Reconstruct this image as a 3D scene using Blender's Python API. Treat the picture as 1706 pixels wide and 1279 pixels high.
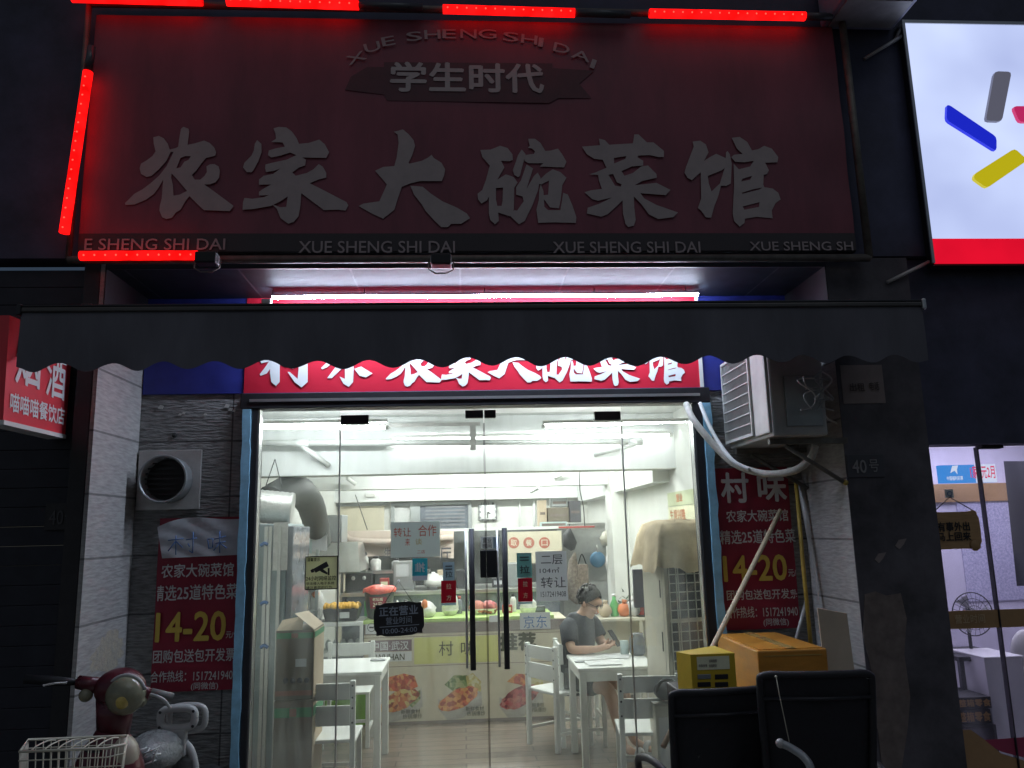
import bpy, math, random
from mathutils import Vector, Matrix
from mathutils.geometry import tessellate_polygon
random.seed(7)
R_ = math.radians
sc = bpy.context.scene
for o in list(bpy.data.objects): bpy.data.objects.remove(o)
COL = sc.collection

# ---------------------------------------------------------------- camera
F_PX, CX, CY = 1320.0, 853.0, 639.5
YAW, PITCH, ROLL = R_(3.7), R_(10.45), R_(-1.4)
CAM = Vector((0, -4.9, 1.77))
_f = Vector((math.sin(YAW)*math.cos(PITCH), math.cos(YAW)*math.cos(PITCH), math.sin(PITCH)))
_r = Vector((math.cos(YAW), -math.sin(YAW), 0)); _u = _r.cross(_f)
RT = _r*math.cos(ROLL) + _u*math.sin(ROLL); UP = -_r*math.sin(ROLL) + _u*math.cos(ROLL)
cd = bpy.data.cameras.new('camera'); cam = bpy.data.objects.new('camera', cd); COL.objects.link(cam)
cd.sensor_width = 36; cd.lens = 36*F_PX/1706; cd.clip_end = 500; cd.clip_start = 0.05
cam.matrix_world = Matrix(((RT.x, UP.x, -_f.x, CAM.x), (RT.y, UP.y, -_f.y, CAM.y), (RT.z, UP.z, -_f.z, CAM.z), (0, 0, 0, 1)))
sc.camera = cam
def ray(px, py): return RT*((px-CX)/F_PX) + UP*((CY-py)/F_PX) + _f
def W(px, py, Y):
    d = ray(px, py); return CAM + d*((Y-CAM.y)/d.y)
def WX(px, py, X):
    d = ray(px, py); return CAM + d*((X-CAM.x)/d.x)
def rp(x0, y0, x1, y1, Y):
    cx, cy = (x0+x1)/2, (y0+y1)/2
    return W(x0, cy, Y).x, W(x1, cy, Y).x, W(cx, y1, Y).z, W(cx, y0, Y).z

# ---------------------------------------------------------------- world, sun, exposure
SKY, SUN = 0.0165, 0.13
w = bpy.data.worlds.new('World'); sc.world = w; w.use_nodes = True
nt = w.node_tree; sky = nt.nodes.new('ShaderNodeTexSky'); sky.sky_type = 'NISHITA'; sky.sun_disc = False
sky.sun_elevation = R_(52); sky.sun_rotation = R_(205)
bg = nt.nodes['Background']; bg.inputs['Strength'].default_value = SKY
nt.links.new(sky.outputs[0], bg.inputs['Color'])
sl = bpy.data.lights.new('sky_glow', 'SUN'); sl.energy = SUN; sl.angle = R_(30); sl.color = (.86, .92, 1)
so = bpy.data.objects.new('sky_glow', sl); COL.objects.link(so); so.location = (2, -8, 6)
so.rotation_euler = Vector((-.42, 1, -1.39)).to_track_quat('-Z', 'Y').to_euler()
vs = sc.view_settings; vs.view_transform = 'Standard'; vs.look = 'None'; vs.gamma = 1; vs.exposure = 0
cy = sc.cycles; cy.use_denoising = True; cy.max_bounces = 8; cy.diffuse_bounces = 5; cy.glossy_bounces = 4
cy.transparent_max_bounces = 24; cy.sample_clamp_indirect = 6; cy.caustics_reflective = False; cy.caustics_refractive = False

# ---------------------------------------------------------------- materials
def mat(name, col, rough=.6, metal=0, var=.12, scale=9, bump=0, spec=.5, stretch=None, col2=None, coord='Object'):
    m = bpy.data.materials.new(name); m.use_nodes = True; n = m.node_tree; L = n.links.new
    b = n.nodes['Principled BSDF']; b.inputs['Roughness'].default_value = rough; b.inputs['Metallic'].default_value = metal
    b.inputs['Specular IOR Level'].default_value = spec
    tc = n.nodes.new('ShaderNodeTexCoord'); src = tc.outputs[coord]
    if stretch:
        mp = n.nodes.new('ShaderNodeMapping'); mp.inputs['Scale'].default_value = stretch; L(src, mp.inputs[0]); src = mp.outputs[0]
    no = n.nodes.new('ShaderNodeTexNoise'); no.inputs['Scale'].default_value = scale; no.inputs['Detail'].default_value = 7; no.inputs['Roughness'].default_value = .65
    L(src, no.inputs['Vector'])
    cr = n.nodes.new('ShaderNodeValToRGB'); cr.color_ramp.elements[0].position = .3; cr.color_ramp.elements[1].position = .7
    c2 = col2 or tuple(min(1, c*(1+var)) for c in col)
    c1 = tuple(c*(1-var) for c in col) if not col2 else col
    cr.color_ramp.elements[0].color = (*c1, 1); cr.color_ramp.elements[1].color = (*c2, 1)
    L(no.outputs['Fac'], cr.inputs[0]); L(cr.outputs[0], b.inputs['Base Color'])
    if var and not metal:
        mr = n.nodes.new('ShaderNodeMapRange'); mr.inputs['To Min'].default_value = max(0, rough-.12); mr.inputs['To Max'].default_value = min(1, rough+.12)
        L(no.outputs['Fac'], mr.inputs['Value']); L(mr.outputs[0], b.inputs['Roughness'])
    if bump:
        bp = n.nodes.new('ShaderNodeBump'); bp.inputs['Strength'].default_value = bump; bp.inputs['Distance'].default_value = .02
        L(no.outputs['Fac'], bp.inputs['Height']); L(bp.outputs[0], b.inputs['Normal'])
    return m
def emis(name, col, st):
    m = bpy.data.materials.new(name); m.use_nodes = True; n = m.node_tree
    n.nodes.remove(n.nodes['Principled BSDF']); e = n.nodes.new('ShaderNodeEmission')
    e.inputs[0].default_value = (*col, 1); e.inputs[1].default_value = st
    n.links.new(e.outputs[0], n.nodes['Material Output'].inputs[0]); return m
def glassm(name, tint=(.95, .97, .96), refl=.085, haze=.028):
    m = bpy.data.materials.new(name); m.use_nodes = True; n = m.node_tree; L = n.links.new
    n.nodes.remove(n.nodes['Principled BSDF'])
    tr = n.nodes.new('ShaderNodeBsdfTransparent'); tr.inputs[0].default_value = (*tint, 1)
    gl = n.nodes.new('ShaderNodeBsdfGlossy'); gl.inputs['Roughness'].default_value = .03
    df = n.nodes.new('ShaderNodeBsdfTranslucent'); df.inputs[0].default_value = (.8, .85, .83, 1)
    lw = n.nodes.new('ShaderNodeLayerWeight'); lw.inputs[0].default_value = .25
    mr = n.nodes.new('ShaderNodeMapRange'); mr.inputs['To Min'].default_value = refl*.6; mr.inputs['To Max'].default_value = min(1, refl*7)
    L(lw.outputs['Facing'], mr.inputs['Value'])
    m1 = n.nodes.new('ShaderNodeMixShader'); L(mr.outputs[0], m1.inputs[0]); L(tr.outputs[0], m1.inputs[1]); L(gl.outputs[0], m1.inputs[2])
    tc = n.nodes.new('ShaderNodeTexCoord'); mp = n.nodes.new('ShaderNodeMapping'); mp.inputs['Scale'].default_value = (5, 1, .7); L(tc.outputs['Object'], mp.inputs[0])
    no = n.nodes.new('ShaderNodeTexNoise'); no.inputs['Scale'].default_value = 2.2; no.inputs['Detail'].default_value = 8; L(mp.outputs[0], no.inputs['Vector'])
    r2 = n.nodes.new('ShaderNodeMapRange'); r2.inputs['From Min'].default_value = .35; r2.inputs['From Max'].default_value = .75
    r2.inputs['To Min'].default_value = haze*.4; r2.inputs['To Max'].default_value = haze*3; L(no.outputs['Fac'], r2.inputs['Value'])
    m2 = n.nodes.new('ShaderNodeMixShader'); L(r2.outputs[0], m2.inputs[0]); L(m1.outputs[0], m2.inputs[1]); L(df.outputs[0], m2.inputs[2])
    L(m2.outputs[0], n.nodes['Material Output'].inputs[0]); return m
def thinm(name, col, tr=.55, scale=6):
    m = mat(name, col, .8, var=.06, scale=scale); n = m.node_tree; L = n.links.new; b = n.nodes['Principled BSDF']
    t = n.nodes.new('ShaderNodeBsdfTranslucent'); t.inputs[0].default_value = (*[min(1, c*1.1) for c in col], 1); x = n.nodes.new('ShaderNodeMixShader'); x.inputs[0].default_value = tr
    L(b.outputs[0], x.inputs[1]); L(t.outputs[0], x.inputs[2]); L(x.outputs[0], n.nodes['Material Output'].inputs[0]); return m
def tilem(name, c1, c2, mortar, scale, bw, rh, ms=.012, bump=.6, rough=.6, axes='XZ', grain=30, gst=(1, 1, 1), gb=.3, offset=.5, lohi=(.45, 1)):
    """brick / tile / plank material laid in world units"""
    m = bpy.data.materials.new(name); m.use_nodes = True; n = m.node_tree; L = n.links.new; b = n.nodes['Principled BSDF']
    b.inputs['Roughness'].default_value = rough
    tc = n.nodes.new('ShaderNodeTexCoord'); sp = n.nodes.new('ShaderNodeSeparateXYZ'); cb = n.nodes.new('ShaderNodeCombineXYZ')
    L(tc.outputs['Object'], sp.inputs[0]); L(sp.outputs[axes[0]], cb.inputs[0]); L(sp.outputs[axes[1]], cb.inputs[1])
    br = n.nodes.new('ShaderNodeTexBrick'); br.inputs['Scale'].default_value = scale; br.inputs['Brick Width'].default_value = bw; br.inputs['Row Height'].default_value = rh
    br.inputs['Mortar Size'].default_value = ms; br.inputs['Color1'].default_value = (*c1, 1); br.inputs['Color2'].default_value = (*c2, 1); br.inputs['Mortar'].default_value = (*mortar, 1); br.offset = offset
    L(cb.outputs[0], br.inputs['Vector'])
    mp = n.nodes.new('ShaderNodeMapping'); mp.inputs['Scale'].default_value = gst; L(tc.outputs['Object'], mp.inputs[0])
    no = n.nodes.new('ShaderNodeTexNoise'); no.inputs['Scale'].default_value = grain; no.inputs['Detail'].default_value = 8; L(mp.outputs[0], no.inputs['Vector'])
    mx = n.nodes.new('ShaderNodeMix'); mx.data_type = 'RGBA'; mx.blend_type = 'MULTIPLY'; mx.inputs[0].default_value = .8
    cr = n.nodes.new('ShaderNodeValToRGB'); cr.color_ramp.elements[0].position = .3; cr.color_ramp.elements[0].color = (lohi[0],)*3+(1,); cr.color_ramp.elements[1].position = .68
    L(no.outputs['Fac'], cr.inputs[0]); L(br.outputs['Color'], mx.inputs[6]); L(cr.outputs[0], mx.inputs[7]); L(mx.outputs[2], b.inputs['Base Color'])
    ad = n.nodes.new('ShaderNodeMath'); ad.operation = 'MULTIPLY_ADD'; ad.inputs[1].default_value = gb
    iv = n.nodes.new('ShaderNodeMath'); iv.operation = 'SUBTRACT'; iv.inputs[0].default_value = 1; L(br.outputs['Fac'], iv.inputs[1])
    L(no.outputs['Fac'], ad.inputs[0]); L(iv.outputs[0], ad.inputs[2])
    bp = n.nodes.new('ShaderNodeBump'); bp.inputs['Strength'].default_value = bump; bp.inputs['Distance'].default_value = .02; L(ad.outputs[0], bp.inputs['Height']); L(bp.outputs[0], b.inputs['Normal'])
    return m
def foodm(name, cols, scale=30):
    m = bpy.data.materials.new(name); m.use_nodes = True; n = m.node_tree; L = n.links.new; b = n.nodes['Principled BSDF']; b.inputs['Roughness'].default_value = .5
    tc = n.nodes.new('ShaderNodeTexCoord'); vo = n.nodes.new('ShaderNodeTexVoronoi'); vo.inputs['Scale'].default_value = scale; L(tc.outputs['Object'], vo.inputs['Vector'])
    no = n.nodes.new('ShaderNodeTexNoise'); no.inputs['Scale'].default_value = scale*.8; no.inputs['Detail'].default_value = 6; L(tc.outputs['Object'], no.inputs['Vector'])
    sp = n.nodes.new('ShaderNodeSeparateColor'); L(vo.outputs['Color'], sp.inputs[0])
    ad = n.nodes.new('ShaderNodeMath'); ad.operation = 'MULTIPLY_ADD'; ad.inputs[1].default_value = .8; L(sp.outputs[0], ad.inputs[0])
    ml = n.nodes.new('ShaderNodeMath'); ml.operation = 'MULTIPLY'; ml.inputs[1].default_value = .3; L(no.outputs['Fac'], ml.inputs[0]); L(ml.outputs[0], ad.inputs[2])
    cr = n.nodes.new('ShaderNodeValToRGB'); e = cr.color_ramp.elements
    while len(e) < len(cols): e.new(.5)
    for i, c in enumerate(cols): e[i].position = .12+.76*i/(len(cols)-1); e[i].color = (*c, 1)
    L(ad.outputs[0], cr.inputs[0]); L(cr.outputs[0], b.inputs['Base Color']); return m

M = {}
M['concrete'] = mat('concrete', (.22, .21, .2), .85, bump=.3, scale=14)
M['asphalt'] = mat('asphalt', (.05, .05, .052), .9, bump=.4, scale=60)
M['dark_wall'] = mat('dark_render', (.055, .058, .098), .7, var=.4, scale=4, bump=.15)
M['column_wall'] = mat('grimy_column_paint', (.085, .08, .09), .8, var=.55, scale=3, bump=.2)
M['rock'] = tilem('split_face_tile', (.40, .40, .385), (.32, .32, .31), (.12, .12, .12), 1, 1.4, .335, .005, 1.0, .75, 'XZ', 17, (.8, 1, 4.2), 1.3, 0, (.3, .95))
M['rockY'] = tilem('cut_stone_tile', (.46, .45, .43), (.40, .395, .38), (.2, .2, .19), 1, .8, .335, .006, .5, .8, 'YZ', 24, (1, .5, 3), .35, 0, (.6, 1))
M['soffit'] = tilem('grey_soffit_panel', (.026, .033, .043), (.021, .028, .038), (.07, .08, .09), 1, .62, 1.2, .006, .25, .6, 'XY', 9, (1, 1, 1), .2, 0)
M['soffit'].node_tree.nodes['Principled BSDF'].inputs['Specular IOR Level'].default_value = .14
M['blue_board'] = mat('blue_board', (.03, .04, .26), .4, var=.2)
M['red_board'] = mat('red_banner_vinyl', (.62, .018, .045), .4, var=.06, scale=3)
M['white_vinyl'] = mat('white_vinyl_letter', (.82, .83, .82), .5, var=.04)
M['sign_red'] = mat('faded_red_sign_cloth', (.24, .062, .088), .55, var=.26, scale=2.2, stretch=(1.6, 1, .5), bump=.06)
M['sign_black'] = mat('black_sign_band', (.05, .042, .046), .6)
M['sign_letter'] = mat('dim_white_letter', (.45, .385, .37), .6, var=.1)
M['sign_letter2'] = mat('small_grey_letter', (.42, .35, .35), .6, var=.1)
M['frame_dark'] = mat('dark_metal', (.03, .03, .034), .45, .3, var=.25)
M['frame_rust'] = mat('weathered_tube_metal', (.15, .14, .12), .55, .4, var=.35, scale=14)
M['alu'] = mat('brushed_aluminium', (.55, .55, .54), .35, .85, var=.1, stretch=(1, 1, 20))
M['steel'] = mat('stainless_steel', (.6, .6, .58), .28, .9, var=.12, scale=5)
M['awning'] = mat('black_awning_fabric', (.125, .125, .145), .85, var=.34, scale=2.2, bump=.3, stretch=(1, 1, .25))
M['blue_trim'] = mat('pale_blue_paint', (.28, .56, .74), .5, var=.22, scale=11)
M['black'] = mat('black_plastic', (.013, .013, .015), .58, var=.2)
M['black_rough'] = mat('black_mesh_fabric', (.011, .011, .014), .8, var=.3, scale=40, bump=.2)
M['wall_in'] = mat('white_interior_paint', (.74, .75, .715), .75, var=.06, scale=2.5)
M['ceil_in'] = mat('white_ceiling_paint', (.72, .74, .73), .8, var=.05, scale=2)
M['floor_in'] = tilem('grey_wood_plank', (.26, .21, .165), (.165, .135, .11), (.06, .05, .045), 1, 1.1, .14, .006, .2, .38, 'XY', 7, (1, 9, 1), .3)
M['pvc'] = mat('white_pvc', (.72, .74, .72), .35, var=.05)
M['white_paint'] = mat('white_painted_wood', (.78, .80, .77), .45, var=.06, scale=6)
M['white_plastic'] = mat('white_plastic', (.74, .74, .71), .4, var=.05)
M['ac_cream'] = mat('aged_cream_plastic', (.62, .60, .50), .45, var=.1, scale=4)
M['ac_white'] = mat('dusty_white_metal', (.50, .50, .465), .5, var=.16, scale=7)
M['grille_dark'] = mat('dark_grille_void', (.03, .03, .03), .7)
M['hose'] = mat('wrapped_insulation_tape', (.50, .49, .43), .7, var=.2, scale=26, bump=.4)
M['paper'] = mat('white_paper', (.70, .72, .72), .8, var=.05)
M['paper_blue'] = mat('bluish_paper', (.42, .52, .52), .8, var=.06)
M['paper_grey'] = mat('grey_white_paper', (.50, .51, .53), .8, var=.06)
M['thin_paper'] = thinm('thin_grey_paper', (.66, .70, .68))
M['thin_white'] = thinm('thin_white_paper', (.74, .75, .76))
M['red_ink'] = mat('red_marker_ink', (.55, .06, .03), .7)
M['dark_ink'] = mat('dark_marker_ink', (.06, .06, .07), .7)
M['blue_ink'] = mat('blue_marker_ink', (.06, .14, .32), .7)
M['poster'] = mat('crimson_poster_vinyl', (.27, .012, .035), .45, var=.14, scale=4, bump=.12)
M['poster_white'] = mat('poster_white_letter', (.60, .58, .56), .55)
M['yellow_ink'] = mat('yellow_letter', (.60, .43, .07), .5)
M['galv'] = mat('galvanised_plate', (.50, .49, .47), .5, .3, var=.25, scale=6)
M['orange_box'] = mat('glossy_orange_carton', (.55, .24, .035), .35, var=.2, scale=4, bump=.12, stretch=(1, 1, 4))
M['yellow_plastic'] = mat('yellow_plastic', (.60, .42, .035), .38, var=.08)
M['label'] = mat('cream_label', (.80, .80, .55), .6)
M['card'] = mat('brown_card', (.46, .38, .28), .8, var=.1, scale=6)
M['card2'] = mat('grey_brown_carton', (.15, .13, .10), .75, var=.12, scale=5)
M['wood'] = mat('raw_wood_stick', (.55, .44, .29), .6, var=.15, stretch=(8, 8, 1))
M['bamboo'] = mat('yellow_pole', (.52, .36, .07), .5, var=.2)
M['green'] = mat('green_print', (.05, .22, .10), .6)
M['red_print'] = mat('red_print', (.35, .06, .05), .6)
M['crimson'] = mat('crimson_gloss_paint', (.085, .013, .02), .3, var=.12)
M['headlamp'] = mat('headlamp_lens', (.23, .225, .15), .12, var=.15, scale=30)
M['chrome'] = mat('chrome', (.7, .7, .7), .15, 1, var=.05)
M['wire'] = mat('cream_coated_wire', (.62, .58, .46), .45, var=.1)
M['bike_white'] = mat('white_moulded_plastic', (.40, .40, .39), .4, var=.08)
M['film'] = mat('crumpled_clear_film', (.20, .21, .205), .12, var=.5, scale=10, bump=1.0)
M['skin'] = mat('skin', (.50, .31, .22), .55, var=.08)
M['hair'] = mat('black_hair', (.018, .016, .016), .5, var=.3, scale=60, bump=.4)
M['shirt'] = mat('dark_blue_grey_shirt', (.026, .03, .038), .85, var=.4, scale=26)
M['shorts'] = mat('black_shorts', (.022, .024, .03), .85, var=.2)
M['grey_metal'] = mat('grey_sheet_metal', (.33, .35, .35), .4, .5, var=.15, scale=4)
M['cooler'] = mat('pale_cooler_body', (.26, .32, .34), .35, var=.08)
M['pink_sheet'] = mat('pinkish_beige_cloth', (.62, .52, .45), .85, var=.07, scale=3, bump=.15)
M['counter_top'] = mat('green_tinted_counter', (.45, .62, .20), .35, var=.1)
M['counter_beige'] = mat('beige_printed_panel', (.62, .57, .44), .45, var=.06)
M['counter_grey'] = mat('taupe_band', (.25, .21, .19), .6)
M['lime'] = mat('lime_printed_band', (.66, .66, .26), .5, var=.05)
M['mauve'] = mat('mauve_printed_box', (.22, .16, .18), .6)
M['brush_ink'] = mat('olive_black_ink', (.06, .06, .03), .6)
M['tray'] = mat('printed_tray_grey', (.45, .43, .38), .6, var=.2, scale=12)
M['food_a'] = foodm('spicy_noodle_print', [(.16, .04, .02), (.5, .12, .05), (.62, .3, .1), (.62, .5, .2)])
M['food_b'] = foodm('chilli_chicken_print', [(.25, .04, .03), (.6, .12, .06), (.72, .36, .12), (.3, .05, .03)])
M['food_c'] = foodm('braised_meat_print', [(.1, .06, .04), (.42, .06, .07), (.55, .2, .16), (.16, .02, .03)])
M['food_g'] = foodm('greens_print', [(.05, .1, .03), (.2, .28, .1), (.4, .42, .22)], 34)
M['food_y'] = foodm('yellow_side_print', [(.45, .32, .1), (.62, .55, .2), (.66, .62, .4)], 34)
M['egg'] = mat('yellow_orange_fruit', (.75, .42, .05), .45, var=.2)
M['bucket'] = mat('black_bucket', (.04, .04, .045), .4)
M['red_film'] = mat('red_plastic_film', (.70, .10, .07), .3, var=.2, bump=.6, scale=12)
M['blue_pot'] = mat('blue_enamel', (.12, .28, .46), .3)
M['cyan_sticker'] = thinm('teal_sticker', (0.06, 0.44, 0.52), .45)
M['pale_blue_sticker'] = thinm('pale_blue_sticker', (0.46, 0.56, 0.62), .45)
M['teal_sticker'] = thinm('grey_teal_sticker', (0.26, 0.48, 0.46), .45)
M['red_sticker'] = thinm('red_pull_sticker', (0.48, 0.012, 0.04), .45)
M['cream_sticker'] = thinm('cream_sticker', (.70, .70, .50), .5)
M['glass'] = glassm('door_glass')
M['glass_n'] = glassm('neighbour_glass', (.9, .9, .96), .06, .012)
M['cover'] = mat('dusty_tan_cloth', (.46, .37, .24), .9, var=.28, scale=7, bump=.35)
M['duct'] = mat('foil_duct', (.62, .62, .60), .35, .6, var=.15, scale=20, bump=.5)
M['window_dark'] = mat('dark_window_glass', (.16, .18, .21), .12, var=.3, scale=5)
M['lilac_wall'] = mat('pale_lilac_wall', (.60, .575, .66), .7, var=.05)
M['speckle'] = mat('speckled_wall_panel', (.30, .30, .42), .6, col2=(.62, .6, .74), scale=55)
M['tan_band'] = mat('tan_shop_band', (.36, .22, .10), .6)
M['brown_sign'] = mat('brown_wooden_board', (.42, .26, .12), .6, var=.2, stretch=(1, 1, 8))
M['poster_dark'] = mat('dark_wall_poster', (.03, .03, .04), .5)
M['bag_clear'] = mat('milky_plastic_bag', (.66, .66, .64), .35, var=.2, bump=.7, scale=14)
M['dark_bag'] = mat('dark_nylon', (.07, .07, .08), .6, var=.3, bump=.4)
M['check'] = mat('brown_check_cloth', (.16, .12, .10), .8, col2=(.4, .34, .28), scale=30)
M['leaf'] = mat('green_bottle_plastic', (.12, .42, .14), .4)
M['orange_blob'] = mat('orange_print', (.62, .2, .08), .5)
M['pinkred'] = mat('dull_red_stamp', (.42, .14, .10), .7)
M['red_floor'] = mat('red_floor_mat', (.32, .04, .09), .8)
M['led_off'] = mat('unlit_led_lens', (.07, .08, .09), .3)
M['shutter'] = mat('dark_roller_slat', (.022, .024, .034), .55, .2, var=.25)
M['scrap'] = mat('torn_paper_scrap', (.17, .14, .125), .9, var=.3, scale=12)
M['notice'] = mat('faded_notice', (.24, .20, .19), .8, var=.12)
E_TUBE = emis('tube_glow', (.94, .985, 1), 116)
E_TUBE2 = emis('tube_glow_dim', (.97, 1, .98), 32)
E_TUBEK = emis('kitchen_tube_glow', (.98, 1, .975), 320)  # for the unseen tubes behind the beams, some added only for brightness
E_LED = emis('cool_led_glow', (.68, .79, 1), 190)
E_RED = emis('red_led_glow', (1, .004, .004), 2.0)
E_REDDOT = emis('red_led_point', (1, .09, .06), 1.6)
E_VIOLET = emis('violet_led_glow', (.20, .16, .6), .5)
E_BOX = emis('lightbox_face_glow', (.72, .82, 1.0), 1.05)
E_BOXRED = emis('lightbox_red_glow', (.85, .006, .03), .9)
E_BOXSIDE = emis('lightbox_edge_glow', (.45, .45, .9), .16)
E_SCREEN = emis('blue_screen_glow', (.05, .32, .80), 1.0)
E_SCREENW = emis('white_screen_glow', (.8, .9, 1), 1.0)
E_SCREENR = emis('red_screen_glow', (.85, .05, .15), 1.0)
E_PANEL = emis('shop_panel_glow', (.84, .81, 1), 7.5)

def uneven(m, sc_, lo, hi, st, col2=None):
    n = m.node_tree; L = n.links.new; e = [q for q in n.nodes if q.type == 'EMISSION'][0]; c = tuple(e.inputs[0].default_value)
    tc = n.nodes.new('ShaderNodeTexCoord'); mp = n.nodes.new('ShaderNodeMapping'); mp.inputs['Scale'].default_value = st; L(tc.outputs['Object'], mp.inputs[0])
    no = n.nodes.new('ShaderNodeTexNoise'); no.inputs['Scale'].default_value = sc_; no.inputs['Detail'].default_value = 3; L(mp.outputs[0], no.inputs['Vector'])
    r_ = n.nodes.new('ShaderNodeMapRange'); r_.inputs['From Min'].default_value = .3; r_.inputs['From Max'].default_value = .7; r_.inputs['To Min'].default_value = lo*e.inputs[1].default_value; r_.inputs['To Max'].default_value = hi*e.inputs[1].default_value
    L(no.outputs['Fac'], r_.inputs['Value']); L(r_.outputs[0], e.inputs[1])
    if col2:
        x = n.nodes.new('ShaderNodeMix'); x.data_type = 'RGBA'; x.inputs[6].default_value = (*col2, 1); x.inputs[7].default_value = c; L(no.outputs['Fac'], x.inputs[0]); L(x.outputs[2], e.inputs[0])
uneven(E_RED, 9, .45, 1.5, (1, 1, 1)); uneven(E_BOX, .9, .8, 1.12, (1, 1, 1.2), (.46, .54, 1)); uneven(E_BOXRED, 2, .85, 1.15, (1, 1, 1))
# ---------------------------------------------------------------- object helpers
ORG = {}
def tag(o, label, cat, group=None, kind=None):
    if label: o['label'] = label
    if cat: o['category'] = cat
    if group: o['group'] = group
    if kind: o['kind'] = kind
    return o
def thing(name, label, cat, loc=(0, 0, 0), group=None, rz=0):
    o = bpy.data.objects.new(name, None); COL.objects.link(o); o.location = loc; o.rotation_euler = (0, 0, rz); o.empty_display_size = .1
    ORG[o.name] = Vector(loc); return tag(o, label, cat, group)
class MB:
    def __init__(s): s.v = []; s.f = []; s.sm = []
    def add(s, vs, fs, smooth=False):
        k = len(s.v); s.v += [tuple(v) for v in vs]
        for f in fs: s.f.append([i+k for i in f]); s.sm.append(smooth)
        return s
    def box(s, x0, x1, y0, y1, z0, z1):
        x0, x1 = sorted((x0, x1)); y0, y1 = sorted((y0, y1)); z0, z1 = sorted((z0, z1))
        v = [(x, y, z) for z in (z0, z1) for y in (y0, y1) for x in (x0, x1)]
        return s.add(v, [(0, 2, 3, 1), (4, 5, 7, 6), (0, 1, 5, 4), (2, 6, 7, 3), (0, 4, 6, 2), (1, 3, 7, 5)])
    def rbox(s, x0, x1, y0, y1, z0, z1, b=.006):
        """box with chamfered edges"""
        x0, x1 = sorted((x0, x1)); y0, y1 = sorted((y0, y1)); z0, z1 = sorted((z0, z1)); b = min(b, (x1-x0)/3, (y1-y0)/3, (z1-z0)/3)
        import bmesh
        bm = bmesh.new(); r = bmesh.ops.create_cube(bm, size=1)
        for v in bm.verts: v.co = Vector(((x0+x1)/2+v.co.x*(x1-x0), (y0+y1)/2+v.co.y*(y1-y0), (z0+z1)/2+v.co.z*(z1-z0)))
        bmesh.ops.bevel(bm, geom=bm.edges[:], offset=b, segments=2, affect='EDGES', profile=.5)
        bm.verts.index_update(); s.add([v.co for v in bm.verts], [[v.index for v in f.verts] for f in bm.faces]); bm.free(); return s
    def hexa(s, p):
        """p: 4 bottom points then 4 top points, same order"""
        return s.add(p, [(3, 2, 1, 0), (4, 5, 6, 7), (0, 1, 5, 4), (1, 2, 6, 5), (2, 3, 7, 6), (3, 0, 4, 7)])
    def tube(s, pts, r, n=10, caps=True, smooth=True):
        pts = [Vector(p) for p in pts]; rs = r if isinstance(r, (list, tuple)) else [r]*len(pts)
        t0 = (pts[1]-pts[0]).normalized(); ref = Vector((0, 0, 1)) if abs(t0.z) < .9 else Vector((1, 0, 0))
        a = t0.cross(ref).normalized(); k = len(s.v); V = []; Fs = []
        for i, p in enumerate(pts):
            t = (pts[min(i+1, len(pts)-1)]-pts[max(i-1, 0)]).normalized()
            a = (a-t*a.dot(t)).normalized(); b = t.cross(a)
            V += [p+(a*math.cos(2*math.pi*j/n)+b*math.sin(2*math.pi*j/n))*rs[i] for j in range(n)]
        for i in range(len(pts)-1):
            for j in range(n): Fs.append((i*n+j, i*n+(j+1) % n, (i+1)*n+(j+1) % n, (i+1)*n+j))
        s.add(V, Fs, smooth)
        if caps:
            s.f.append([k+j for j in range(n)][::-1]); s.sm.append(False); s.f.append([k+(len(pts)-1)*n+j for j in range(n)]); s.sm.append(False)
        return s
    def lathe(s, c, prof, n=20, axis='Z', smooth=True):
        """prof: (radius, height) list"""
        c = Vector(c); V = []; Fs = []
        for r, h in prof:
            for j in range(n):
                a = 2*math.pi*j/n; x, y = r*math.cos(a), r*math.sin(a)
                V.append(c+(Vector((x, y, h)) if axis == 'Z' else Vector((x, h, y)) if axis == 'Y' else Vector((h, x, y))))
        for i in range(len(prof)-1):
            for j in range(n): Fs.append((i*n+j, i*n+(j+1) % n, (i+1)*n+(j+1) % n, (i+1)*n+j))
        flat = len(prof) == 2 and abs(prof[0][1]-prof[1][1]) < 1e-6
        if prof[0][0] > 1e-4 and not flat: Fs.append(tuple(range(n))[::-1])
        if prof[-1][0] > 1e-4 and not flat: Fs.append(tuple((len(prof)-1)*n+j for j in range(n)))
        return s.add(V, Fs, smooth)
    def ball(s, c, r, n=16, m=10, jit=0, smooth=True):
        c = Vector(c); rx, ry, rz = r if isinstance(r, (tuple, list)) else (r, r, r); V = []; Fs = []
        for i in range(m+1):
            ph = math.pi*i/m
            for j in range(n):
                a = 2*math.pi*j/n; q = 1+(random.uniform(-jit, jit) if jit else 0)
                V.append(c+Vector((rx*math.sin(ph)*math.cos(a)*q, ry*math.sin(ph)*math.sin(a)*q, rz*math.cos(ph)*q)))
        for i in range(m):
            for j in range(n): Fs.append((i*n+j, (i+1)*n+j, (i+1)*n+(j+1) % n, i*n+(j+1) % n))
        return s.add(V, Fs, smooth)
    def poly(s, loops, fn, th=0):
        """flat polygon with holes; fn maps 2-D to world; th: (0,-1,0)-side thickness via fn's third value"""
        ls = [[Vector((x, y, 0)) for x, y in l] for l in loops]; fl = [p for l in ls for p in l]
        tr = tessellate_polygon(ls); fr = [fn(p.x, p.y, th) for p in fl]; s.add(fr, [tuple(t) for t in tr])
        if th:
            k = 0
            for l in loops:
                n = len(l); V = [fn(x, y, th) for x, y in l]+[fn(x, y, 0) for x, y in l]
                s.add(V, [(i, (i+1) % n, n+(i+1) % n, n+i) for i in range(n)])
        return s
    def move(s, mtx):
        s.v = [tuple(mtx @ Vector(v)) for v in s.v]; return s
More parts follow.
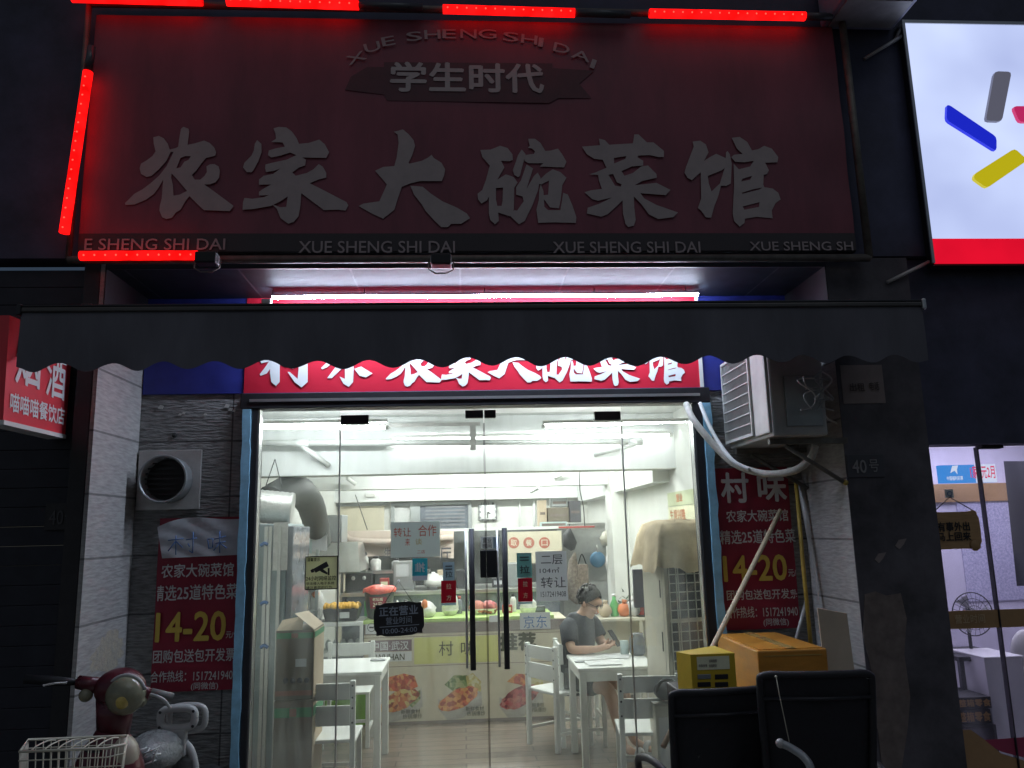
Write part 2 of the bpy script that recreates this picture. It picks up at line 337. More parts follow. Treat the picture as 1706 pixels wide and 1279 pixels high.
    def build(s, name, m, parent=None, local=False, fix=True):
        me = bpy.data.meshes.new(name); off = Vector((0, 0, 0))
        if parent is not None and not local:
            r = parent
            while r.parent: r = r.parent
            off = ORG.get(r.name, Vector((0, 0, 0)))
        me.from_pydata([tuple(Vector(v)-off) for v in s.v], [], s.f)
        me.polygons.foreach_set('use_smooth', s.sm)
        if fix:
            import bmesh
            bm = bmesh.new(); bm.from_mesh(me); bmesh.ops.recalc_face_normals(bm, faces=bm.faces); bm.to_mesh(me); bm.free()
        me.materials.append(m); me.update()
        o = bpy.data.objects.new(name, me); COL.objects.link(o)
        if parent is not None: o.parent = parent
        return o
def plane_fn(Y, dy=0):
    return lambda px, py, t: (lambda p: Vector((p.x, p.y-dy-t, p.z)))(W(px, py, Y))
def copy_tree(o, parent=None):
    c = o.copy(); COL.objects.link(c)
    if parent is not None: c.parent = parent
    for ch in list(o.children): copy_tree(ch, c)
    return c
def skin(name, verts, edges, radii, m, parent, lv=2, root=0):
    off = ORG[parent.name] if parent.name in ORG else Vector((0, 0, 0))
    me = bpy.data.meshes.new(name+'_base'); me.from_pydata([tuple(Vector(v)-off) for v in verts], edges, [])
    o = bpy.data.objects.new(name+'_base', me); COL.objects.link(o)
    o.modifiers.new('s', 'SKIN'); sv = me.skin_vertices[0].data
    for i, r in enumerate(radii): sv[i].radius = (r, r) if not isinstance(r, tuple) else r
    for i in range(len(radii)): sv[i].use_root = (i == root)
    md = o.modifiers.new('u', 'SUBSURF'); md.levels = lv; md.render_levels = lv
    dg = bpy.context.evaluated_depsgraph_get(); dg.update()
    nm = bpy.data.meshes.new_from_object(o.evaluated_get(dg)); bpy.data.objects.remove(o)
    nm.polygons.foreach_set('use_smooth', [True]*len(nm.polygons)); nm.materials.clear(); nm.materials.append(m)
    q = bpy.data.objects.new(name, nm); COL.objects.link(q); q.parent = parent; return q

# text: glyph outlines are flattened to a mesh and fitted to a box
_tc = {}
def glyphs(s, bold=0.0):
    k = (s, bold)
    if k in _tc: return _tc[k]
    c = bpy.data.curves.new('t', 'FONT'); c.body = s; c.offset = bold; c.resolution_u = 3; c.size = 1
    o = bpy.data.objects.new('t', c); COL.objects.link(o); dg = bpy.context.evaluated_depsgraph_get(); dg.update()
    me = bpy.data.meshes.new_from_object(o.evaluated_get(dg)); bpy.data.objects.remove(o)
    V = [(v.co.x, v.co.y) for v in me.vertices]; Fs = [tuple(p.vertices) for p in me.polygons]
    x0 = min(v[0] for v in V); x1 = max(v[0] for v in V); y0 = min(v[1] for v in V); y1 = max(v[1] for v in V)
    V = [((x-x0)/(x1-x0), (y-y0)/(y1-y0)) for x, y in V]; _tc[k] = (V, Fs, (x1-x0)/(y1-y0)); return _tc[k]
def text_on(mb, s, O, U, V, bold=.0, clip=None):
    """fit string s to the parallelogram O, O+U, O+V"""
    g, fs, asp = glyphs(s, 0); O, U, V = Vector(O), Vector(U), Vector(V)
    if bold > 0:
        N = U.cross(V).normalized()*.00025; ex = bold*.8/(asp*.9); ey = bold*.8/.9; U2, V2 = U*(1-2*ex), V*(1-2*ey); O2 = O+U*ex+V*ey
        for k, (a, c) in enumerate(((0, 0), (1, .4), (-1, -.4), (-.4, 1), (.4, -1))): text_on(mb, s, O2+U*ex*a+V*ey*c+N*k, U2, V2, 0, clip)
        return mb
    if clip: # drop what falls left of / right of the sheet
        fs = [f for f in fs if all(clip[0] <= g[i][0] <= clip[1] for i in f)]
    mb.add([O+U*x+V*y for x, y in g], fs); return mb
def text_px(mb, s, x0, y0, x1, y1, Y, bold=0., clip=None, dy=.003, tilt=0, box=False):
    """upright text on the plane Y, at the place measured in the photograph"""
    X0, X1, Z0, Z1 = rp(x0, y0, x1, y1, Y); U = Vector((X1-X0, 0, 0)); V = Vector((0, 0, Z1-Z0)); O = Vector((X0, Y-dy, Z0))
    if tilt:
        q = Matrix.Rotation(tilt, 3, 'Y'); c = O+U/2+V/2; U = q @ U; V = q @ V; O = c-U/2-V/2
    return text_on(mb, s, O, U, V, bold, clip)
def spl(P, n=8):
    P = [Vector(p) for p in P]; out = []
    for i in range(len(P)-1):
        p0, p1, p2, p3 = P[max(i-1, 0)], P[i], P[i+1], P[min(i+2, len(P)-1)]
        for k in range(n):
            u = k/n; out.append(.5*((2*p1)+(p2-p0)*u+(2*p0-5*p1+4*p2-p3)*u*u+(3*p1-p0-3*p2+p3)*u**3))
    return out+[P[-1]]
def sheet(name, x0, y0, x1, y1, Y, m, label=None, cat=None, th=.003, group=None, parent=None, curl=0):
    X0, X1, Z0, Z1 = rp(x0, y0, x1, y1, Y); b = MB()
    n = 8; V = []; Fs = []
    for i in range(n+1):
        for j in range(n+1):
            u, v = i/n, j/n; d = curl*(abs(u-.5)*2)**3*(v**2)+curl*.5*math.sin(u*5+v*3)*.3
            V.append((X0+(X1-X0)*u, Y-th-abs(d), Z0+(Z1-Z0)*v))
    for i in range(n):
        for j in range(n): Fs.append((i*(n+1)+j, (i+1)*(n+1)+j, (i+1)*(n+1)+j+1, i*(n+1)+j+1))
    if curl: b.add(V, Fs, True)
    else: b.box(X0, X1, Y-th, Y-.0004, Z0, Z1)
    if parent is None:
        t = thing(name, label, cat, ((X0+X1)/2, Y, Z0), group); b.build('sheet', m, t); return t
    return b.build(name, m, parent)
def letter(parent, items, m, Y, name='lettering', dy=.0045):
    b = MB()
    for it in items:
        s, x0, y0, x1, y1 = it[:5]; text_px(b, s, x0, y0, x1, y1, Y, it[5] if len(it) > 5 else .012, dy=dy, clip=it[6] if len(it) > 6 else None, tilt=it[7] if len(it) > 7 else 0)
    return b.build(name, m, parent, fix=False)

# ================================================================ SETTING
tag(MB().box(-30, 30, -40, 12, -.3, -.17).build('ground', M['asphalt']), None, None, kind='structure')
tag(MB().box(-30, 30, -3.2, -.55, -.166, -.15).build('pavement', M['concrete']), None, None, kind='structure')
tag(MB().box(-1.95, 2.13, -.55, .1, -.16, -.02).build('doorstep_floor', M['concrete']), None, None, kind='structure')
tag(MB().box(-1.95, 1.95, .1, 7.0, -.16, 0).build('floor', M['floor_in']), None, None, kind='structure')

# ---------------- restaurant building
bl = thing('restaurant_building', 'dark building front with a recessed glass entrance and bright room inside', 'building', (0, 0, 0))
b = MB(); b.box(-9, 9, -.6, -.45, 3.30, 8); b.box(-9, -4.3, -.6, -.45, -.17, 3.29); b.box(2.63, 9, -.56, -.4, 2.19, 3.29)
b.build('facade_wall', M['dark_wall'], bl)
b = MB(); b.box(-1.972, -1.95, -.6, .12, -.17, 3.29); o = b.build('pilaster', M['rockY'], bl); o['label'] = 'grey stone tiled pilaster with a pale scraped patch'
b = MB(); b.box(2.13, 2.20, -.595, .12, -.17, 3.29); b.build('pilaster', M['rockY'], bl)
b = MB(); b.box(-1.949, -1.943, -.598, -.013, 2.93, 3.241); b.build('shade_board', M['frame_dark'], bl); b = MB(); b.box(2.122, 2.129, -.598, -.013, 2.93, 3.241); b.build('shade_board', M['frame_dark'], bl)  # dark boards added so the pilaster tops look unlit
b = MB(); b.box(2.2, 2.62, -.6, .12, -.17, 3.29); b.box(2.129, 2.2, -.6, -.5951, -.17, 3.29); b.build('column', M['column_wall'], bl)
for q in ((-1.95, -1.326, 2.635), (1.565, 2.13, 2.615)): MB().box(q[0], q[1], 0, .1, -.17, q[2]).build('stone_wall', M['rock'], bl)
for q in ((-1.943, -1.34, 2.637), (1.54, 2.122, 2.617)): MB().box(q[0], q[1], -.012, .1, q[2], 3.241).build('fascia_board', M['blue_board'], bl)
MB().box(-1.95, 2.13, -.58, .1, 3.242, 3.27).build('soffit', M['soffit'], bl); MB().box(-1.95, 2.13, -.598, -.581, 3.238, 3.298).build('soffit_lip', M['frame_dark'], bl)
b = MB()
b.box(-2.05, -1.85, .1, 7.1, -.1, 2.9); b.box(1.85, 2.02, .1, 7.1, -.1, 2.9); b.box(-1.85, 1.85, 7.0, 7.1, -.1, 2.9)
b.box(-1.85, -1.326, .1, .14, 0, 2.75); b.box(1.565, 1.85, .1, .14, 0, 2.75); b.box(-1.345, 1.565, .1, .14, 2.64, 2.75)
b.box(1.66, 1.85, 4.0, 4.38, 0, 2.75)
b.build('interior_wall', M['wall_in'], bl)
b = MB(); b.box(-1.85, 1.85, .1, 7.0, 2.752, 2.9); b.build('ceiling', M['ceil_in'], bl)
for y0, z0 in ((1.9, 2.265), (4.17, 2.262), (6.75, 2.22)):
    MB().box(-1.85, 1.85, y0, y0+.24, z0, 2.75).build('ceiling_beam', M['ceil_in'], bl)
MB().box(1.70, 1.85, 2.15, 4.0, 2.16, 2.75).build('ceiling_beam', M['ceil_in'], bl)
MB().box(1.68, 1.85, 4.42, 6.74, 2.15, 2.75).build('ceiling_beam', M['ceil_in'], bl)
# entrance frame
b = MB(); b.rbox(-1.345, 1.565, -.05, .09, 2.535, 2.63, .004); b.rbox(-1.276, -1.236, -.045, .08, -.02, 2.532, .004); b.rbox(1.455, 1.51, -.045, .08, -.02, 2.532, .004)
b.build('entrance_frame', M['frame_dark'], bl)
b = MB(); b.box(-1.29, 1.50, -.056, -.05, 2.575, 2.592); b.box(-1.2355, -1.229, -.03, .03, 0, 2.53); b.box(1.446, 1.453, -.03, .03, 0, 2.53); b.build('frame_strip', M['alu'], bl)
def rough_strip(x0, x1, y0, y1, z0, z1):
    b = MB(); n = 40; V = []
    for i in range(n+1):
        z = z0+(z1-z0)*i/n; j0 = random.uniform(-.003, .003); j1 = random.uniform(-.005, .005)
        V += [(x0+j0, y0, z), (x1+j1, y0, z), (x1+j1, y1, z), (x0+j0, y1, z)]
    Fs = []
    for i in range(n):
        for j in range(4): Fs.append((i*4+j, i*4+(j+1) % 4, i*4+4+(j+1) % 4, i*4+4+j))
    return b.add(V, Fs)
b = rough_strip(-1.325, -1.277, -.06, .05, -.02, 2.53); b.v += []; b.build('door_trim', M['blue_trim'], bl)
b = rough_strip(1.512, 1.562, -.06, .05, -.02, 2.53); b.build('door_trim', M['blue_trim'], bl)
# fixed glass and two glass doors
for x0, x1 in ((-1.228, -.752), (1.003, 1.445)):
    MB().box(x0, x1, -.006, .006, .01, 2.53).build('fixed_pane', M['glass'], bl)
for x0, x1, hs in ((-.748, .132, 1), (.138, .999, -1)):
    d = MB().box(x0, x1, -.006, .006, .03, 2.49).build('glass_door', M['glass'], bl)
    hx = .047 if hs > 0 else .245
    b = MB(); b.tube([(hx, -.06, .975), (hx, -.06, 1.785)], .0165, 12)
    for z in (1.1, 1.66): b.tube([(hx, -.06, z), (hx, 0, z)], .009, 8)
    b.build('handle', M['frame_dark'], d)
    b = MB(); b.tube([(hx-.03*hs*0-.035 if hs > 0 else hx-.042, -.012, .98), (hx-.035 if hs > 0 else hx-.042, -.012, 1.785)], .007, 8); b.build('handle_rail', M['alu'], d)
    px0, px1 = ((-.745, -.575) if hs > 0 else (.83, .995)); MB().rbox(px0, px1, -.018, .018, 2.435, 2.49, .003).build('patch_fitting', M['frame_dark'], d)
    px0, px1 = ((.02, .131) if hs > 0 else (.139, .21)); MB().rbox(px0, px1, -.018, .018, 2.462, 2.51, .003).build('patch_fitting', M['frame_dark'], d)
    # bright ground edge of the pane
    xe = x0 if hs > 0 else x1
    MB().box(xe-.004, xe+.004, -.0075, .0075, .03, 2.43).build('pane_edge', M['alu'], d)
    xm = x1 if hs > 0 else x0
    MB().box(xm-.0015, xm+.0015, -.0078, .0078, .03, 2.43).build('pane_edge', M['frame_dark'], d)
# scraped pale patch on the pilaster
b = MB(); pts = []; pc = WX(180, 1086, -1.949); p1 = WX(152, 1086, -1.949)
for i in range(40):
    a = i/40*2*math.pi; rr = random.uniform(.72, 1.12); pts.append((pc.y+abs(pc.y-p1.y)*math.cos(a)*rr, pc.z-.005+.115*math.sin(a)*rr))
b.poly([pts], lambda x, y, t: Vector((-1.9485, x, y))); o = b.build('bare_plaster_patch', mat('bare_plaster', (.50, .44, .32), .9, col2=(.34, .33, .3), scale=30, bump=.4), bl)

# ---------------- roller shutter at the left, with its number plate
t = thing('roller_shutter', 'dark closed roller shutter beside the grey stone pilaster', 'shutter', (-3.1, -.55, -.15))
b = MB()
for i in range(34): b.rbox(-4.28, -2.08, -.55+.001*(i % 2), -.5, -.15+i*.1, -.15+i*.1+.0985, .003)
b.build('shutter_slats', M['shutter'], t); MB().rbox(-2.06, -1.974, -.603, -.45, -.15, 3.28, .004).build('guide_rail', M['frame_dark'], t); MB().rbox(-4.3, -4.28, -.6, -.45, -.15, 3.28, .004).build('guide_rail', M['frame_dark'], t)
b = MB(); x0, x1, z0, z1 = rp(74, 838, 140, 882, -.57)
t = thing('number_plate', 'dark house number plate 40 on the closed roller shutter', 'number plate', (x0, -.56, z0))
MB().box(x0, x1, -.565, -.552, z0, z1).build('plate', M['frame_dark'], t); b = MB(); text_px(b, '40号', 82, 846, 130, 876, -.566, .01); b.build('lettering', mat('dim_number_paint', (.07, .07, .075), .6), t, fix=False)

# ================================================================ SIGNS ABOVE
SY = -.66
t = thing('shop_sign', 'large dim red signboard with big brush characters above the entrance', 'sign', (.1, SY, 3.3))
SX0, SX1, SZ0, SZ1 = -2.075, 2.29, 3.30, 4.75
b = MB(); n = 30; m_ = 14; V = []; Fs = []
for i in range(n+1):
    for j in range(m_+1):
        u, v = i/n, j/m_; V.append((SX0+(SX1-SX0)*u, SY-.003*math.sin(u*22+v*3)*math.sin(v*9)-.004*max(0, u-.75)*4*math.sin(v*17), 3.42+(SZ1-3.42)*v))
for i in range(n):
    for j in range(m_): Fs.append((i*(m_+1)+j, (i+1)*(m_+1)+j, (i+1)*(m_+1)+j+1, i*(m_+1)+j+1))
b.add(V, Fs, True); b.build('sign_cloth', M['sign_red'], t)
MB().box(SX0, SX1, SY-.002, SY+.004, 3.315, 3.419).build('black_band', M['sign_black'], t)
b = MB(); b.box(SX0, SX1, SY+.006, SY+.05, 3.31, SZ1)
b.build('backing', M['frame_dark'], t)
b = MB(); zb = 3.258
b.tube([(SX0-.03, SY-.03, zb), (SX1+.06, SY-.03, zb)], .022); b.tube([(SX1+.055, SY-.03, zb), (SX1+.05, SY-.03, 4.82)], .022); b.tube([(SX0-.03, SY-.03, zb), (SX0-.03, SY-.03, 4.82)], .016); b.tube([(SX0-.03, SY-.03, 4.80), (SX1+.05, SY-.03, 4.80)], .022)
b.build('sign_frame', M['frame_rust'], t)
# brush characters, outlined stroke by stroke in 200-pixel cells of the photograph
G = {}
G['nong'] = (200, [[[(360,190),(420,175),(470,200),(515,260),(535,320),(600,305),(625,290),(640,180),(655,100),(680,78),(735,100),(742,130),(725,270),(800,255),(900,225),(960,250),(1010,300),(1028,350),(1020,385),(920,410),(870,470),(820,540),(770,590),(800,640),(860,640),(905,600),(930,560),(925,500),(960,478),(1010,475),(1055,500),(1068,550),(1060,620),(1020,670),(960,690),(900,690),(1000,760),(1215,920),(1175,975),(900,965),(850,920),(745,815),(700,870),(650,960),(600,990),(560,1045),(500,1060),(455,1040),(425,970),(430,920),(450,840),(465,640),(420,720),(370,790),(280,855),(160,905),(65,910),(60,890),(160,790),(250,740),(330,680),(420,600),(500,500),(560,380),(575,345),(545,345),(500,440),(420,530),(340,600),(290,612),(230,580),(215,520),(230,470),(290,435),(350,390),(385,340),(365,260)],[(650,410),(700,390),(760,390),(735,430),(690,450),(650,510),(605,520),(625,470)],[(555,575),(600,620),(720,760),(640,800),(575,810),(570,700),(550,620)]]])
G['jia'] = (390, [[[(250,220),(295,260),(297,350),(260,450),(210,540),(190,562),(140,560),(100,510),(115,460),(190,385),(215,330),(225,260)]],
 [[(425,95),(480,80),(560,85),(620,130),(670,200),(695,260),(800,250),(910,215),(970,265),(1015,350),(985,410),(730,405),(600,352),(500,385),(400,405),(365,380),(375,330),(440,310),(545,290),(520,245),(400,240),(450,205),(445,150)]],
 [[(335,520),(340,480),(440,455),(560,430),(680,375),(770,430),(760,490),(690,515),(625,565),(660,600),(780,570),(850,530),(905,475),(950,505),(985,570),(985,620),(900,640),(810,680),(950,750),(1200,880),(1220,915),(1190,970),(1110,960),(960,965),(820,860),(720,785),(710,920),(690,1030),(640,1090),(580,1110),(500,1050),(460,950),(410,905),(500,935),(560,930),(575,820),(500,870),(400,920),(200,955),(95,960),(100,880),(115,835),(200,845),(330,825),(440,775),(530,730),(600,690),(480,755),(380,805),(270,810),(270,770),(330,730),(400,692),(270,695),(270,640),(320,600),(420,580),(500,520),(430,548),(345,560)]]])
G['da'] = (590, [[[(425,130),(470,120),(520,105),(580,155),(635,220),(650,280),(620,380),(580,460),(590,470),(720,440),(790,405),(825,375),(850,410),(930,460),(970,530),(960,590),(935,655),(700,655),(600,680),(510,715),(470,830),(430,960),(380,1000),(310,1055),(200,1005),(100,950),(50,920),(100,895),(270,870),(320,760),(350,690),(300,630),(225,545),(310,505),(430,495),(455,400),(475,250),(465,160)]],
 [[(600,705),(730,715),(820,790),(940,870),(1100,940),(1200,1000),(1235,1050),(1140,1110),(1035,1110),(1000,1145),(930,1145),(850,1070),(760,970),(720,900),(640,800)]]])
G['wan'] = (780, [[[(130,325),(240,320),(340,280),(420,305),(470,370),(475,430),(440,445),(350,440),(385,510),(310,640),(250,760),(200,860),(140,895),(105,850),(100,790),(150,750),(190,640),(230,490),(150,400)]],
 [[(220,700),(310,640),(400,585),(480,610),(525,670),(490,730),(485,960),(440,1030),(320,990),(325,1080),(285,1115),(235,1070),(220,1000)],[(295,730),(370,725),(365,870),(355,920),(310,920),(295,850)]],
 [[(570,320),(610,370),(580,480),(550,600),(530,615),(490,590),(475,540),(500,470),(530,380)]],
 [[(640,205),(710,205),(770,250),(820,335),(880,330),(955,310),(1000,370),(1045,450),(1020,510),(760,500),(800,465),(640,465),(600,440),(590,380),(700,365),(710,340),(680,310),(635,300),(655,280),(645,240)]],
 [[(620,480),(690,520),(620,740),(700,600),(740,565),(770,620),(740,760),(680,920),(600,1080),(540,1115),(440,1020),(400,1010),(490,965),(520,970),(590,870),(580,820),(510,800),(510,720),(560,650)]],
 [[(720,680),(830,575),(900,530),(980,560),(1045,620),(1000,700),(985,850),(965,945),(870,935),(830,880),(770,810),(850,800),(860,650),(780,690)]],
 [[(770,690),(800,760),(810,930),(850,965),(980,965),(1010,780),(1060,800),(1110,920),(1150,1040),(1145,1100),(900,1095),(745,1100),(725,960),(750,860),(755,760)]]])
G['cai'] = (960, [[[(60,290),(250,275),(240,205),(300,220),(350,270),(600,255),(615,160),(660,160),(750,245),(820,245),(930,335),(930,400),(870,400),(780,380),(655,385),(650,405),(710,440),(710,490),(590,500),(480,550),(510,600),(600,570),(690,500),(760,490),(850,580),(855,620),(700,655),(620,700),(850,675),(1000,750),(950,805),(680,785),(720,840),(850,910),(1080,990),(1030,1040),(870,1060),(770,1010),(690,900),(610,820),(615,940),(630,1070),(610,1130),(550,1145),(520,1110),(495,1000),(490,860),(430,920),(330,1010),(260,1035),(110,1000),(120,940),(250,895),(380,830),(230,865),(170,850),(85,775),(150,755),(270,740),(240,650),(230,590),(135,585),(200,565),(320,515),(280,430),(190,420),(110,370)],[(400,410),(530,390),(520,420),(400,470)],[(340,590),(390,580),(430,670),(480,690),(470,715),(410,705)]]])
G['guan'] = (1130, [[[(150,235),(230,225),(290,265),(318,350),(270,440),(350,390),(400,365),(500,410),(505,350),(520,335),(545,370),(565,470),(555,680),(510,705),(450,705),(420,820),(380,920),(345,1045),(290,1040),(240,970),(205,940),(240,840),(235,560),(140,645),(95,620),(62,565),(80,500),(160,290)],[(310,600),(460,540),(490,515),(450,640),(440,680),(350,765),(320,680)]],
 [[(565,195),(650,185),(730,240),(780,330),(850,315),(910,280),(990,310),(1060,400),(1050,455),(920,460),(960,540),(940,580),(905,590),(900,690),(910,720),(1000,735),(1060,780),(1085,850),(1030,890),(990,970),(1000,1050),(830,1035),(705,1055),(700,1100),(650,1140),(590,1080),(575,1000),(590,700),(585,470),(640,530),(760,500),(800,440),(700,455),(600,450),(560,400),(590,375),(680,365),(620,310)],[(665,660),(680,630),(780,600),(760,640)],[(670,780),(800,740),(890,725),(860,745),(680,790)],[(680,925),(860,880),(855,930),(700,960)]]])
b = MB(); k = 0
for g, (ox, ps) in G.items():
    for pl in ps:
        k += 1; b.poly([[(ox+x/6.395, 200+y/6.395) for x, y in l] for l in pl], plane_fn(SY, .008+.0004*(k % 5)))
b.build('brush_lettering', M['sign_letter'], t, fix=False)
b = MB(); text_px(b, '学生时代', 650, 105, 906, 155, SY, .03, dy=.008)
b.build('lettering', mat('pale_sign_letter', (.52, .475, .46), .6), t, fix=False)
# arched Latin line
b = MB(); s = 'XUE SHENG SHI DAI'; NX = [577, 607, 636, 0, 677, 707, 737, 767, 797, 0, 838, 868, 897, 0, 922, 952, 984]
PY = [104, 86, 76, 0, 68, 65, 64, 64, 64, 0, 69, 73, 78, 0, 88, 100, 114]; WD = [33, 27, 22, 0, 26, 27, 23, 27, 30, 0, 26, 27, 8, 0, 27, 32, 8]; TL = [-24, -16, -12, 0, -6, -3, 0, 1, 2, 0, 5, 7, 9, 0, 14, 18, 20]
for ch, x, y, wd, tl in zip(s, NX, PY, WD, TL):
    if ch != ' ': text_px(b, ch, x, y-27+13, x+wd, y+1, SY, .012, dy=.008, tilt=R_(tl))
b.build('arched_lettering', M['sign_letter2'], t, fix=False)
for xs, st in (((142, 398, 376, 417), 'E SHENG SHI DAI'), ((498, 402, 758, 422), s), ((921, 403, 1166, 422), s), ((1248, 403, 1420, 418), 'XUE SHENG SH')):
    b = MB(); text_px(b, st, *xs, SY, .012, dy=.008); b.build('small_lettering', M['sign_letter2'], t, fix=False)
b = MB(); b.poly([[(585, 128), (612, 112), (640, 112), (640, 104), (920, 106), (920, 114), (990, 118), (965, 140), (985, 164), (930, 164), (915, 172), (645, 168), (640, 158), (575, 150)]], plane_fn(SY, .0045)); b.build('black_ribbon', mat('dark_ribbon_print', (.115, .045, .055), .6, var=.2), t)

# red LED bars round the signboard
def led_bar(p0, p1, lit, label, off_end=True):
    """bar of LED points between two pixel ends on the frame plane; lit = (from, to) share that glows"""
    Y = SY-.075; A, B = W(*p0, Y), W(*p1, Y); d = B-A; r = .026
    t = thing('led_bar', label, 'led bar', A, 'red led bars round the signboard')
    def seg(a, c, rr, m, nm): MB().tube([A+d*a, A+d*c], rr, 12).build(nm, m, t)
    seg(0, 1, .016, M['frame_dark'], 'channel')
    seg(lit[0], lit[1], r, E_RED, 'glowing_segment')
    if lit[0] > .02: seg(0, lit[0]-.004, .022, M['led_off'], 'unlit_segment')
    if lit[1] < .98: seg(lit[1]+.004, 1, .022, M['led_off'], 'unlit_segment')
    b = MB(); n = int(d.length/.055)
    for i in range(n):
        c = A+d*((i+.5)/n)
        if not lit[0] <= (i+.5)/n <= lit[1]: continue
        b.ball(c+Vector((0, -.0235, -.004)), .0055, 8, 6)
    b.build('led_point', E_REDDOT, t)
led_bar((120, -4), (337, 2), (0, 1), 'red led bar at the top left corner of the signboard, fully lit')
led_bar((378, 2), (704, 12), (0, .67), 'red led bar above the first brush character with its right third unlit')
led_bar((738, 15), (1050, 24), (0, .70), 'red led bar over the arched Latin letters with a dark right end')
led_bar((1082, 22), (1386, 28), (0, .85), 'red led bar at the top right of the signboard with a short unlit end')
led_bar((153, 78), (107, 388), (.14, 1), 'upright red led bar down the left edge of the signboard')
led_bar((134, 426), (329, 425), (0, 1), 'short red led bar under the lower left corner of the signboard')

# two unlit clamp lamps under the signboard
for (x, y, lb) in ((346, 438, 'small black floodlight clamped under the sign beside the red bar'), (735, 441, 'small black floodlight clamped under the middle of the sign')):
    c = W(x, y, -.80); t = thing('floodlight', lb, 'lamp', c, 'unlit floodlights under the signboard')
    MB().rbox(c.x-.055, c.x+.055, c.y-.05, c.y+.03, c.z-.012, c.z+.05, .008).build('housing', M['black'], t)
    b = MB(); b.tube([c+Vector((-.066, 0, .02)), c+Vector((-.066, -.01, -.03)), c+Vector((-.03, -.02, -.055)), c+Vector((.03, -.02, -.055)), c+Vector((.066, -.01, -.03)), c+Vector((.066, 0, .02))], .004, 8); b.build('bracket', M['frame_rust'], t)
    MB().tube([c+Vector((0, 0, .04)), c+Vector((0, .13, .05))], .01, 8).build('arm', M['frame_dark'], t)

# cool LED tube under the soffit
t = thing('tube_light', 'long cool white led tube under the soffit above the awning', 'lamp', (.18, -.07, 3.25))
pts = []
for i in range(25):
    u = i/24; x = -1.135+2.62*u; pts.append((x, -.2, 3.193+.005*abs(math.sin(u*math.pi*2.5))))
def half_tube(pts, r, a0, a1, n=12):
    m_ = MB(); V = []; Fs = []
    for x, y, z in pts: V += [(x, y+r*math.sin(a0+(a1-a0)*j/n), z-r*math.cos(a0+(a1-a0)*j/n)) for j in range(n+1)]
    for i in range(len(pts)-1):
        for j in range(n): Fs.append((i*(n+1)+j, i*(n+1)+j+1, (i+1)*(n+1)+j+1, (i+1)*(n+1)+j))
    return m_.add(V, Fs, True)
half_tube(pts, .0135, R_(-95), R_(95)).build('glowing_tube', E_LED, t); half_tube(pts, .0155, R_(95), R_(265)).build('tube_shield', M['alu'], t)  # opaque upper half added to keep the tube's light off the soffit
b = MB()
for u in (0, .21, .49, .75, .97): b.tube([(-1.135+2.62*u, -.2, 3.19), (-1.135+2.62*u, -.2, 3.241)], .003, 6)
b.build('clip', M['frame_dark'], t)
b = MB(); b.rbox(-1.20, -1.14, -.215, -.185, 3.145, 3.18, .006); b.build('end_cap', M['white_plastic'], t)

# red banner over the door
t = thing('red_banner', 'bright red name banner with white brush characters above the glass doors', 'sign', (.1, -.02, 2.63))
MB().box(-1.335, 1.535, -.02, -.005, 2.635, 3.2405).build('banner_board', M['red_board'], t)
MB().box(1.515, 1.538, -.026, -.0205, 2.637, 3.2402).build('edge_strip', M['white_plastic'], t)
MB().box(-1.335, 1.535, -.028, -.002, 2.6305, 2.6345).build('lower_strip', M['blue_board'], t)
b = MB(); k = 0
for g, x0, x1, yb in (('nong', 643, 736, 644), ('jia', 735, 818, 644), ('da', 812, 902, 637), ('wan', 893, 986, 637), ('cai', 986, 1066, 643), ('guan', 1070, 1141, 641)):
    ox, ps = G[g]; xs = [p[0] for l in ps for q in l for p in q]; ys = [p[1] for l in ps for q in l for p in q]; gx0, gx1, gy1, gy0 = min(xs), max(xs), max(ys), min(ys); s_ = (x1-x0)/(gx1-gx0)
    for pl in ps:
        k += 1; b.poly([[(x0+(x-gx0)*s_, yb-(gy1-y)*s_) for x, y in l] for l in pl], plane_fn(-.0205, .003+.0004*(k % 5)))
def rz4(l, ox=380, oy=430, s_=3.877): return [(ox+x/s_, oy+y/s_) for x, y in l]
for l in ([(280,560),(335,545),(335,800),(310,826),(280,800),(272,740)], [(205,750),(240,705),(276,650),(284,700),(250,745),(210,760)], [(200,640),(400,600),(400,635),(215,680)], [(336,640),(390,690),(375,705),(336,680)],
          [(380,670),(430,655),(450,690),(420,715),(395,700)], [(455,560),(515,545),(515,800),(475,835),(430,800),(385,735),(400,735),(450,780),(456,720)], [(390,630),(590,590),(590,625),(400,660)],
          [(600,710),(640,670),(700,655),(640,705),(610,718)], [(640,775),(720,670),(760,690),(670,775)], [(757,560),(812,545),(812,710),(808,800),(780,832),(745,810),(720,765),(745,775),(755,780)], [(815,715),(860,700),(935,745),(890,770),(850,760)], [(660,640),(900,600),(905,640),(670,680)], [(690,585),(870,555),(875,585),(700,615)]):
    k += 1; b.poly([rz4(l)], plane_fn(-.0205, .003+.0004*(k % 6)))
b.build('brush_lettering', M['white_vinyl'], t, fix=False)

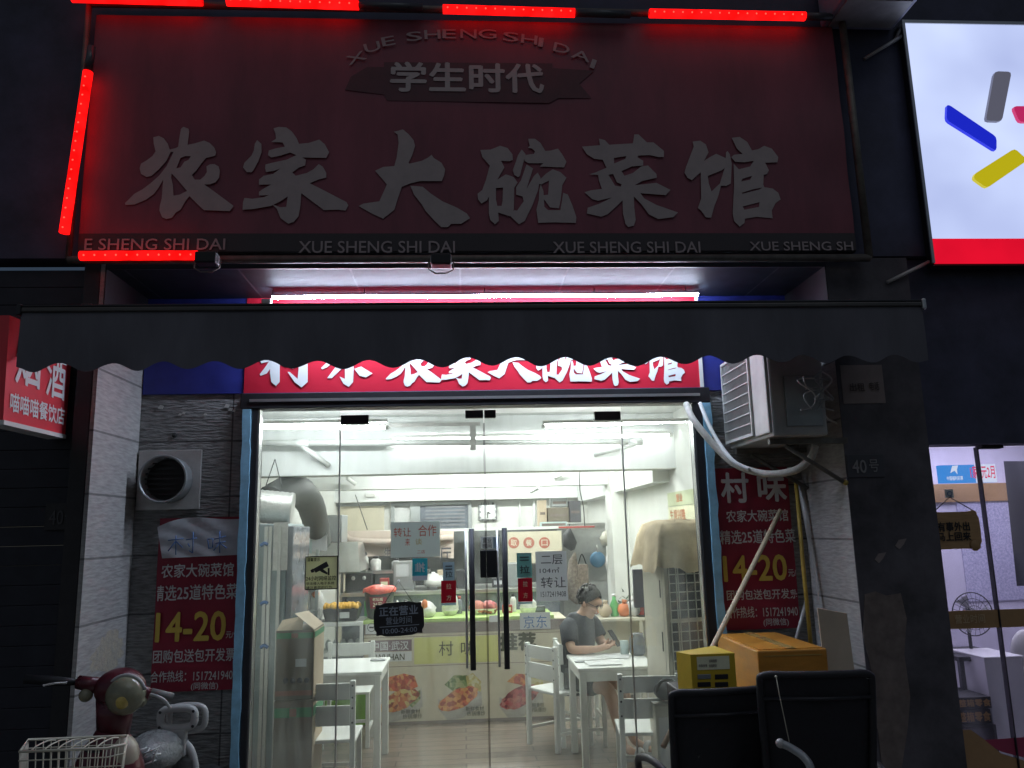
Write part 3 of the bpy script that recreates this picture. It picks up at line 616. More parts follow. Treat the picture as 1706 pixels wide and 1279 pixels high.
# ---------------- awning, half rolled in
AY = -1.2
t = thing('awning', 'black fabric awning with a scalloped valance and pale front bar', 'awning', (.13, -.7, 2.9))
ax0, ax1, az1 = -2.03, 2.29, 2.845
b = MB(); n = 60; V = []; Fs = []   # slope from the roller to the bar
for i in range(n+1):
    x = ax0+(ax1-ax0)*i/n
    for j in range(5):
        v = j/4; V.append((x, -.68+(AY+.02+.68)*v, 2.955+(az1-.02-2.955)*v-.012*math.sin(v*math.pi)))
for i in range(n):
    for j in range(4): Fs.append((i*5+j, i*5+5+j, i*5+6+j, i*5+1+j))
b.add(V, Fs, True); b.build('canopy', M['awning'], t)
b = MB(); V = []; Fs = []; n = 240; L = ax1-ax0; per = L/18.5
for i in range(n+1):
    x = ax0+L*i/n; wv = .0205*math.cos((x-ax0)/per*2*math.pi+1.2); zb = 2.555+wv; fold = .016*math.sin(x*5+.8)+.010*math.sin(x*13)+.005*math.sin(x*29)
    for j in range(7):
        v = j/6; V.append((x+(-.01*v if i == 0 else .012*v if i == n else 0), AY-.022-fold*v*v, az1-.015+(zb-az1+.015)*v))
for i in range(n):
    for j in range(6): Fs.append((i*7+j, i*7+7+j, i*7+8+j, i*7+1+j))
b.add(V, Fs, True); b.build('valance', M['awning'], t)
b = MB(); b.rbox(ax0, ax1, AY-.032, AY+.02, az1-.03, az1-.006, .006); b.build('front_bar', mat('pale_bar_paint', (.085, .08, .075), .4, .4, var=.15), t)
b = MB(); b.rbox(ax0, ax1, AY-.030, AY+.018, az1-.005, az1+.006, .003); b.build('top_rail', M['frame_dark'], t)
b = MB(); b.rbox(ax1-.002, ax1+.02, AY-.036, AY+.022, az1-.045, az1+.01, .006); b.build('end_cap', M['alu'], t)
b = MB(); b.rbox(ax0-.02, ax0+.002, AY-.036, AY+.022, az1-.045, az1+.01, .006); b.build('end_cap', M['frame_dark'], t)
b = MB(); b.tube([(ax0+.02, -.68, 2.95), (ax1-.02, -.68, 2.95)], .05, 16); b.build('roller', M['awning'], t)
for x in (-2.0, 2.24):
    b = MB(); sg = 1 if x < 0 else -1
    b.rbox(x-.03, x+.03, -.68, -.602, 2.86, 3.02, .006); b.tube([(x+sg*.06, -.66, 2.9), (x+sg*.55, -.92, 2.865)], .016); b.tube([(x+sg*.55, -.92, 2.865), (x+sg*.1, AY+.03, 2.825)], .016); b.build('folding_arm', M['frame_dark'], t)
for px_, lb in ((197, 'white triangular bracket end left of the awning roller'), (1361, 'white triangular bracket end right of the awning roller')):
    c = W(px_, 494, -.3); t = thing('bracket', lb, 'bracket', c, 'white bracket ends behind the awning')
    q = 1 if px_ < 800 else -1
    MB().hexa([c+Vector((-.022*q, 0, -.03)), c+Vector((.03*q, 0, -.03)), c+Vector((.03*q, .3, -.03)), c+Vector((-.022*q, .3, -.03)), c+Vector((-.026*q, 0, .035)), c+Vector((-.012*q, 0, .02)), c+Vector((-.012*q, .3, .02)), c+Vector((-.026*q, .3, .035))]).build('bracket_plate', M['white_plastic'], t)

# ---------------- hanging box sign at the far left, askew
t = thing('hanging_sign', 'red box sign hanging askew at the far left edge', 'sign', (-2.35, -1.0, 2.2))
# face looks to +X; run along Y from near end to far end
A = WX(5, 699, -2.1); B = WX(109, 724, -2.1); Cc = WX(16, 525, -2.1); D = WX(122, 566, -2.1)
th = Vector((-.09, 0, 0))
MB().hexa([A, B, B+th, A+th, Cc, D, D+th, Cc+th]).build('sign_box', mat('hanging_sign_red', (.78, .05, .07), .45, var=.08), t)
nrm = (B-A).cross(Cc-A).normalized(); nrm = nrm if nrm.x > 0 else -nrm; E0 = A+nrm*.004; Ux = B-A; Uz = Cc-A
b = MB(); text_on(b, '喵喵喵餐饮店', E0+Ux*.07+Uz*.09, Ux*.88, Uz*.19, .02)
text_on(b, '烟', E0+Ux*.12+Uz*.38, Ux*.38, Uz*.52, .02); text_on(b, '酒', E0+Ux*.60+Uz*.35, Ux*.34, Uz*.46, .02)
b.build('lettering', M['white_vinyl'], t, fix=False)
lo = [A+Vector((.005, 0, 0)), B+Vector((.005, 0, 0)), B+th, A+th]; dz = Vector((0, 0, -.022)); MB().hexa([p+dz for p in lo]+[p-Vector((0, 0, .001)) for p in lo]).build('lower_rim', M['white_plastic'], t)
MB().tube([(-2.15, -1.15, Cc.z-.02), (-2.15, -.56, Cc.z-.1)], .014).build('hanging_rod', M['frame_dark'], t)

# ---------------- neighbouring shop with its light box
t = thing('lightbox_sign', 'bright white light box with coloured petal logo and red lower band', 'sign', (3.6, -.75, 3.2))
lx0, lx1 = 2.735, 5.2; lz0, lzr, lz1 = 3.225, 3.375, 4.76; LY = -.69
MB().box(lx0, lx1, LY, LY+.012, lzr, lz1).build('face', E_BOX, t); MB().box(lx0, lx1, LY-.001, LY+.012, lz0, lzr-.001).build('red_band', E_BOXRED, t)
b = MB(); b.box(lx0-.02, lx1, LY-.006, -.61, lz1+.001, lz1+.022); b.box(lx0-.02, lx0-.0032, LY-.006, LY+.004, lz0, lz1); b.build('frame', M['alu'], t)
MB().box(lx0, lx1, LY+.014, -.61, lz0-.01, lz1).build('box_body', M['frame_dark'], t)
def petal(pts, col, nm):
    b = MB(); b.poly([pts], lambda x, y, q: (lambda p: Vector((p.x, p.y-.002-q, p.z)))(W(x, y, LY)), .022); pm = mat('petal_paint', col, .35, var=.04); pb = pm.node_tree.nodes['Principled BSDF']; pb.inputs['Emission Color'].default_value = (*col, 1); pb.inputs['Emission Strength'].default_value = .8; b.build(nm, pm, t)
def rc(pts, k=.12):   # round the corners a little
    out = []; n = len(pts)
    for i in range(n):
        p, a, c = Vector(pts[i]), Vector(pts[i-1]), Vector(pts[(i+1) % n])
        la, lc = (a-p).length, (c-p).length; r = min(6, la*.4, lc*.4); q0 = p+(a-p)*(r/la); q1 = p+(c-p)*(r/lc); m = p*.5+(q0+q1)*.25
        out += [tuple(q0), tuple(m), tuple(q1)]
    return out
petal(rc([(1574, 178), (1579, 179), (1656, 231), (1656, 255), (1573, 203)]), (.01, .02, .62), 'blue_petal')
petal(rc([(1653, 122), (1681, 123), (1665, 205), (1638, 204)]), (.11, .11, .15), 'grey_petal')
petal(rc([(1683, 180), (1745, 180), (1755, 206), (1694, 206)]), (.55, .02, .12), 'red_petal')
petal(rc([(1686, 250), (1706, 268), (1704, 272), (1640, 316), (1618, 300), (1620, 292)]), (.55, .47, .005), 'yellow_petal')
petal(rc([(1725, 262), (1750, 255), (1790, 320), (1765, 330)]), (.55, .3, .02), 'orange_petal')

t = thing('neighbour_shop', 'small lilac lit shop with tan bands at the right edge', 'shop', (4, .5, 0)); NB = t
b = MB(); b.box(2.63, 6.5, 1.9, 2.0, -.1, 2.6); b.box(2.63, 2.68, -.4, 1.9, -.1, 2.6); b.box(6.4, 6.5, -.4, 1.9, -.1, 2.6); b.build('shop_wall', M['lilac_wall'], t)
MB().box(2.63, 6.5, -.4, 1.9, 2.6, 2.66).build('shop_ceiling', M['lilac_wall'], t)
MB().box(2.63, 6.5, -.55, 1.9, -.15, -.02).build('shop_floor', mat('pale_shop_tile', (.45, .44, .46), .25), t)
x0, x1, z0, z1 = rp(1625, 835, 1690, 1000, 1.89); MB().box(x0-.12, x1+.4, 1.885, 1.899, z0, z1).build('speckled_panel', M['speckle'], t)
x0, x1, z0, z1 = rp(1570, 805, 1706, 835, 1.89); MB().box(2.69, 6.3, 1.87, 1.899, z0, z1).build('tan_band', M['tan_band'], t)
b = MB(); b.box(2.69, 6.4, -.46, -.448, -.1, 2.18); b.build('shop_window', M['glass_n'], t)
x0, x1, z0, z1 = rp(1626, 732, 1632, 1279, -.47); b = MB(); b.hexa([(2.985, -.478, -.1), (2.991, -.478, -.1), (2.991, -.44, -.1), (2.985, -.44, -.1), (2.985, -.478, 2.18), (2.991, -.478, 2.18), (2.991, -.44, 2.18), (2.985, -.44, 2.18)]); b.build('pane_joint', M['frame_dark'], t)
x0, x1, z0, z1 = rp(1633, 735, 1670, 747, -.48); MB().rbox(x0, x1, -.49, -.43, z0, z1, .003).build('patch_fitting', M['frame_dark'], t)
x0, x1, z0, z1 = rp(1578, 1016, 1706, 1046, -.47); b = MB(); b.box(2.69, 6.4, -.4685, -.4625, z0, z1); b.build('tan_band', M['tan_band'], t)
b = MB(); pts = [(1594, 1215), (1618, 1216), (1640, 1232), (1668, 1255), (1710, 1268), (1800, 1275), (1800, 1330), (1604, 1330)]; b.poly([pts], plane_fn(-.4655)); b.build('tan_curve', M['tan_band'], t)
b = MB(); pts = [(1634, 1233), (1706, 1228), (1800, 1226), (1800, 1274), (1706, 1262), (1668, 1252)]; b.poly([pts], plane_fn(-.4645)); b.build('red_curve', M['red_floor'], t)
b = MB()
for l in ([(1662, 985, 1698, 992), ('会员充值享优惠')], [(1662, 996, 1694, 1001), ('欢迎光临')], [(1572, 982, 1580, 986), '小']): text_px(b, l[1], *l[0], -.4625, .01)
letter(t, [('营业时间', 1590, 1023, 1640, 1038)], mat('pale_band_letter', (.55, .42, .25), .6), -.469)
ceil = MB().box(3.1, 4.9, .3, 1.5, 2.57, 2.595).build('ceiling_light', E_PANEL, t)
# things in the neighbouring shop
t = thing('led_screen', 'lit blue information screen behind the neighbouring glass', 'screen', W(1615, 800, 1.5))
x0, x1, z0, z1 = rp(1568, 774, 1659, 804, 1.5); MB().box(x0, x1, 1.5, 1.56, z0, z1).build('screen_panel', E_SCREEN, t)
b = MB(); x2 = x0+(x1-x0)*.62; b.box(x2, x1, 1.495, 1.4985, z0, z1); b.build('pale_panel', E_SCREENW, t)
b = MB(); text_px(b, '1家1元2月', 1616, 775, 1657, 797, 1.494, .02); b.build('red_lettering', E_SCREENR, t, fix=False)
b = MB(); text_px(b, '中国福利彩票', 1577, 793, 1604, 800, 1.498, .02); b.poly([[(1583, 788), (1586, 776), (1596, 775), (1594, 782), (1595, 790), (1590, 784)]], plane_fn(1.498, .002)); b.build('white_lettering', E_SCREENW, t, fix=False)
t = thing('hanging_board', 'brown wavy wooden notice board hanging on the neighbouring glass', 'sign', W(1594, 920, -.5)); HB = t
X0, X1, Z0, Z1 = rp(1549, 851, 1633, 916, -.5); pts = []
for i in range(60):
    a = 2*math.pi*i/60; sx = math.copysign(abs(math.cos(a))**.25, math.cos(a)); sz = math.copysign(abs(math.sin(a))**.25, math.sin(a))
    pts.append(((X0+X1)/2+(X1-X0)/2*sx*(1+.03*math.cos(8*a)), (Z0+Z1)/2+(Z1-Z0)/2*sz*(1+.05*math.cos(6*a))))
b = MB(); b.poly([pts], lambda x, y, q: Vector((x, -.485-q, y)), .014); b.build('board', M['brown_sign'], t)
letter(t, [('有事外出', 1561, 869, 1615, 885, .03), ('马上回来', 1561, 886, 1617, 901, .03)], M['black'], -.4995)
b = MB(); c = W(1625, 908, -.503); b.lathe((c.x, -.503, c.z), [(.001, -.006), (.028, -.005), (.032, .003)], 20, 'Y'); b.build('round_badge', M['tan_band'], t)
h = W(1582, 828, -.49); b = MB(); b.tube([W(1556, 852, -.49), h, W(1624, 852, -.49)], .003, 6); b.build('cord', M['black'], t)
t = thing('wall_hook', 'small white hook card above the brown hanging board', 'hook', h); sheet('hook_card', 1574, 815, 1588, 829, -.47, M['paper'], parent=t); letter(t, [('Q', 1577, 818, 1586, 828)], M['blue_ink'], -.4735)
t = thing('wall_poster', 'dark poster on the far right of the neighbouring glass', 'poster', W(1690, 980, 1.2)); b = MB()
b.hexa([W(1694, 976, .9), W(1790, 976, .9), W(1790, 976, .92), W(1694, 976, .92), W(1672, 768, .9), W(1790, 768, .9), W(1790, 768, .92), W(1672, 768, .92)]); b.build('poster_sheet', M['poster_dark'], t)
t = thing('pedestal_fan', 'round wire fan with clear blades behind the neighbouring glass', 'fan', W(1615, 1130, .6))
c = W(1616, 1022, .6); r = (W(1650, 1022, .6).x-W(1583, 1022, .6).x)/2; b = MB()
for rr in (1, .72, .4):
    b.tube([c+Vector((math.cos(a*math.pi/18)*r*rr, -.03-(1-rr)*.04, math.sin(a*math.pi/18)*r*rr)) for a in range(37)], .004 if rr == 1 else .0018, 6, False)
for a in range(24): b.tube([c+Vector((0, -.075, 0)), c+Vector((math.cos(a*math.pi/12)*r, -.03, math.sin(a*math.pi/12)*r))], .0013, 5)
b.build('guard', M['black'], t)
b = MB()
for a in (0, 2.1, 4.2):
    V = []
    for i in range(5):
        for s_ in (-.35, .35): V.append(c+Vector((math.cos(a+s_*(.5+i*.15))*r*(.12+.2*i), -.02+.02*s_, math.sin(a+s_*(.5+i*.15))*r*(.12+.2*i))))
    b.add(V, [(2*i, 2*i+1, 2*i+3, 2*i+2) for i in range(4)])
b.build('blade', M['bag_clear'], t); MB().ball(c, (.04, .07, .04)).build('motor', M['black'], t); MB().tube([c+Vector((-.01, .02, 0)), c+Vector((-.01, .02, -.3))], .012).build('pole', M['black'], t)
t = thing('black_table', 'black topped table under the wire fan', 'table', W(1625, 1150, .6)); z = W(1620, 1088, .55).z; xl, xr = W(1584, 1088, .5).x, W(1676, 1088, .5).x
MB().rbox(xl, xr, .42, .85, z-.03, z, .004).build('tabletop', M['black'], t)
for x in (xl+.03, xr-.03):
    for y in (.45, .82): MB().box(x-.015, x+.015, y-.015, y+.015, -.02, z-.03).build('leg', M['frame_dark'], t)
t = thing('plastic_bin', 'tall white bin on the floor of the neighbouring shop', 'bin', W(1680, 1190, .3)); x0, x1, z0, z1 = rp(1642, 1096, 1700, 1192, .3)
MB().hexa([(x0+.03, .3, -.02), (x1, .3, -.02), (x1, .6, -.02), (x0+.03, .6, -.02), (x0, .28, z1), (x1+.02, .28, z1), (x1+.02, .62, z1), (x0, .62, z1)]).build('bin_body', M['white_plastic'], t); MB().rbox(x0-.005, x1+.03, .27, .63, z1, z1+.015, .005).build('lid', M['white_plastic'], t)
t = thing('water_jug', 'white plastic jug on the shelf below the wire fan', 'jug', W(1622, 1150, .5)); c = W(1624, 1152, .52); MB().lathe((c.x, .52, c.z), [(.05, 0), (.06, .02), (.06, .15), (.05, .17), (.02, .19), (.02, .22)]).build('jug_body', M['bag_clear'], t)
for k, (ya, yb, lb) in enumerate(((1161, 1181, 'upper black carton with orange printed characters'), (1182, 1206, 'lower black carton with orange printed characters'))):
    x0, x1, z0, z1 = rp(1594, ya, 1652, yb, .2); t = thing('printed_carton', lb, 'carton', (x0, .2, z0), 'black cartons with orange print')
    MB().rbox(x0, x1, .2, .5, z0, z1, .004).build('carton_body', M['black'], t); letter(t, [('整箱零食', 1596, ya+3, 1650, yb-4, .03)], mat('orange_carton_print', (.45, .26, .08), .6), .198)
t = thing('snack_shelf', 'low dark shelf holding cartons in the neighbouring shop', 'shelf', W(1620, 1210, .3)); x0, x1, z0, z1 = rp(1590, 1207, 1656, 1212, .2); b = MB(); b.box(x0, x1, .18, .56, z0, z1); b.box(x0, x0+.02, .18, .56, -.02, z0); b.box(x1-.02, x1, .18, .56, -.02, z0)
zz = c.z; b.box(x0, x1, .5, .56, z1, z1+.02); b.build('shelf_board', M['frame_dark'], t); MB().box(x0, x1, .4, .62, zz-.02, zz).build('shelf_board', M['frame_dark'], t)
t = thing('swivel_chair', 'pale grey padded chair at the right edge inside the neighbouring shop', 'chair', W(1700, 1150, .7)); c = W(1712, 1090, .7)
MB().ball(c, (.12, .05, .17), 20, 14).build('backrest', M['ac_white'], t); MB().ball((c.x, .5, c.z-.25), (.22, .22, .05)).build('seat', M['ac_white'], t); MB().tube([(c.x, .5, -.02), (c.x, .5, c.z-.25)], .03).build('pedestal', M['frame_dark'], t)

# ================================================================ ON THE FACADE
# exhaust outlet
t = thing('exhaust_vent', 'round exhaust outlet on a square steel plate above the left poster', 'vent', (-1.66, 0, 2.0))
x0, x1, z0, z1 = rp(229, 750, 334, 849, -.02); MB().rbox(x0, x1, -.022, -.004, z0, z1, .003).build('mounting_plate', M['galv'], t)
c = W(279, 799, -.06); r = .135
b = MB(); b.lathe((c.x, 0, c.z), [(r, -.02), (r, -.135), (r+.006, -.14), (r+.003, -.145), (r-.008, -.14), (r-.012, -.03)], 36, 'Y'); b.build('pipe_collar', M['grey_metal'], t)
b = MB(); b.lathe((c.x, 0, c.z), [(.001, -.05), (r-.013, -.05)], 30, 'Y')
for i in range(9):
    zz = -r+.03*i+.015; hw = math.sqrt(max(0, (r-.014)**2-zz*zz)); b.box(c.x-hw, c.x+hw, -.09, -.088, c.z+zz, c.z+zz+.009)
b.build('louvre', M['grille_dark'], t)

def poster(name, x0, x1, y0, y1, label, lines, kind):
    Y = -.012; X0, X1, Z0, Z1 = rp(x0, y0, x1, y1, Y); t = thing(name, label, 'poster', ((X0+X1)/2, 0, Z0), 'crimson menu posters beside the door')
    b = MB(); n, m_ = 10, 24; V = []; Fs = []
    for i in range(n+1):
        for j in range(m_+1):
            u, v = i/n, j/m_; bul = .006*math.sin(u*math.pi)*(1+.6*math.sin(v*19))+.003*math.sin(v*11+u*4)
            V.append((X0+(X1-X0)*u, Y-.004-bul, Z0+(Z1-Z0)*v))
    for i in range(n):
        for j in range(m_): Fs.append((i*(m_+1)+j, (i+1)*(m_+1)+j, (i+1)*(m_+1)+j+1, i*(m_+1)+j+1))
    b.add(V, Fs, True); b.build('poster_sheet', M['poster'], t)
    b = MB()
    for it in lines:
        if it[0] != 'Y': text_px(b, it[0], *it[1:5], Y, it[5] if len(it) > 5 else .015, dy=.019, clip=it[6] if len(it) > 6 else None)
    b.build('lettering', M['poster_white'], t, fix=False)
    b = MB()
    for it in lines:
        if it[0] == 'Y': text_px(b, it[1], *it[2:6], Y, .03, dy=.019, clip=it[6] if len(it) > 6 else None)
    b.build('price_lettering', M['yellow_ink'], t, fix=False)
    return t
tp = poster('menu_poster', 259, 404, 862, 1150, 'crimson menu poster under the exhaust outlet with a white sheet taped over its top', [
    ('农家大碗菜馆', 271, 938, 391, 961), ('精选25道特色菜', 256, 973, 398, 999, .015, (.045, 1)), ('Y', '14-20', 261, 1018, 378, 1068), ('元/份', 378, 1050, 400, 1062, .01),
    ('团购包送包开发票', 257, 1080, 394, 1102), ('合作热线：15172419408', 253, 1115, 396, 1134, .01), ('(同微信)', 320, 1135, 365, 1149, .01)], 0)
t = thing('taped_sheet', 'crumpled white sheet taped over the top of the crimson poster', 'paper', W(335, 920, -.03))
b = MB(); nu, nv = 16, 10; V = []; Fs = []
pA, pB, pC, pD = (270, 930), (400, 924), (262, 878), (402, 864)
for i in range(nu+1):
    for j in range(nv+1):
        u, v = i/nu, j/nv; px = (pA[0]*(1-u)+pB[0]*u)*(1-v)+(pC[0]*(1-u)+pD[0]*u)*v; py = (pA[1]*(1-u)+pB[1]*u)*(1-v)+((pC[1]+12*(1-u)*0)*(1-u)+pD[1]*u)*v-14*math.sin(u*math.pi)*v*(1-u)*1.3
        p = W(px, py, -.036-.006*math.sin(u*13+v*5)*math.sin(v*9+u*3)-.03*max(0, .25-u)*v); V.append(p)
for i in range(nu):
    for j in range(nv): Fs.append((i*(nv+1)+j, (i+1)*(nv+1)+j, (i+1)*(nv+1)+j+1, i*(nv+1)+j+1))
b.add(V, Fs, True); b.build('sheet', M['paper_grey'], t)
b = MB()
for l in (((293, 892), (293, 924)), ((280, 900), (306, 897)), ((292, 902), (280, 918)), ((294, 902), (304, 912)), ((310, 899), (328, 896)), ((322, 886), (321, 921)), ((321, 921), (315, 917)), ((313, 905), (316, 911)),
          ((346, 898), (348, 914)), ((346, 898), (355, 897)), ((355, 897), (354, 912)), ((348, 913), (354, 912)), ((357, 898), (376, 893)), ((359, 905), (376, 902)), ((366, 884), (366, 921)), ((365, 905), (356, 917)), ((367, 905), (378, 913))):
    b.tube([W(*q, -.056) for q in l], .0032, 6)
b.build('handwriting', M['blue_ink'], t)
poster('menu_poster', 1188, 1322, 779, 1048, 'crimson menu poster behind the leaning stick with two big white characters on top', [
    ('村', 1199, 787, 1246, 838, .03), ('味', 1260, 787, 1308, 836, .03), ('农家大碗菜馆', 1208, 849, 1311, 869), ('精选25道特色菜', 1198, 882, 1323, 905), ('Y', '14-20', 1203, 924, 1309, 968), ('元/', 1311, 948, 1324, 960, .01),
    ('团购包送包开发票', 1209, 981, 1328, 998, .015, (0, .99)), ('合作热线：1517241940', 1207, 1009, 1327, 1028, .01), ('(同微信)', 1270, 1029, 1312, 1043, .01)], 1)

# air-conditioner outdoor unit, its end towards the street, grille towards the door
AX0, AX1, AY0, AY1, AZ0, AZ1 = 1.665, 1.985, -.735, -.02, 2.235, 2.79
t = thing('air_conditioner', 'dusty white outdoor air conditioner hung above the right poster', 'air conditioner', (1.82, -.4, 2.235))
MB().rbox(AX0+.012, AX1, AY0, AY1, AZ0, AZ1, .014).build('casing', M['ac_white'], t)
gy0, gy1, gz0, gz1 = AY0+.24, AY1-.03, AZ0+.045, AZ1-.03
b = MB(); b.rbox(AX0-.004, AX0+.02, AY0+.012, gy0-.012, AZ0+.02, AZ1-.01, .008); b.build('front_panel', M['ac_white'], t)
MB().box(AX0+.002, AX0+.011, gy0, gy1, gz0, gz1).build('fan_opening', M['grille_dark'], t)
gcy, gcz = (gy0+gy1)/2, (gz0+gz1)/2
b = MB()
for a in range(3):
    V = []
    for i in range(6):
        for s_ in (-.42, .42):
            ang = a*2.094+s_+i*.12; rr = .05+.16*i/5; V.append((AX0+.006-.006*s_, gcy+math.cos(ang)*rr, gcz+math.sin(ang)*rr))
    b.add(V, [(2*i, 2*i+1, 2*i+3, 2*i+2) for i in range(5)])
b.build('fan_blade', M['frame_dark'], t)
b = MB(); g = .003
for i in range(27): y = gy0+(gy1-gy0)*i/26; b.box(AX0-.012, AX0-.008, y-.0014, y+.0014, gz0, gz1)
for i in range(9): z = gz0+(gz1-gz0)*i/8; b.box(AX0-.0165, AX0-.0122, gy0, gy1, z-.003, z+.003)
for (y_0, y_1, z_0, z_1) in ((gy0-.014, gy1+.014, gz0-.014, gz0), (gy0-.014, gy1+.014, gz1, gz1+.014), (gy0-.014, gy0-.0005, gz0, gz1), (gy1+.0005, gy1+.014, gz0, gz1)): b.box(AX0-.018, AX0+.012, y_0, y_1, z_0, z_1)
b.build('wire_grille', M['ac_white'], t)
b = MB(); b.rbox(AX0+.09, AX1-.03, AY0-.014, AY0-.0005, AZ0+.05, AZ0+.33, .01); b.build('service_cover', M['grey_metal'], t)
c0 = Vector((AX1-.06, AY0-.03, AZ0+.3))
for k in range(6):
    b = MB(); x_ = random.uniform(-.1, .06); P = [c0+Vector((x_+.05*math.sin(i*1.7+k), -.02-.03*abs(math.sin(i+k)), .02-.035*i+.03*math.cos(i*1.3+k*2))) for i in range(6)]
    b.tube(spl(P, 6), .004, 7); b.build('loose_cable', M['grey_metal' if k % 2 else 'galv'], t)
t = thing('wall_bracket', 'rusty angle bracket carrying the outdoor air conditioner', 'bracket', (2.0, -.4, 2.2))
b = MB(); b.box(AX0+.02, 2.125, -.66, -.625, 2.2, 2.23); b.box(AX0+.02, 2.125, -.12, -.085, 2.2, 2.23); b.build('bracket_bar', M['frame_rust'], t)
b = MB(); b.tube([(1.78, -.64, 2.19), (2.12, -.60, 1.98)], .012, 6); b.tube([(1.78, -.1, 2.19), (2.12, -.1, 1.98)], .012, 6); b.build('brace', M['frame_rust'], t)
MB().ball((2.115, -.605, 1.985), .016).build('bolt', mat('brass_bolt', (.5, .38, .1), .35, .8), t)
t = thing('electric_box', 'small grey switch box with a hanging wire behind the air conditioner', 'switch box', W(1345, 620, -.5))
c = W(1334, 615, -.5); MB().rbox(c.x-.05, c.x+.05, -.5, -.4, c.z-.09, c.z+.12, .006).build('box_body', M['ac_white'], t)
MB().tube([c+Vector((.0, -.01, -.09)), c+Vector((.04, -.03, -.2)), c+Vector((.12, -.03, -.3)), c+Vector((.19, -.05, -.34)), c+Vector((.185, -.05, -.42))], .006, 7).build('wire', M['white_plastic'], t)
MB().box(c.x-.04, c.x+.06, -.495, -.405, c.z-.1, c.z-.0905).build('red_strip', M['red_print'], t)
MB().rbox(c.x-.02, c.x+.02, -.4, .0, c.z-.02, c.z+.04, .005).build('conduit', M['grey_metal'], t)
t = thing('refrigerant_hose', 'thick taped pipe drooping from the door corner under the air conditioner', 'hose', W(1145, 672, -.1))
b = MB(); b.tube(spl([W(1143, 673, -.04), W(1152, 694, -.12), W(1168, 716, -.16), W(1196, 748, -.2), W(1228, 775, -.26), W(1275, 789, -.36), W(1322, 784, -.48), W(1350, 764, -.55), W(1358, 742, -.58)]), .021, 12)
b.build('main_pipe', M['hose'], t); b = MB(); b.tube(spl([W(1166, 671, -.08), W(1180, 705, -.14), W(1198, 738, -.2), W(1222, 768, -.28), W(1248, 782, -.33)]), .012, 10); b.build('drain_pipe', M['pvc'], t)
# column: plate, notice, torn paper
t = thing('number_plate', 'dim house number plate 40 on the dark column right of the poster', 'number plate', W(1440, 775, -.61)); x0, x1, z0, z1 = rp(1411, 757, 1472, 795, -.6)
MB().rbox(x0, x1, -.607, -.601, z0, z1, .003).build('plate', mat('dim_plate', (.06, .06, .07), .5), t); letter(t, [('40', 1419, 766, 1443, 788, .02), ('号', 1447, 765, 1463, 786, .01)], mat('plate_letter', (.26, .25, .25), .6), -.607)
t = sheet('notice', 1402, 608, 1472, 672, -.6005, M['notice'], 'faded paper notice high on the dark column below the awning', 'paper'); letter(t, [('出租', 1415, 638, 1440, 652), ('电话', 1448, 636, 1464, 650)], mat('faint_notice_ink', (.08, .065, .06), .8), -.604)
t = thing('torn_poster', 'long torn and peeling paper strip on the lower dark column', 'paper', W(1490, 1100, -.61)); b = MB()
pts = [(1440, 990), (1458, 985), (1476, 992), (1500, 988), (1510, 1030), (1506, 1090), (1516, 1160), (1512, 1210), (1500, 1290), (1470, 1290), (1462, 1215), (1448, 1190), (1452, 1120), (1438, 1060)]
b.poly([pts], plane_fn(-.601), .004); b.build('paper_strip', M['scrap'], t)
for px_, py_, lb in ((1466, 928, 'tiny torn paper scrap beside the brown hanging board'), (1500, 905, 'tiny pale scrap stuck high on the dark column')):
    c = W(px_, py_, -.603); t = thing('paper_scrap', lb, 'paper', c, 'paper scraps on the column'); b = MB(); b.poly([[(px_-9, py_+4), (px_-3, py_-6), (px_+10, py_-8), (px_+5, py_+2), (px_-2, py_+10)]], plane_fn(-.601), .003); b.build('scrap', M['notice'], t)

# ---------------- things leaning and stacked at the right of the door
t = thing('broom_stick', 'pale wooden broom stick leaning across the right poster', 'stick', W(1188, 1085, -.5)); A = W(1186, 1080, -.62); B = W(1300, 850, -.06)
MB().tube([A+(A-B)*.55, A, B], .0135, 10).build('handle', M['wood'], t)
t = thing('yellow_pole', 'thin yellow pole standing right of the crimson poster', 'pole', W(1352, 1075, -.2)); MB().tube([W(1326, 800, -.05), W(1337, 930, -.12), W(1352, 1085, -.22)], .012, 10).build('pole_shaft', M['bamboo'], t)
t = thing('drain_pipe', 'grey plastic pipe running down the wall behind the cardboard', 'pipe', W(1372, 1020, -.1)); MB().tube([W(1333, 800, -.03), W(1346, 870, -.03), W(1372, 1010, -.1), W(1380, 1060, -.1)], .022, 10).build('pipe_shaft', M['galv'], t)
t = thing('metal_rod', 'short grey rod leaning beside the yellow pole', 'rod', W(1328, 1062, -.15)); MB().tube([W(1343, 1002, -.03), W(1326, 1065, -.2)], .010, 8).build('rod_shaft', M['galv'], t)
t = thing('cardboard_sheet', 'flat brown cardboard sheet leaning by the right pilaster', 'cardboard', W(1395, 1120, -.75))
b = MB(); A, B, Cc, D = W(1380, 1165, -.80), W(1430, 1165, -.80), W(1411, 1022, -.68), W(1362, 1013, -.68); off = Vector((0, .008, .002)); b.hexa([A, B, B+off, A+off, D, Cc, Cc+off, D+off]); b.build('sheet', M['card'], t)
CY0 = -.78; zt = W(1262, 1084, CY0).z; X0, X1 = W(1262, 1084, CY0).x, W(1378, 1084, CY0).x
t = thing('big_carton', 'large glossy orange carton on top of the stack by the wall', 'carton', ((X0+X1)/2, CY0, zt-.34))
MB().rbox(X0, X1, CY0, -.12, zt-.34, zt, .008).build('carton_body', M['orange_box'], t)
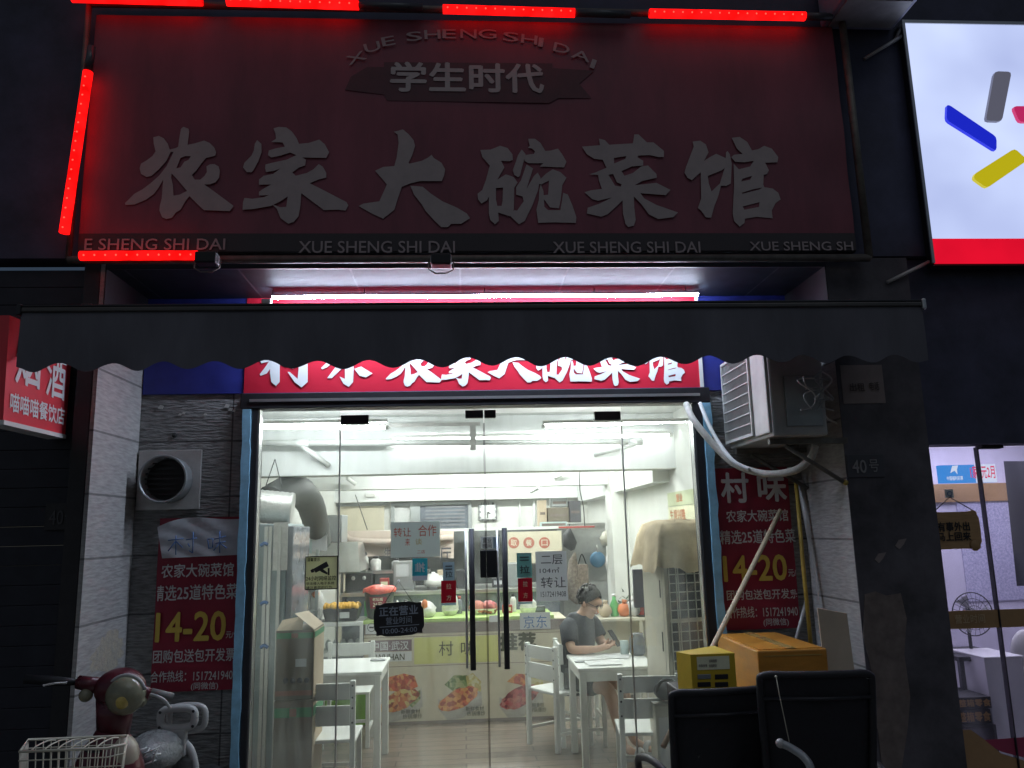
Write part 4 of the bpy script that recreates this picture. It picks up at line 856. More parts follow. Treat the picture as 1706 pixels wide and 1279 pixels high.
b = MB(); b.box(X0+.015, X1-.015, CY0+.02, -.14, zt+.0005, zt+.004); b.build('lid_flap', M['orange_box'], t); b = MB(); b.box(X0+.03, X1-.03, CY0-.0035, CY0-.0005, zt-.03, zt-.025); b.box((X0+X1)/2-.025, (X0+X1)/2+.025, CY0+.01, -.13, zt+.0045, zt+.006); b.build('packing_tape', mat('clear_tape', (.5, .33, .1), .15), t)
z0 = zt-.342; n_ = 2
for k in range(n_):
    h = (z0+.02)/n_; t = thing('plain_carton', ('lower' if k == 0 else 'middle')+' plain brown carton under the orange carton', 'carton', ((X0+X1)/2, CY0, -.02+k*h), 'plain cartons under the orange one'); MB().rbox(X0+.01, X1-.01, CY0+.02, -.12, -.02+k*h, -.022+(k+1)*h, .008).build('carton_body', M['card'], t); MB().box((X0+X1)/2-.03, (X0+X1)/2+.03, CY0+.0165, CY0+.0195, -.015+k*h, -.03+(k+1)*h).build('packing_tape', M['wood'], t)
DY = -.9; X0, X1, Z0, Z1 = rp(1152, 1089, 1226, 1152, DY); dl = W(1131, 1089, DY+.05).x
t = thing('rental_charger', 'yellow power bank station with a cream label and four slots', 'charger', ((X0+X1)/2, DY, Z0))
b = MB(); b.hexa([(dl, DY+.1, Z0), (X0, DY, Z0), (X1, DY, Z0), (X1-.02, DY+.26, Z0), (dl, DY+.1, Z1), (X0, DY, Z1), (X1, DY, Z1), (X1-.02, DY+.26, Z1)]); b.build('body', M['yellow_plastic'], t)
x0, x1, z0, z1 = rp(1161, 1093, 1215, 1115, DY); MB().box(x0, x1, DY-.003, DY-.0005, z0, z1).build('label_card', M['label'], t)
letter(t, [('共享充电', 1164, 1106, 1178, 1111), ('扫码租借', 1181, 1098, 1194, 1103), ('即借即还', 1181, 1106, 1194, 1111)], M['counter_grey'], DY-.003, 'lettering', .002)
for sx in (1162, 1191):
    for sy in (1123, 1136):
        x0, x1, z0, z1 = rp(sx, sy, sx+22, sy+8, DY); MB().rbox(x0, x1, DY-.004, DY+.002, z0, z1, .004).build('charging_slot', M['black'] if (sx, sy) != (1162, 1123) else M['grey_metal'], t)
t = thing('side_cabinet', 'small dark cabinet under the yellow power bank station', 'cabinet', ((X0+X1)/2, DY, -.15)); MB().rbox(dl-.01, X1+.03, DY-.03, DY+.3, -.15, Z0-.002, .006).build('cabinet_body', M['frame_dark'], t); MB().rbox(dl+.01, X1+.01, DY-.042, DY-.0305, -.1, Z0-.06, .004).build('cabinet_door', M['black'], t)

# black office chairs in the foreground, backs to the camera
def office_chair(label, c0, wd, ztop, rz, arm):
    t = thing('office_chair', label, 'chair', c0, 'black chairs in the dark foreground', rz); h = wd/2; zs = .5
    b = MB(); n, m_ = 14, 12; V = []; Fs = []
    for sgn in (0, 1):
        for i in range(n+1):
            for j in range(m_+1):
                u, v = i/n*2-1, j/m_; tw = h*(.9+.1*v)*(1-.12*max(0, v-.85)/.15*0); x = u*tw; y = .05*(1-u*u)*-1-.10*v+(.03 if sgn else 0); z = zs+.06+(ztop-zs-.06)*v-.03*max(0, abs(u)-.8)/.2*(v > .9)
                V.append((x, y, z))
    k = (n+1)*(m_+1)
    for s_ in (0, 1):
        for i in range(n):
            for j in range(m_): Fs.append(tuple(s_*k+q for q in (i*(m_+1)+j, (i+1)*(m_+1)+j, (i+1)*(m_+1)+j+1, i*(m_+1)+j+1)))
    b.add(V, Fs, True); b.build('backrest', M['black_rough'], t, True)
    b = MB(); fr = []
    P = [(-h*.9, -.012, zs+.06), (-h*.96, -.06, (zs+ztop)/2), (-h*1.0, -.095, ztop-.05), (-h*.94, -.105, ztop), (-h*.5, -.13, ztop+.006), (0, -.145, ztop+.008), (h*.5, -.13, ztop+.006), (h*.94, -.105, ztop), (h, -.095, ztop-.05), (h*.96, -.06, (zs+ztop)/2), (h*.9, -.012, zs+.06)]
    b.tube(spl(P, 5), .016, 10); b.build('back_frame', M['black'], t, True)
    MB().tube([(-h*.97, -.1, ztop-.09), (0, -.15, ztop-.085), (h*.97, -.1, ztop-.09)], .008, 8).build('back_seam', M['frame_dark'], t, True)
    MB().rbox(-h, h, -.02, .48, zs-.06, zs, .025).build('seat', M['black_rough'], t, True)
    for sg in (-1, 1):
        b = MB(); b.tube(spl([(sg*(h+.01), -.08, .70), (sg*(h+.05), .02, .74), (sg*(h+.055), .2, .72), (sg*(h+.05), .34, .66), (sg*(h+.01), .38, zs-.02), (sg*h*.8, .3, zs-.05)], 6), .017, 10); b.build('armrest', M[arm], t, True)
    MB().tube([(0, .2, .1-.15), (0, .2, zs-.05)], .03, 12).build('gas_column', M['frame_dark'], t, True)
    b = MB()
    for i in range(5):
        a = i*1.2566+.3; e = Vector((math.cos(a)*.28, .2+math.sin(a)*.28, -.07)); b.tube([(0, .2, -.03), e], [.028, .016], 8)
    b.build('star_base', M['black'], t, True)
    for i in range(5):
        a = i*1.2566+.3; MB().ball((math.cos(a)*.28, .2+math.sin(a)*.28, -.115), .034, 12, 8).build('caster', M['black'], t, True)
    return t
c = W(1196, 1152, -1.3); office_chair('lower black chair back in front of the yellow power bank station', (c.x+.0, -1.2, 0), .43, c.z, .05, 'black')
c = W(1362, 1124, -1.5); oc = office_chair('taller black chair back with a grey curved armrest before the orange carton', (c.x+.0, -1.4, 0), .46, c.z, -.1, 'black')
t = thing('curved_handrail', 'grey curved metal tube end in the dark foreground before the taller black chair', 'tube', W(1300, 1240, -1.7)); b = MB(); b.tube(spl([W(1300, 1238, -1.62), W(1318, 1246, -1.64), W(1340, 1262, -1.68), W(1352, 1285, -1.7), W(1358, 1340, -1.7)]), .0155, 12); b.tube([W(1358, 1340, -1.7), (W(1358, 1340, -1.7).x+.02, -1.7, -.15)], .0155, 12); b.build('rail_tube', M['grey_metal'], t)
MB().ball(W(1300, 1238, -1.62), .018).build('end_cap', M['galv'], t)
t = thing('thin_wire', 'thin pale wire hanging down the front of the taller black chair', 'wire', W(1293, 1128, -1.66)); MB().tube([W(1293, 1126, -1.66), W(1299, 1160, -1.665), W(1315, 1236, -1.67)], .0016, 6).build('wire_strand', M['wire'], t)
MB().ball(W(1293, 1127, -1.66), .005).build('wire_tip', M['wire'], t)

# ================================================================ INSIDE THE RESTAURANT
def ceiling_tube(A, B, m, label, r=.014):
    A, B = Vector(A), Vector(B); t = thing('fluorescent_tube', label, 'lamp', A, 'white tubes on the restaurant ceiling')
    MB().tube([A, B], r, 10).build('glowing_tube', m, t); d = (B-A).normalized()
    b = MB(); b.rbox(min(A.x, B.x)-.02, max(A.x, B.x)+.02, A.y-.02, A.y+.02, A.z+r+.004, A.z+r+.03, .004)
    b.tube([A-d*.03, A-d*.001], .015, 10); b.tube([B+d*.001, B+d*.03], .015, 10); b.build('batten', M['white_plastic'], t); return t
ceiling_tube(W(432, 711, 1.15), W(641, 712, 1.15), E_TUBE, 'bright ceiling tube at the left behind the door glass')
ceiling_tube(W(909, 710, 1.15), W(1155, 700, 1.15), E_TUBE, 'bright ceiling tube at the right behind the door glass')
ceiling_tube(W(655, 733, 1.84), W(1114, 725, 1.84), E_TUBE2, 'long thin lit tube on the face of the first ceiling beam', .011)
ceiling_tube((-.7, 3.3, 2.70), (.3, 3.3, 2.70), E_TUBEK, 'ceiling tube above the food counter, hidden by the first beam')
ceiling_tube((-1.0, 5.6, 2.70), (0, 5.6, 2.70), E_TUBEK, 'left tube added to light the kitchen, hidden by the second beam')  # unseen tube, added to brighten the kitchen
ceiling_tube((.5, 3.1, 2.70), (1.5, 3.1, 2.70), E_TUBEK, 'tube added for light above the seated man, hidden by the first beam')  # another unseen tube, added for more light behind the first beam
ceiling_tube((.3, 5.6, 2.70), (1.3, 5.6, 2.70), E_TUBEK, 'ceiling tube over the kitchen, hidden by the second beam')
t = thing('water_pipe', 'white plastic pipe with slanting branches under the first ceiling beam', 'pipe', W(436, 738, 1.72)); PY = 1.72
b = MB(); b.tube([W(425, 738, PY), W(1066, 735, PY)], .026, 12); b.build('main_pipe', M['pvc'], t)
for a, c in (((503, 742), (548, 776)), ((1058, 739), (990, 757))): MB().tube([W(*a, PY), W(c[0], c[1], 1.86)], .022, 12).build('branch_pipe', M['pvc'], t); MB().tube([W(a[0]-12, a[1]-4, PY), W(a[0]+12, a[1]-4, PY)], .033, 12).build('pipe_joint', M['pvc'], t)
for k, (a, c, y) in enumerate((((578, 796), (592, 806), 4.0), ((946, 785), (924, 796), 4.0), ((898, 812), (884, 820), 5.6))):
    t = thing('pipe_stub', ('short white pipe stub at the left of the second beam', 'short white pipe stub at the right of the second beam', 'tiny white pipe stub far back near the kitchen shelf')[k], 'pipe', W(*a, y), 'white pipe stubs on the beams'); MB().tube([W(*a, y), W(*c, y+.1)], .022, 10).build('stub', M['pvc'], t)
t = thing('fan_bracket', 'grey metal hanging bracket at the middle of the first beam', 'bracket', W(788, 735, 1.68)); b = MB(); x0, x1, z0, z1 = rp(783, 707, 793, 750, 1.66); b.box(x0, x1, 1.655, 1.665, z0, z1); x0, x1, z0, z1 = rp(640, 704, 800, 710, 1.66); b.box(x0, x1, 1.666, 1.676, z0, z1); b.build('bracket_strap', M['galv'], t)
# ---- back wall
t = thing('back_window', 'dark louvred window with grey frame on the far back wall', 'window', W(735, 880, 6.98)); Yb = 6.98
x0, x1, z0, z1 = rp(652, 836, 786, 890, Yb); b = MB(); fr = .05
for q in ((x0, x1, z1-fr, z1), (x0, x1, z0, z0+fr), (x0, x0+fr, z0+fr, z1-fr), (x1-fr, x1, z0+fr, z1-fr)): b.box(q[0], q[1], Yb-.06, Yb, q[2], q[3])
xa, xb = W(684, 860, Yb).x, W(700, 860, Yb).x; b.box(xa, xb, Yb-.055, Yb, z0+fr, z1-fr); b.build('window_frame', M['grey_metal'], t)
MB().box(xb, x1-fr, Yb-.02, Yb-.01, z0+fr, z1-fr).build('pane', M['window_dark'], t); MB().box(x0+fr, xa, Yb-.02, Yb-.01, z0+fr, z1-fr).build('pane', mat('pale_curtain', (.55, .56, .55), .8), t)
b = MB()
for i in range(7): z = z0+fr+(z1-z0-2*fr)*(i+.5)/7; b.box(xb+.08, x1-.1, Yb-.035, Yb-.03, z-.012, z+.012)
b.build('louvre', mat('dark_slat', (.22, .23, .25), .4, .4), t)
t = thing('wall_clock', 'square white wall clock right of the dark window', 'clock', W(812, 866, 6.98)); x0, x1, z0, z1 = rp(797, 839, 828, 867, 6.97)
MB().rbox(x0, x1, 6.93, 6.98, z0, z1, .015).build('clock_case', M['grey_metal'], t); MB().box(x0+.02, x1-.02, 6.925, 6.9295, z0+.02, z1-.02).build('dial', M['paper'], t)
b = MB(); cx_, cz_ = (x0+x1)/2, (z0+z1)/2; b.tube([(cx_, 6.922, cz_), (cx_, 6.922, cz_-.09)], .007, 5); b.tube([(cx_, 6.921, cz_), (cx_+.04, 6.921, cz_-.03)], .007, 5); b.build('hands', M['black'], t)
b = MB()
for k in range(12):
    a = R_(90-30*(k+1)); sx = .115*max(-1, min(1, 1.35*math.cos(a))); sz = .12*max(-1, min(1, 1.35*math.sin(a))); text_on(b, str(k+1), (cx_+sx-.017, 6.9225, cz_+sz-.017), (.034 if k < 9 else .04, 0, 0), (0, 0, .036), .01)
b.build('numerals', M['dark_ink'], t, fix=False)
t = thing('back_door', 'cream panel door with a dark lintel on the far back wall', 'door', W(610, 890, 6.97)); x0, x1, z0, z1 = rp(566, 843, 640, 890, 6.97); MB().box(x0, x1, 6.95, 6.995, 0, z1).build('door_leaf', M['counter_beige'], t); MB().box(x0-.06, x1+.06, 6.93, 6.995, z1+.001, z1+.05).build('lintel', M['grey_metal'], t)
t = thing('smoke_alarm', 'small white detector under the far beam', 'alarm', W(616, 826, 6.6)); c = W(617, 825, 6.7); MB().rbox(c.x-.07, c.x+.07, 6.70, 6.748, c.z-.025, c.z+.025, .01).build('alarm_case', M['white_plastic'], t)
for k, x in enumerate((866, 890)):
    t = thing('wall_pipe', ('thin white pipe on the back wall nearer the clock', 'thin white pipe on the back wall nearer the shelf boxes')[k], 'pipe', W(x, 880, 6.9), 'thin white pipes on the back wall'); MB().tube([W(x, 835, 6.93), W(x, 890, 6.93)], .02 if k else .012, 8).build('pipe_shaft', M['pvc'], t)
# ---- kitchen partition
KY = 4.45
t = thing('kitchen_hatch', 'white shelf and posts of the kitchen hatch behind the counter', 'hatch', W(790, 884, KY)); A = W(592, 888, KY); B = W(990, 876, KY); zs = W(790, 882, KY).z
MB().rbox(A.x, B.x, KY-.02, KY+.32, zs-.015, zs+.015, .004).build('shelf_board', M['white_paint'], t)
MB().box(W(930, 872, KY).x, B.x, KY-.024, KY-.0205, zs-.01, zs+.012).build('red_edge', M['red_print'], t)
for x in (778, 843): X = W(x, 950, KY).x; MB().box(X-.02, X+.02, KY, KY+.04, 1.0, zs-.0155).build('post', M['white_paint'], t)
x0, x1, z0, z1 = rp(846, 885, 936, 938, KY-.02); MB().box(x0, x1, KY-.03, KY-.02, z0, z1).build('hatch_board', M['counter_beige'], t)
b = MB(); b2 = MB()
for ch, x in (('取', 856), ('餐', 881), ('口', 907)):
    c = W(x, 904, KY-.03); b.lathe((c.x, KY-.034, c.z), [(.001, 0), (.064, 0)], 24, 'Y'); text_on(b2, ch, (c.x-.036, KY-.038, c.z-.036), (.072, 0, 0), (0, 0, .072), .02)
b.build('round_stamp', M['pinkred'], t); b2.build('lettering', M['counter_beige'], t, fix=False)
X0, X1 = W(570, 950, KY+.3).x, W(935, 950, KY+.3).x; MB().box(X0, X1, KY+.6, KY+.64, .8, zs-.016).build('tiled_backing', mat('grey_kitchen_backing', (.12, .13, .13), .4, var=.2), t)
t = thing('rolled_cloth', 'pinkish beige cloth rolled along the kitchen shelf', 'cloth', W(620, 900, KY-.05)); b = MB()
V = []; Fs = []; n = 24
for i in range(n+1):
    u = i/n; px_ = 574+182*u
    for j in range(6):
        v = j/5; py_ = 884+(46-16*math.sin(u*math.pi)*.3)*v; V.append(W(px_, py_, KY-.06-.03*math.sin(u*14)*v-.02*math.sin(v*6)))
for i in range(n):
    for j in range(5): Fs.append((i*6+j, i*6+6+j, i*6+7+j, i*6+1+j))
b.add(V, Fs, True); b.build('cloth_sheet', M['pink_sheet'], t); b = MB(); b.tube(spl([W(574, 892, KY-.1), W(590, 900, KY-.12), W(650, 902, KY-.13), W(755, 895, KY-.1)]), .035, 10); b.build('cloth_roll', M['pink_sheet'], t)
letter(t, [('生', 640, 912, 652, 930, .02), ('厅', 733, 912, 752, 938, .02)], M['dark_ink'], KY-.1)
t = thing('spice_shelf', 'steel shelf for sauce bottles behind the counter', 'shelf', W(605, 953, 4.1)); A = W(566, 952, 4.1); B = W(716, 952, 4.1); b = MB(); b.box(A.x, B.x, 4.0, 4.3, A.z-.03, A.z-.004); b.build('shelf_board', M['steel'], t); b = MB()
for x in (A.x+.02, B.x-.03): b.box(x, x+.03, 4.02, 4.05, .95, A.z-.031)
b.build('shelf_leg', M['steel'], t)
def bottle(px_, py_, r, h, m, label, cap='black', Y=4.1, zz=None):
    c = W(px_, py_, Y); z = A.z-.004 if zz is None else zz
    t = thing('sauce_bottle', label, 'bottle', (c.x, Y, z), 'bottles and jars in the kitchen')
    MB().lathe((c.x, Y, z), [(r*.95, 0), (r, .01), (r, h*.7), (r*.5, h*.84)], 14).build('bottle_body', M[m], t); MB().lathe((c.x, Y, z), [(r*.55, h*.842), (r*.6, h*.85), (r*.6, h), (r*.3, h*1.02)], 14).build('cap', M[cap], t)
bottle(578, 940, .032, .19, 'bucket', 'slim dark sauce bottle at the left end of the spice shelf')
bottle(589, 940, .045, .17, 'bag_clear', 'wide clear jar with a black lid beside the slim dark bottle')
bottle(608, 940, .038, .2, 'white_plastic', 'white sauce bottle with a tall black pump on the spice shelf')
bottle(626, 940, .058, .16, 'bag_clear', 'widest clear jar with a black lid on the spice shelf')
bottle(660, 945, .05, .13, 'paper_grey', 'grey jar behind the blue push sticker')
bottle(695, 948, .045, .12, 'ac_cream', 'cream jar at the right end of the spice shelf')
# ---- range hood, ducts, cooler on the left
t = thing('foil_duct', 'fat silver flexible duct above the cooler at the left', 'duct', W(440, 840, 1.5)); b = MB(); A = W(380, 838, 1.45); B = W(488, 848, 1.5); n = 26
b.tube([A+(B-A)*(i/n) for i in range(n+1)], [.125+.006*(i % 2) for i in range(n+1)], 18); b.build('duct_skin', M['duct'], t)
b = MB(); P = spl([W(452, 835, 1.9), W(490, 815, 2.2), W(516, 838, 2.7), W(528, 880, 3.3), W(532, 900, 3.6)], 6); b.tube(P, [.14-.003*(i % 2)-.0008*i for i in range(len(P))], 16); t = thing('exhaust_duct', 'dark bent exhaust duct behind the silver duct', 'duct', W(500, 820, 2.2)); b.build('duct_skin', mat('dark_duct_foil', (.035, .04, .04), .6, .1, var=.3, scale=16, bump=.4), t)
b = MB(); b.tube([W(458, 765, 1.6), W(442, 812, 1.5)], .004, 5); b.tube([W(458, 765, 1.6), W(470, 812, 1.5)], .004, 5); b.build('hanger_wire', M['frame_dark'], t)
t = thing('range_hood', 'grey steel range hood with taped papers over the stove', 'range hood', (-1.4, 3.6, 1.5)); b = MB()
A0, A1, B0, B1 = W(478, 955, 3.3), W(600, 958, 3.3), W(505, 905, 3.75), W(596, 905, 3.75); b.hexa([(A0.x, 3.3, A0.z), (A1.x, 3.3, A0.z), (A1.x, 4.2, A0.z), (A0.x, 4.2, A0.z), (B0.x, 3.75, B0.z), (B1.x, 3.75, B0.z), (B1.x, 4.2, B0.z), (B0.x, 4.2, B0.z)]); b.build('hood_canopy', M['steel'], t)
x0, x1, z0, z1 = rp(510, 858, 570, 904, 3.8); MB().rbox(x0, x1, 3.78, 4.2, z0, z1, .006).build('hood_box', M['grey_metal'], t)
for q, mm in (((478, 878, 492, 925), 'paper'), ((493, 882, 503, 922), 'blue_board'), ((504, 880, 520, 922), 'paper_blue'), ((520, 884, 545, 918), 'paper_grey')):
    x0, x1, z0, z1 = rp(*q, 3.25); MB().box(x0, x1, 3.245, 3.25, z0, z1).build('taped_paper', M[mm], t)
t = thing('upright_cooler', 'tall pale drinks cooler just inside the left fixed glass', 'cooler', (-1.55, 1.2, 0)); cx1 = W(486, 1000, 1.2).x
MB().rbox(-1.84, cx1-.05, 1.2, 1.85, 0, 1.86, .01).build('cooler_body', M['cooler'], t)
MB().rbox(cx1-.048, cx1, 1.205, 1.84, .05, 1.84, .008).build('cooler_door', M['window_dark'], t)
b = MB()
for x in (440, 447, 463): X = W(x, 1000, 1.19).x; b.box(X-.012, X+.012, 1.185, 1.1995, .02, 1.84)
b.build('side_rib', M['alu'], t); b = MB(); x0, x1, z0, z1 = rp(455, 870, 479, 950, 1.19); b.box(x0, x1, 1.19, 1.1985, z0, z1); b.build('frosted_panel', M['bag_clear'], t)
for k, (ya, yb) in enumerate(((905, 913), (1003, 1011), (1075, 1085))):
    b = MB(); b.tube(spl([W(434, ya+4, 1.17), W(440, ya, 1.17), W(446, yb-6, 1.17)]), .012, 8); b.build('blue_handle', M['blue_ink'], t)
t = thing('kitchen_rack', 'red edged kitchen rack with boxes behind the cooler', 'rack', W(500, 1040, 2.9)); b = MB(); RY = 2.9
for y in (938, 975, 1018, 1040): A = W(478, y, RY); B = W(530, y, RY); b.box(A.x, B.x, RY, RY+.4, A.z-.02, A.z)
for x in (479, 527): A = W(x, 980, RY); b.box(A.x-.015, A.x+.015, RY+.01, RY+.04, 0, W(x, 915, RY).z)
b.build('rack_frame', M['grey_metal'], t)
x0, x1, z0, z1 = rp(478, 945, 506, 953, RY-.005); MB().box(x0, x1, RY-.012, RY-.003, z0, z1).build('red_sign', M['red_print'], t); letter(t, [('饮料', 480, 930, 494, 944)], M['paper'], RY-.01)
def goods(px0, py0, px1, py1, Y, dp, m, name, label, cat, grp='packets and boxes on the kitchen rack'):
    x0, x1, z0, z1 = rp(px0, py0, px1, py1, Y); t = thing(name, label, cat, ((x0+x1)/2, Y, z0), grp); MB().rbox(x0, x1, Y, Y+dp, z0, z1, .006).build('box_body', M[m], t); return t, x0, x1, z0, z1
t, x0, x1, z0, z1 = goods(478, 985, 514, 1017, RY, .3, 'grey_metal', 'microwave', 'grey microwave with a red edge on the kitchen rack', 'microwave', None); MB().box(x1-.03, x1-.005, RY-.004, RY-.001, z0+.01, z1-.01).build('red_edge', M['red_print'], t); MB().box(x0+.02, x1-.04, RY-.004, RY-.001, z0+.02, z1-.02).build('oven_window', M['window_dark'], t)
t, x0, x1, z0, z1 = goods(480, 1020, 512, 1039, RY, .3, 'yellow_plastic', 'noodle_box', 'yellow cardboard box under the grey microwave', 'box'); b = MB(); b.box(x0+.05, x0+.08, RY-.004, RY-.001, z0+.02, z1-.03); b.box(x0+.12, x0+.15, RY-.004, RY-.001, z0+.02, z1-.03); b.build('print', M['red_print'], t)
t, x0, x1, z0, z1 = goods(496, 912, 505, 930, RY-.1, .1, 'lime', 'seasoning_packet', 'small yellow green packet hanging above the warning sticker', 'packet', None)
t, x0, x1, z0, z1 = goods(480, 957, 506, 974, RY, .25, 'poster', 'red_box', 'dark red box on the middle rack shelf', 'box')
# ---- counter
CF = 3.04
cx0, cx1 = W(606, 1100, CF).x, W(946, 1100, CF).x; ctz = W(780, 1029, CF).z
t = thing('food_counter', 'beige serving counter printed with pictures of three rice bowls', 'counter', ((cx0+cx1)/2, CF, 0))
MB().box(cx0, cx1, CF, CF+.6, .0, ctz-.03).build('counter_body', M['counter_beige'], t)
MB().rbox(cx0-.01, cx1-.12, CF-.012, CF+.62, ctz-.029, ctz+.004, .004).build('counter_top', M['counter_top'], t)
def pan(x0, y0, x1, y1, m, nm, k=1):
    a = rp(x0, y0, x1, y1, CF); MB().box(max(cx0, a[0]), min(cx1, a[1]), CF-.003*k, CF-.0005-.003*(k-1), a[2], a[3]).build(nm, M[m], t)
pan(600, 1036, 950, 1053, 'counter_grey', 'taupe_band'); pan(600, 1198, 950, 1214, 'counter_grey', 'plinth')
pan(690, 1060, 830, 1104, 'lime', 'lime_band'); pan(614, 1066, 686, 1085, 'mauve', 'mauve_label'); pan(614, 1086, 686, 1102, 'paper', 'white_label')
b = MB(); L0 = rp(600, 1106, 950, 1107, CF); b.box(cx0, cx1, CF-.002, CF-.0005, L0[2], L0[3]); L0 = rp(600, 1057, 950, 1058, CF); b.box(cx0, cx1, CF-.002, CF-.0005, L0[2], L0[3]); b.build('panel_line', M['counter_grey'], t)
letter(t, [('中国·武汉', 619, 1068, 681, 1083, .012)], M['paper'], CF, 'lettering', .006)
letter(t, [('WUHAN', 626, 1089, 674, 1100, .015), ('村', 731, 1068, 755, 1092, .0), ('味', 768, 1068, 791, 1091, .0)], M['brush_ink'], CF, 'lettering', .006)
letter(t, [('推荐', 832, 1053, 893, 1084, .045)], M['brush_ink'], CF, 'lettering', .006)
def food(cx_, cy_, s_, main, sides, nm):
    f = plane_fn(CF); q = lambda pts: [(cx_+x*s_, cy_+y*s_) for x, y in pts]
    b = MB(); b.poly([q([(-37, 4), (-36, 22), (-20, 42), (6, 36), (38, 14), (36, -20), (30, -6), (10, 10), (-20, 12)])], f, .002); b.build('printed_tray', M['tray'], t)
    for k, (pts, m) in enumerate(sides): b = MB(); b.poly([q(pts)], lambda x, y, z, k=k: W(x, y, CF)+Vector((0, -.0025-.0003*k, 0))); b.build('printed_side_dish', M[m], t)
    P = []
    for i in range(26):
        a = 2*math.pi*i/26; P.append((-2+33*math.cos(a)*random.uniform(.93, 1.06)-6*math.sin(a), 4+19*math.sin(a)*random.uniform(.9, 1.08)-9*math.cos(a)))
    b = MB(); b.poly([q(P)], lambda x, y, z: W(x, y, CF)+Vector((0, -.0038, 0))); b.build(nm, M[main], t)
food(667, 1163, .98, 'food_a', [([(-34, -14), (-20, -36), (6, -42), (24, -38), (30, -20), (10, -10)], 'food_b'), ([(0, -2), (34, -14), (34, 2), (20, 16)], 'food_g')], 'printed_noodles')
food(766, 1160, .98, 'food_b', [([(-26, -20), (-10, -36), (12, -36), (14, -16), (-10, -8)], 'food_g'), ([(10, -34), (22, -40), (36, -26), (36, -8), (14, -14)], 'food_y')], 'printed_chicken')
food(868, 1157, .98, 'food_c', [([(-24, -22), (-8, -36), (12, -34), (10, -14)], 'food_b'), ([(10, -34), (30, -38), (38, -20), (34, -8), (14, -14)], 'food_y')], 'printed_meat')
letter(t, [('新鲜食材', 668, 1181, 700, 1189, .005), ('热锅爆炒', 671, 1189, 703, 1197, .005), ('新鲜食材', 776, 1176, 806, 1184, .005), ('热锅爆炒', 778, 1184, 808, 1192, .005), ('新鲜食材', 880, 1170, 906, 1178, .005), ('热锅爆炒', 881, 1178, 910, 1186, .005)], M['brush_ink'], CF, 'lettering', .0055)
sheet('taped_note', 866, 1020, 917, 1048, CF-.016, M['paper_grey'], 'white note with blue handwriting taped at the right end of the counter', 'paper'); t = bpy.data.objects['taped_note']; b = MB()
letter(t, [('京东', 872, 1025, 911, 1046, 0)], M['blue_ink'], CF-.016)
sheet('round_logo_card', 609, 1034, 629, 1056, CF-.006, M['paper'], 'white card with a round black stamp at the left end of the counter', 'card'); t = bpy.data.objects['round_logo_card']; c = W(619, 1045, CF-.012); b = MB(); b.tube([c+Vector((math.cos(a*.2618)*.038, 0, math.sin(a*.2618)*.038)) for a in range(25)], .003, 5, False); b.box(c.x-.022, c.x+.022, c.y-.002, c.y, c.z-.008, c.z+.008); b.build('stamp', M['dark_ink'], t)
sheet('small_tag', 815, 1025, 829, 1036, CF-.016, M['paper'], 'tiny white tag on the counter edge between the door handles', 'tag')
# on the counter
ct = ctz+.005
t = thing('sauce_bucket', 'black bucket tied with red film and a price label on the counter', 'bucket', (W(632, 1000, 3.2).x, 3.22, ct)); c = Vector((W(632, 1000, 3.22).x, 3.22, ct)); hb = W(632, 980, 3.22).z-ct
MB().lathe(c, [(.10, 0), (.115, .01), (.15, hb*.95), (.152, hb)], 26).build('bucket_body', M['bucket'], t); b = MB(); b.lathe(c+Vector((0, 0, hb)), [(.162, -.035), (.16, -.005), (.145, .012), (.05, .028), (.001, .028)], 26)
b.v = [(x+random.uniform(-.008, .008), y+random.uniform(-.008, .008), z+random.uniform(-.012, .012)) for x, y, z in b.v]; b.build('film_cover', M['red_film'], t)
b = MB(); V = []; Fs = []
for i in range(9):
    a = -math.pi/2-.62+1.24*i/8
    for j in range(3): zz = hb*(.36+.19*j); V.append((c.x+math.cos(a)*(.116+.037*zz/hb), c.y+math.sin(a)*(.116+.037*zz/hb), c.z+zz))
for i in range(8):
    for j in range(2): Fs.append((i*3+j, i*3+3+j, i*3+4+j, i*3+1+j))
b.add(V, Fs); b.build('label', M['poster'], t); b = MB(); text_on(b, '26元', (c.x-.045, c.y-.158, c.z+hb*.42), (.09, 0, 0), (0, 0, .045), .01); text_on(b, '老坛酱', (c.x-.05, c.y-.162, c.z+hb*.62), (.1, 0, 0), (0, 0, .03), .01); b.build('lettering', M['label'], t, fix=False)
t = thing('fruit_tray', 'black plastic tray heaped with small orange yellow balls', 'tray', W(568, 1035, 3.1)); x0, x1, z0, z1 = rp(537, 1014, 598, 1033, 3.05); MB().hexa([(x0+.03, 3.05, ct), (x1-.03, 3.05, ct), (x1-.03, 3.32, ct), (x0+.03, 3.32, ct), (x0, 3.03, z1), (x1, 3.03, z1), (x1, 3.34, z1), (x0, 3.34, z1)]).build('tray_body', M['bucket'], t)
fb = None
for i in range(11):
    for j in range(4):
        p = Vector((x0+.025+(x1-x0-.05)*i/10+random.uniform(-.005, .005), 3.05+.06*j, z1+.012+random.uniform(0, .02)))
        if fb is None:
            fb = MB().ball((0, 0, 0), .026, 12, 8).build('fruit', M['egg']); tag(fb, 'small orange yellow fruit heaped in the black plastic tray', 'fruit', 'fruits heaped in the black tray'); o = fb
        else: o = fb.copy(); COL.objects.link(o)
        o.location = p
x0, x1, z0, z1 = rp(560, 1020, 585, 1030, 3.0); MB().box(x0+.03, x1-.02, 3.018, 3.022, z0, z1).build('price_tag', M['paper'], t)
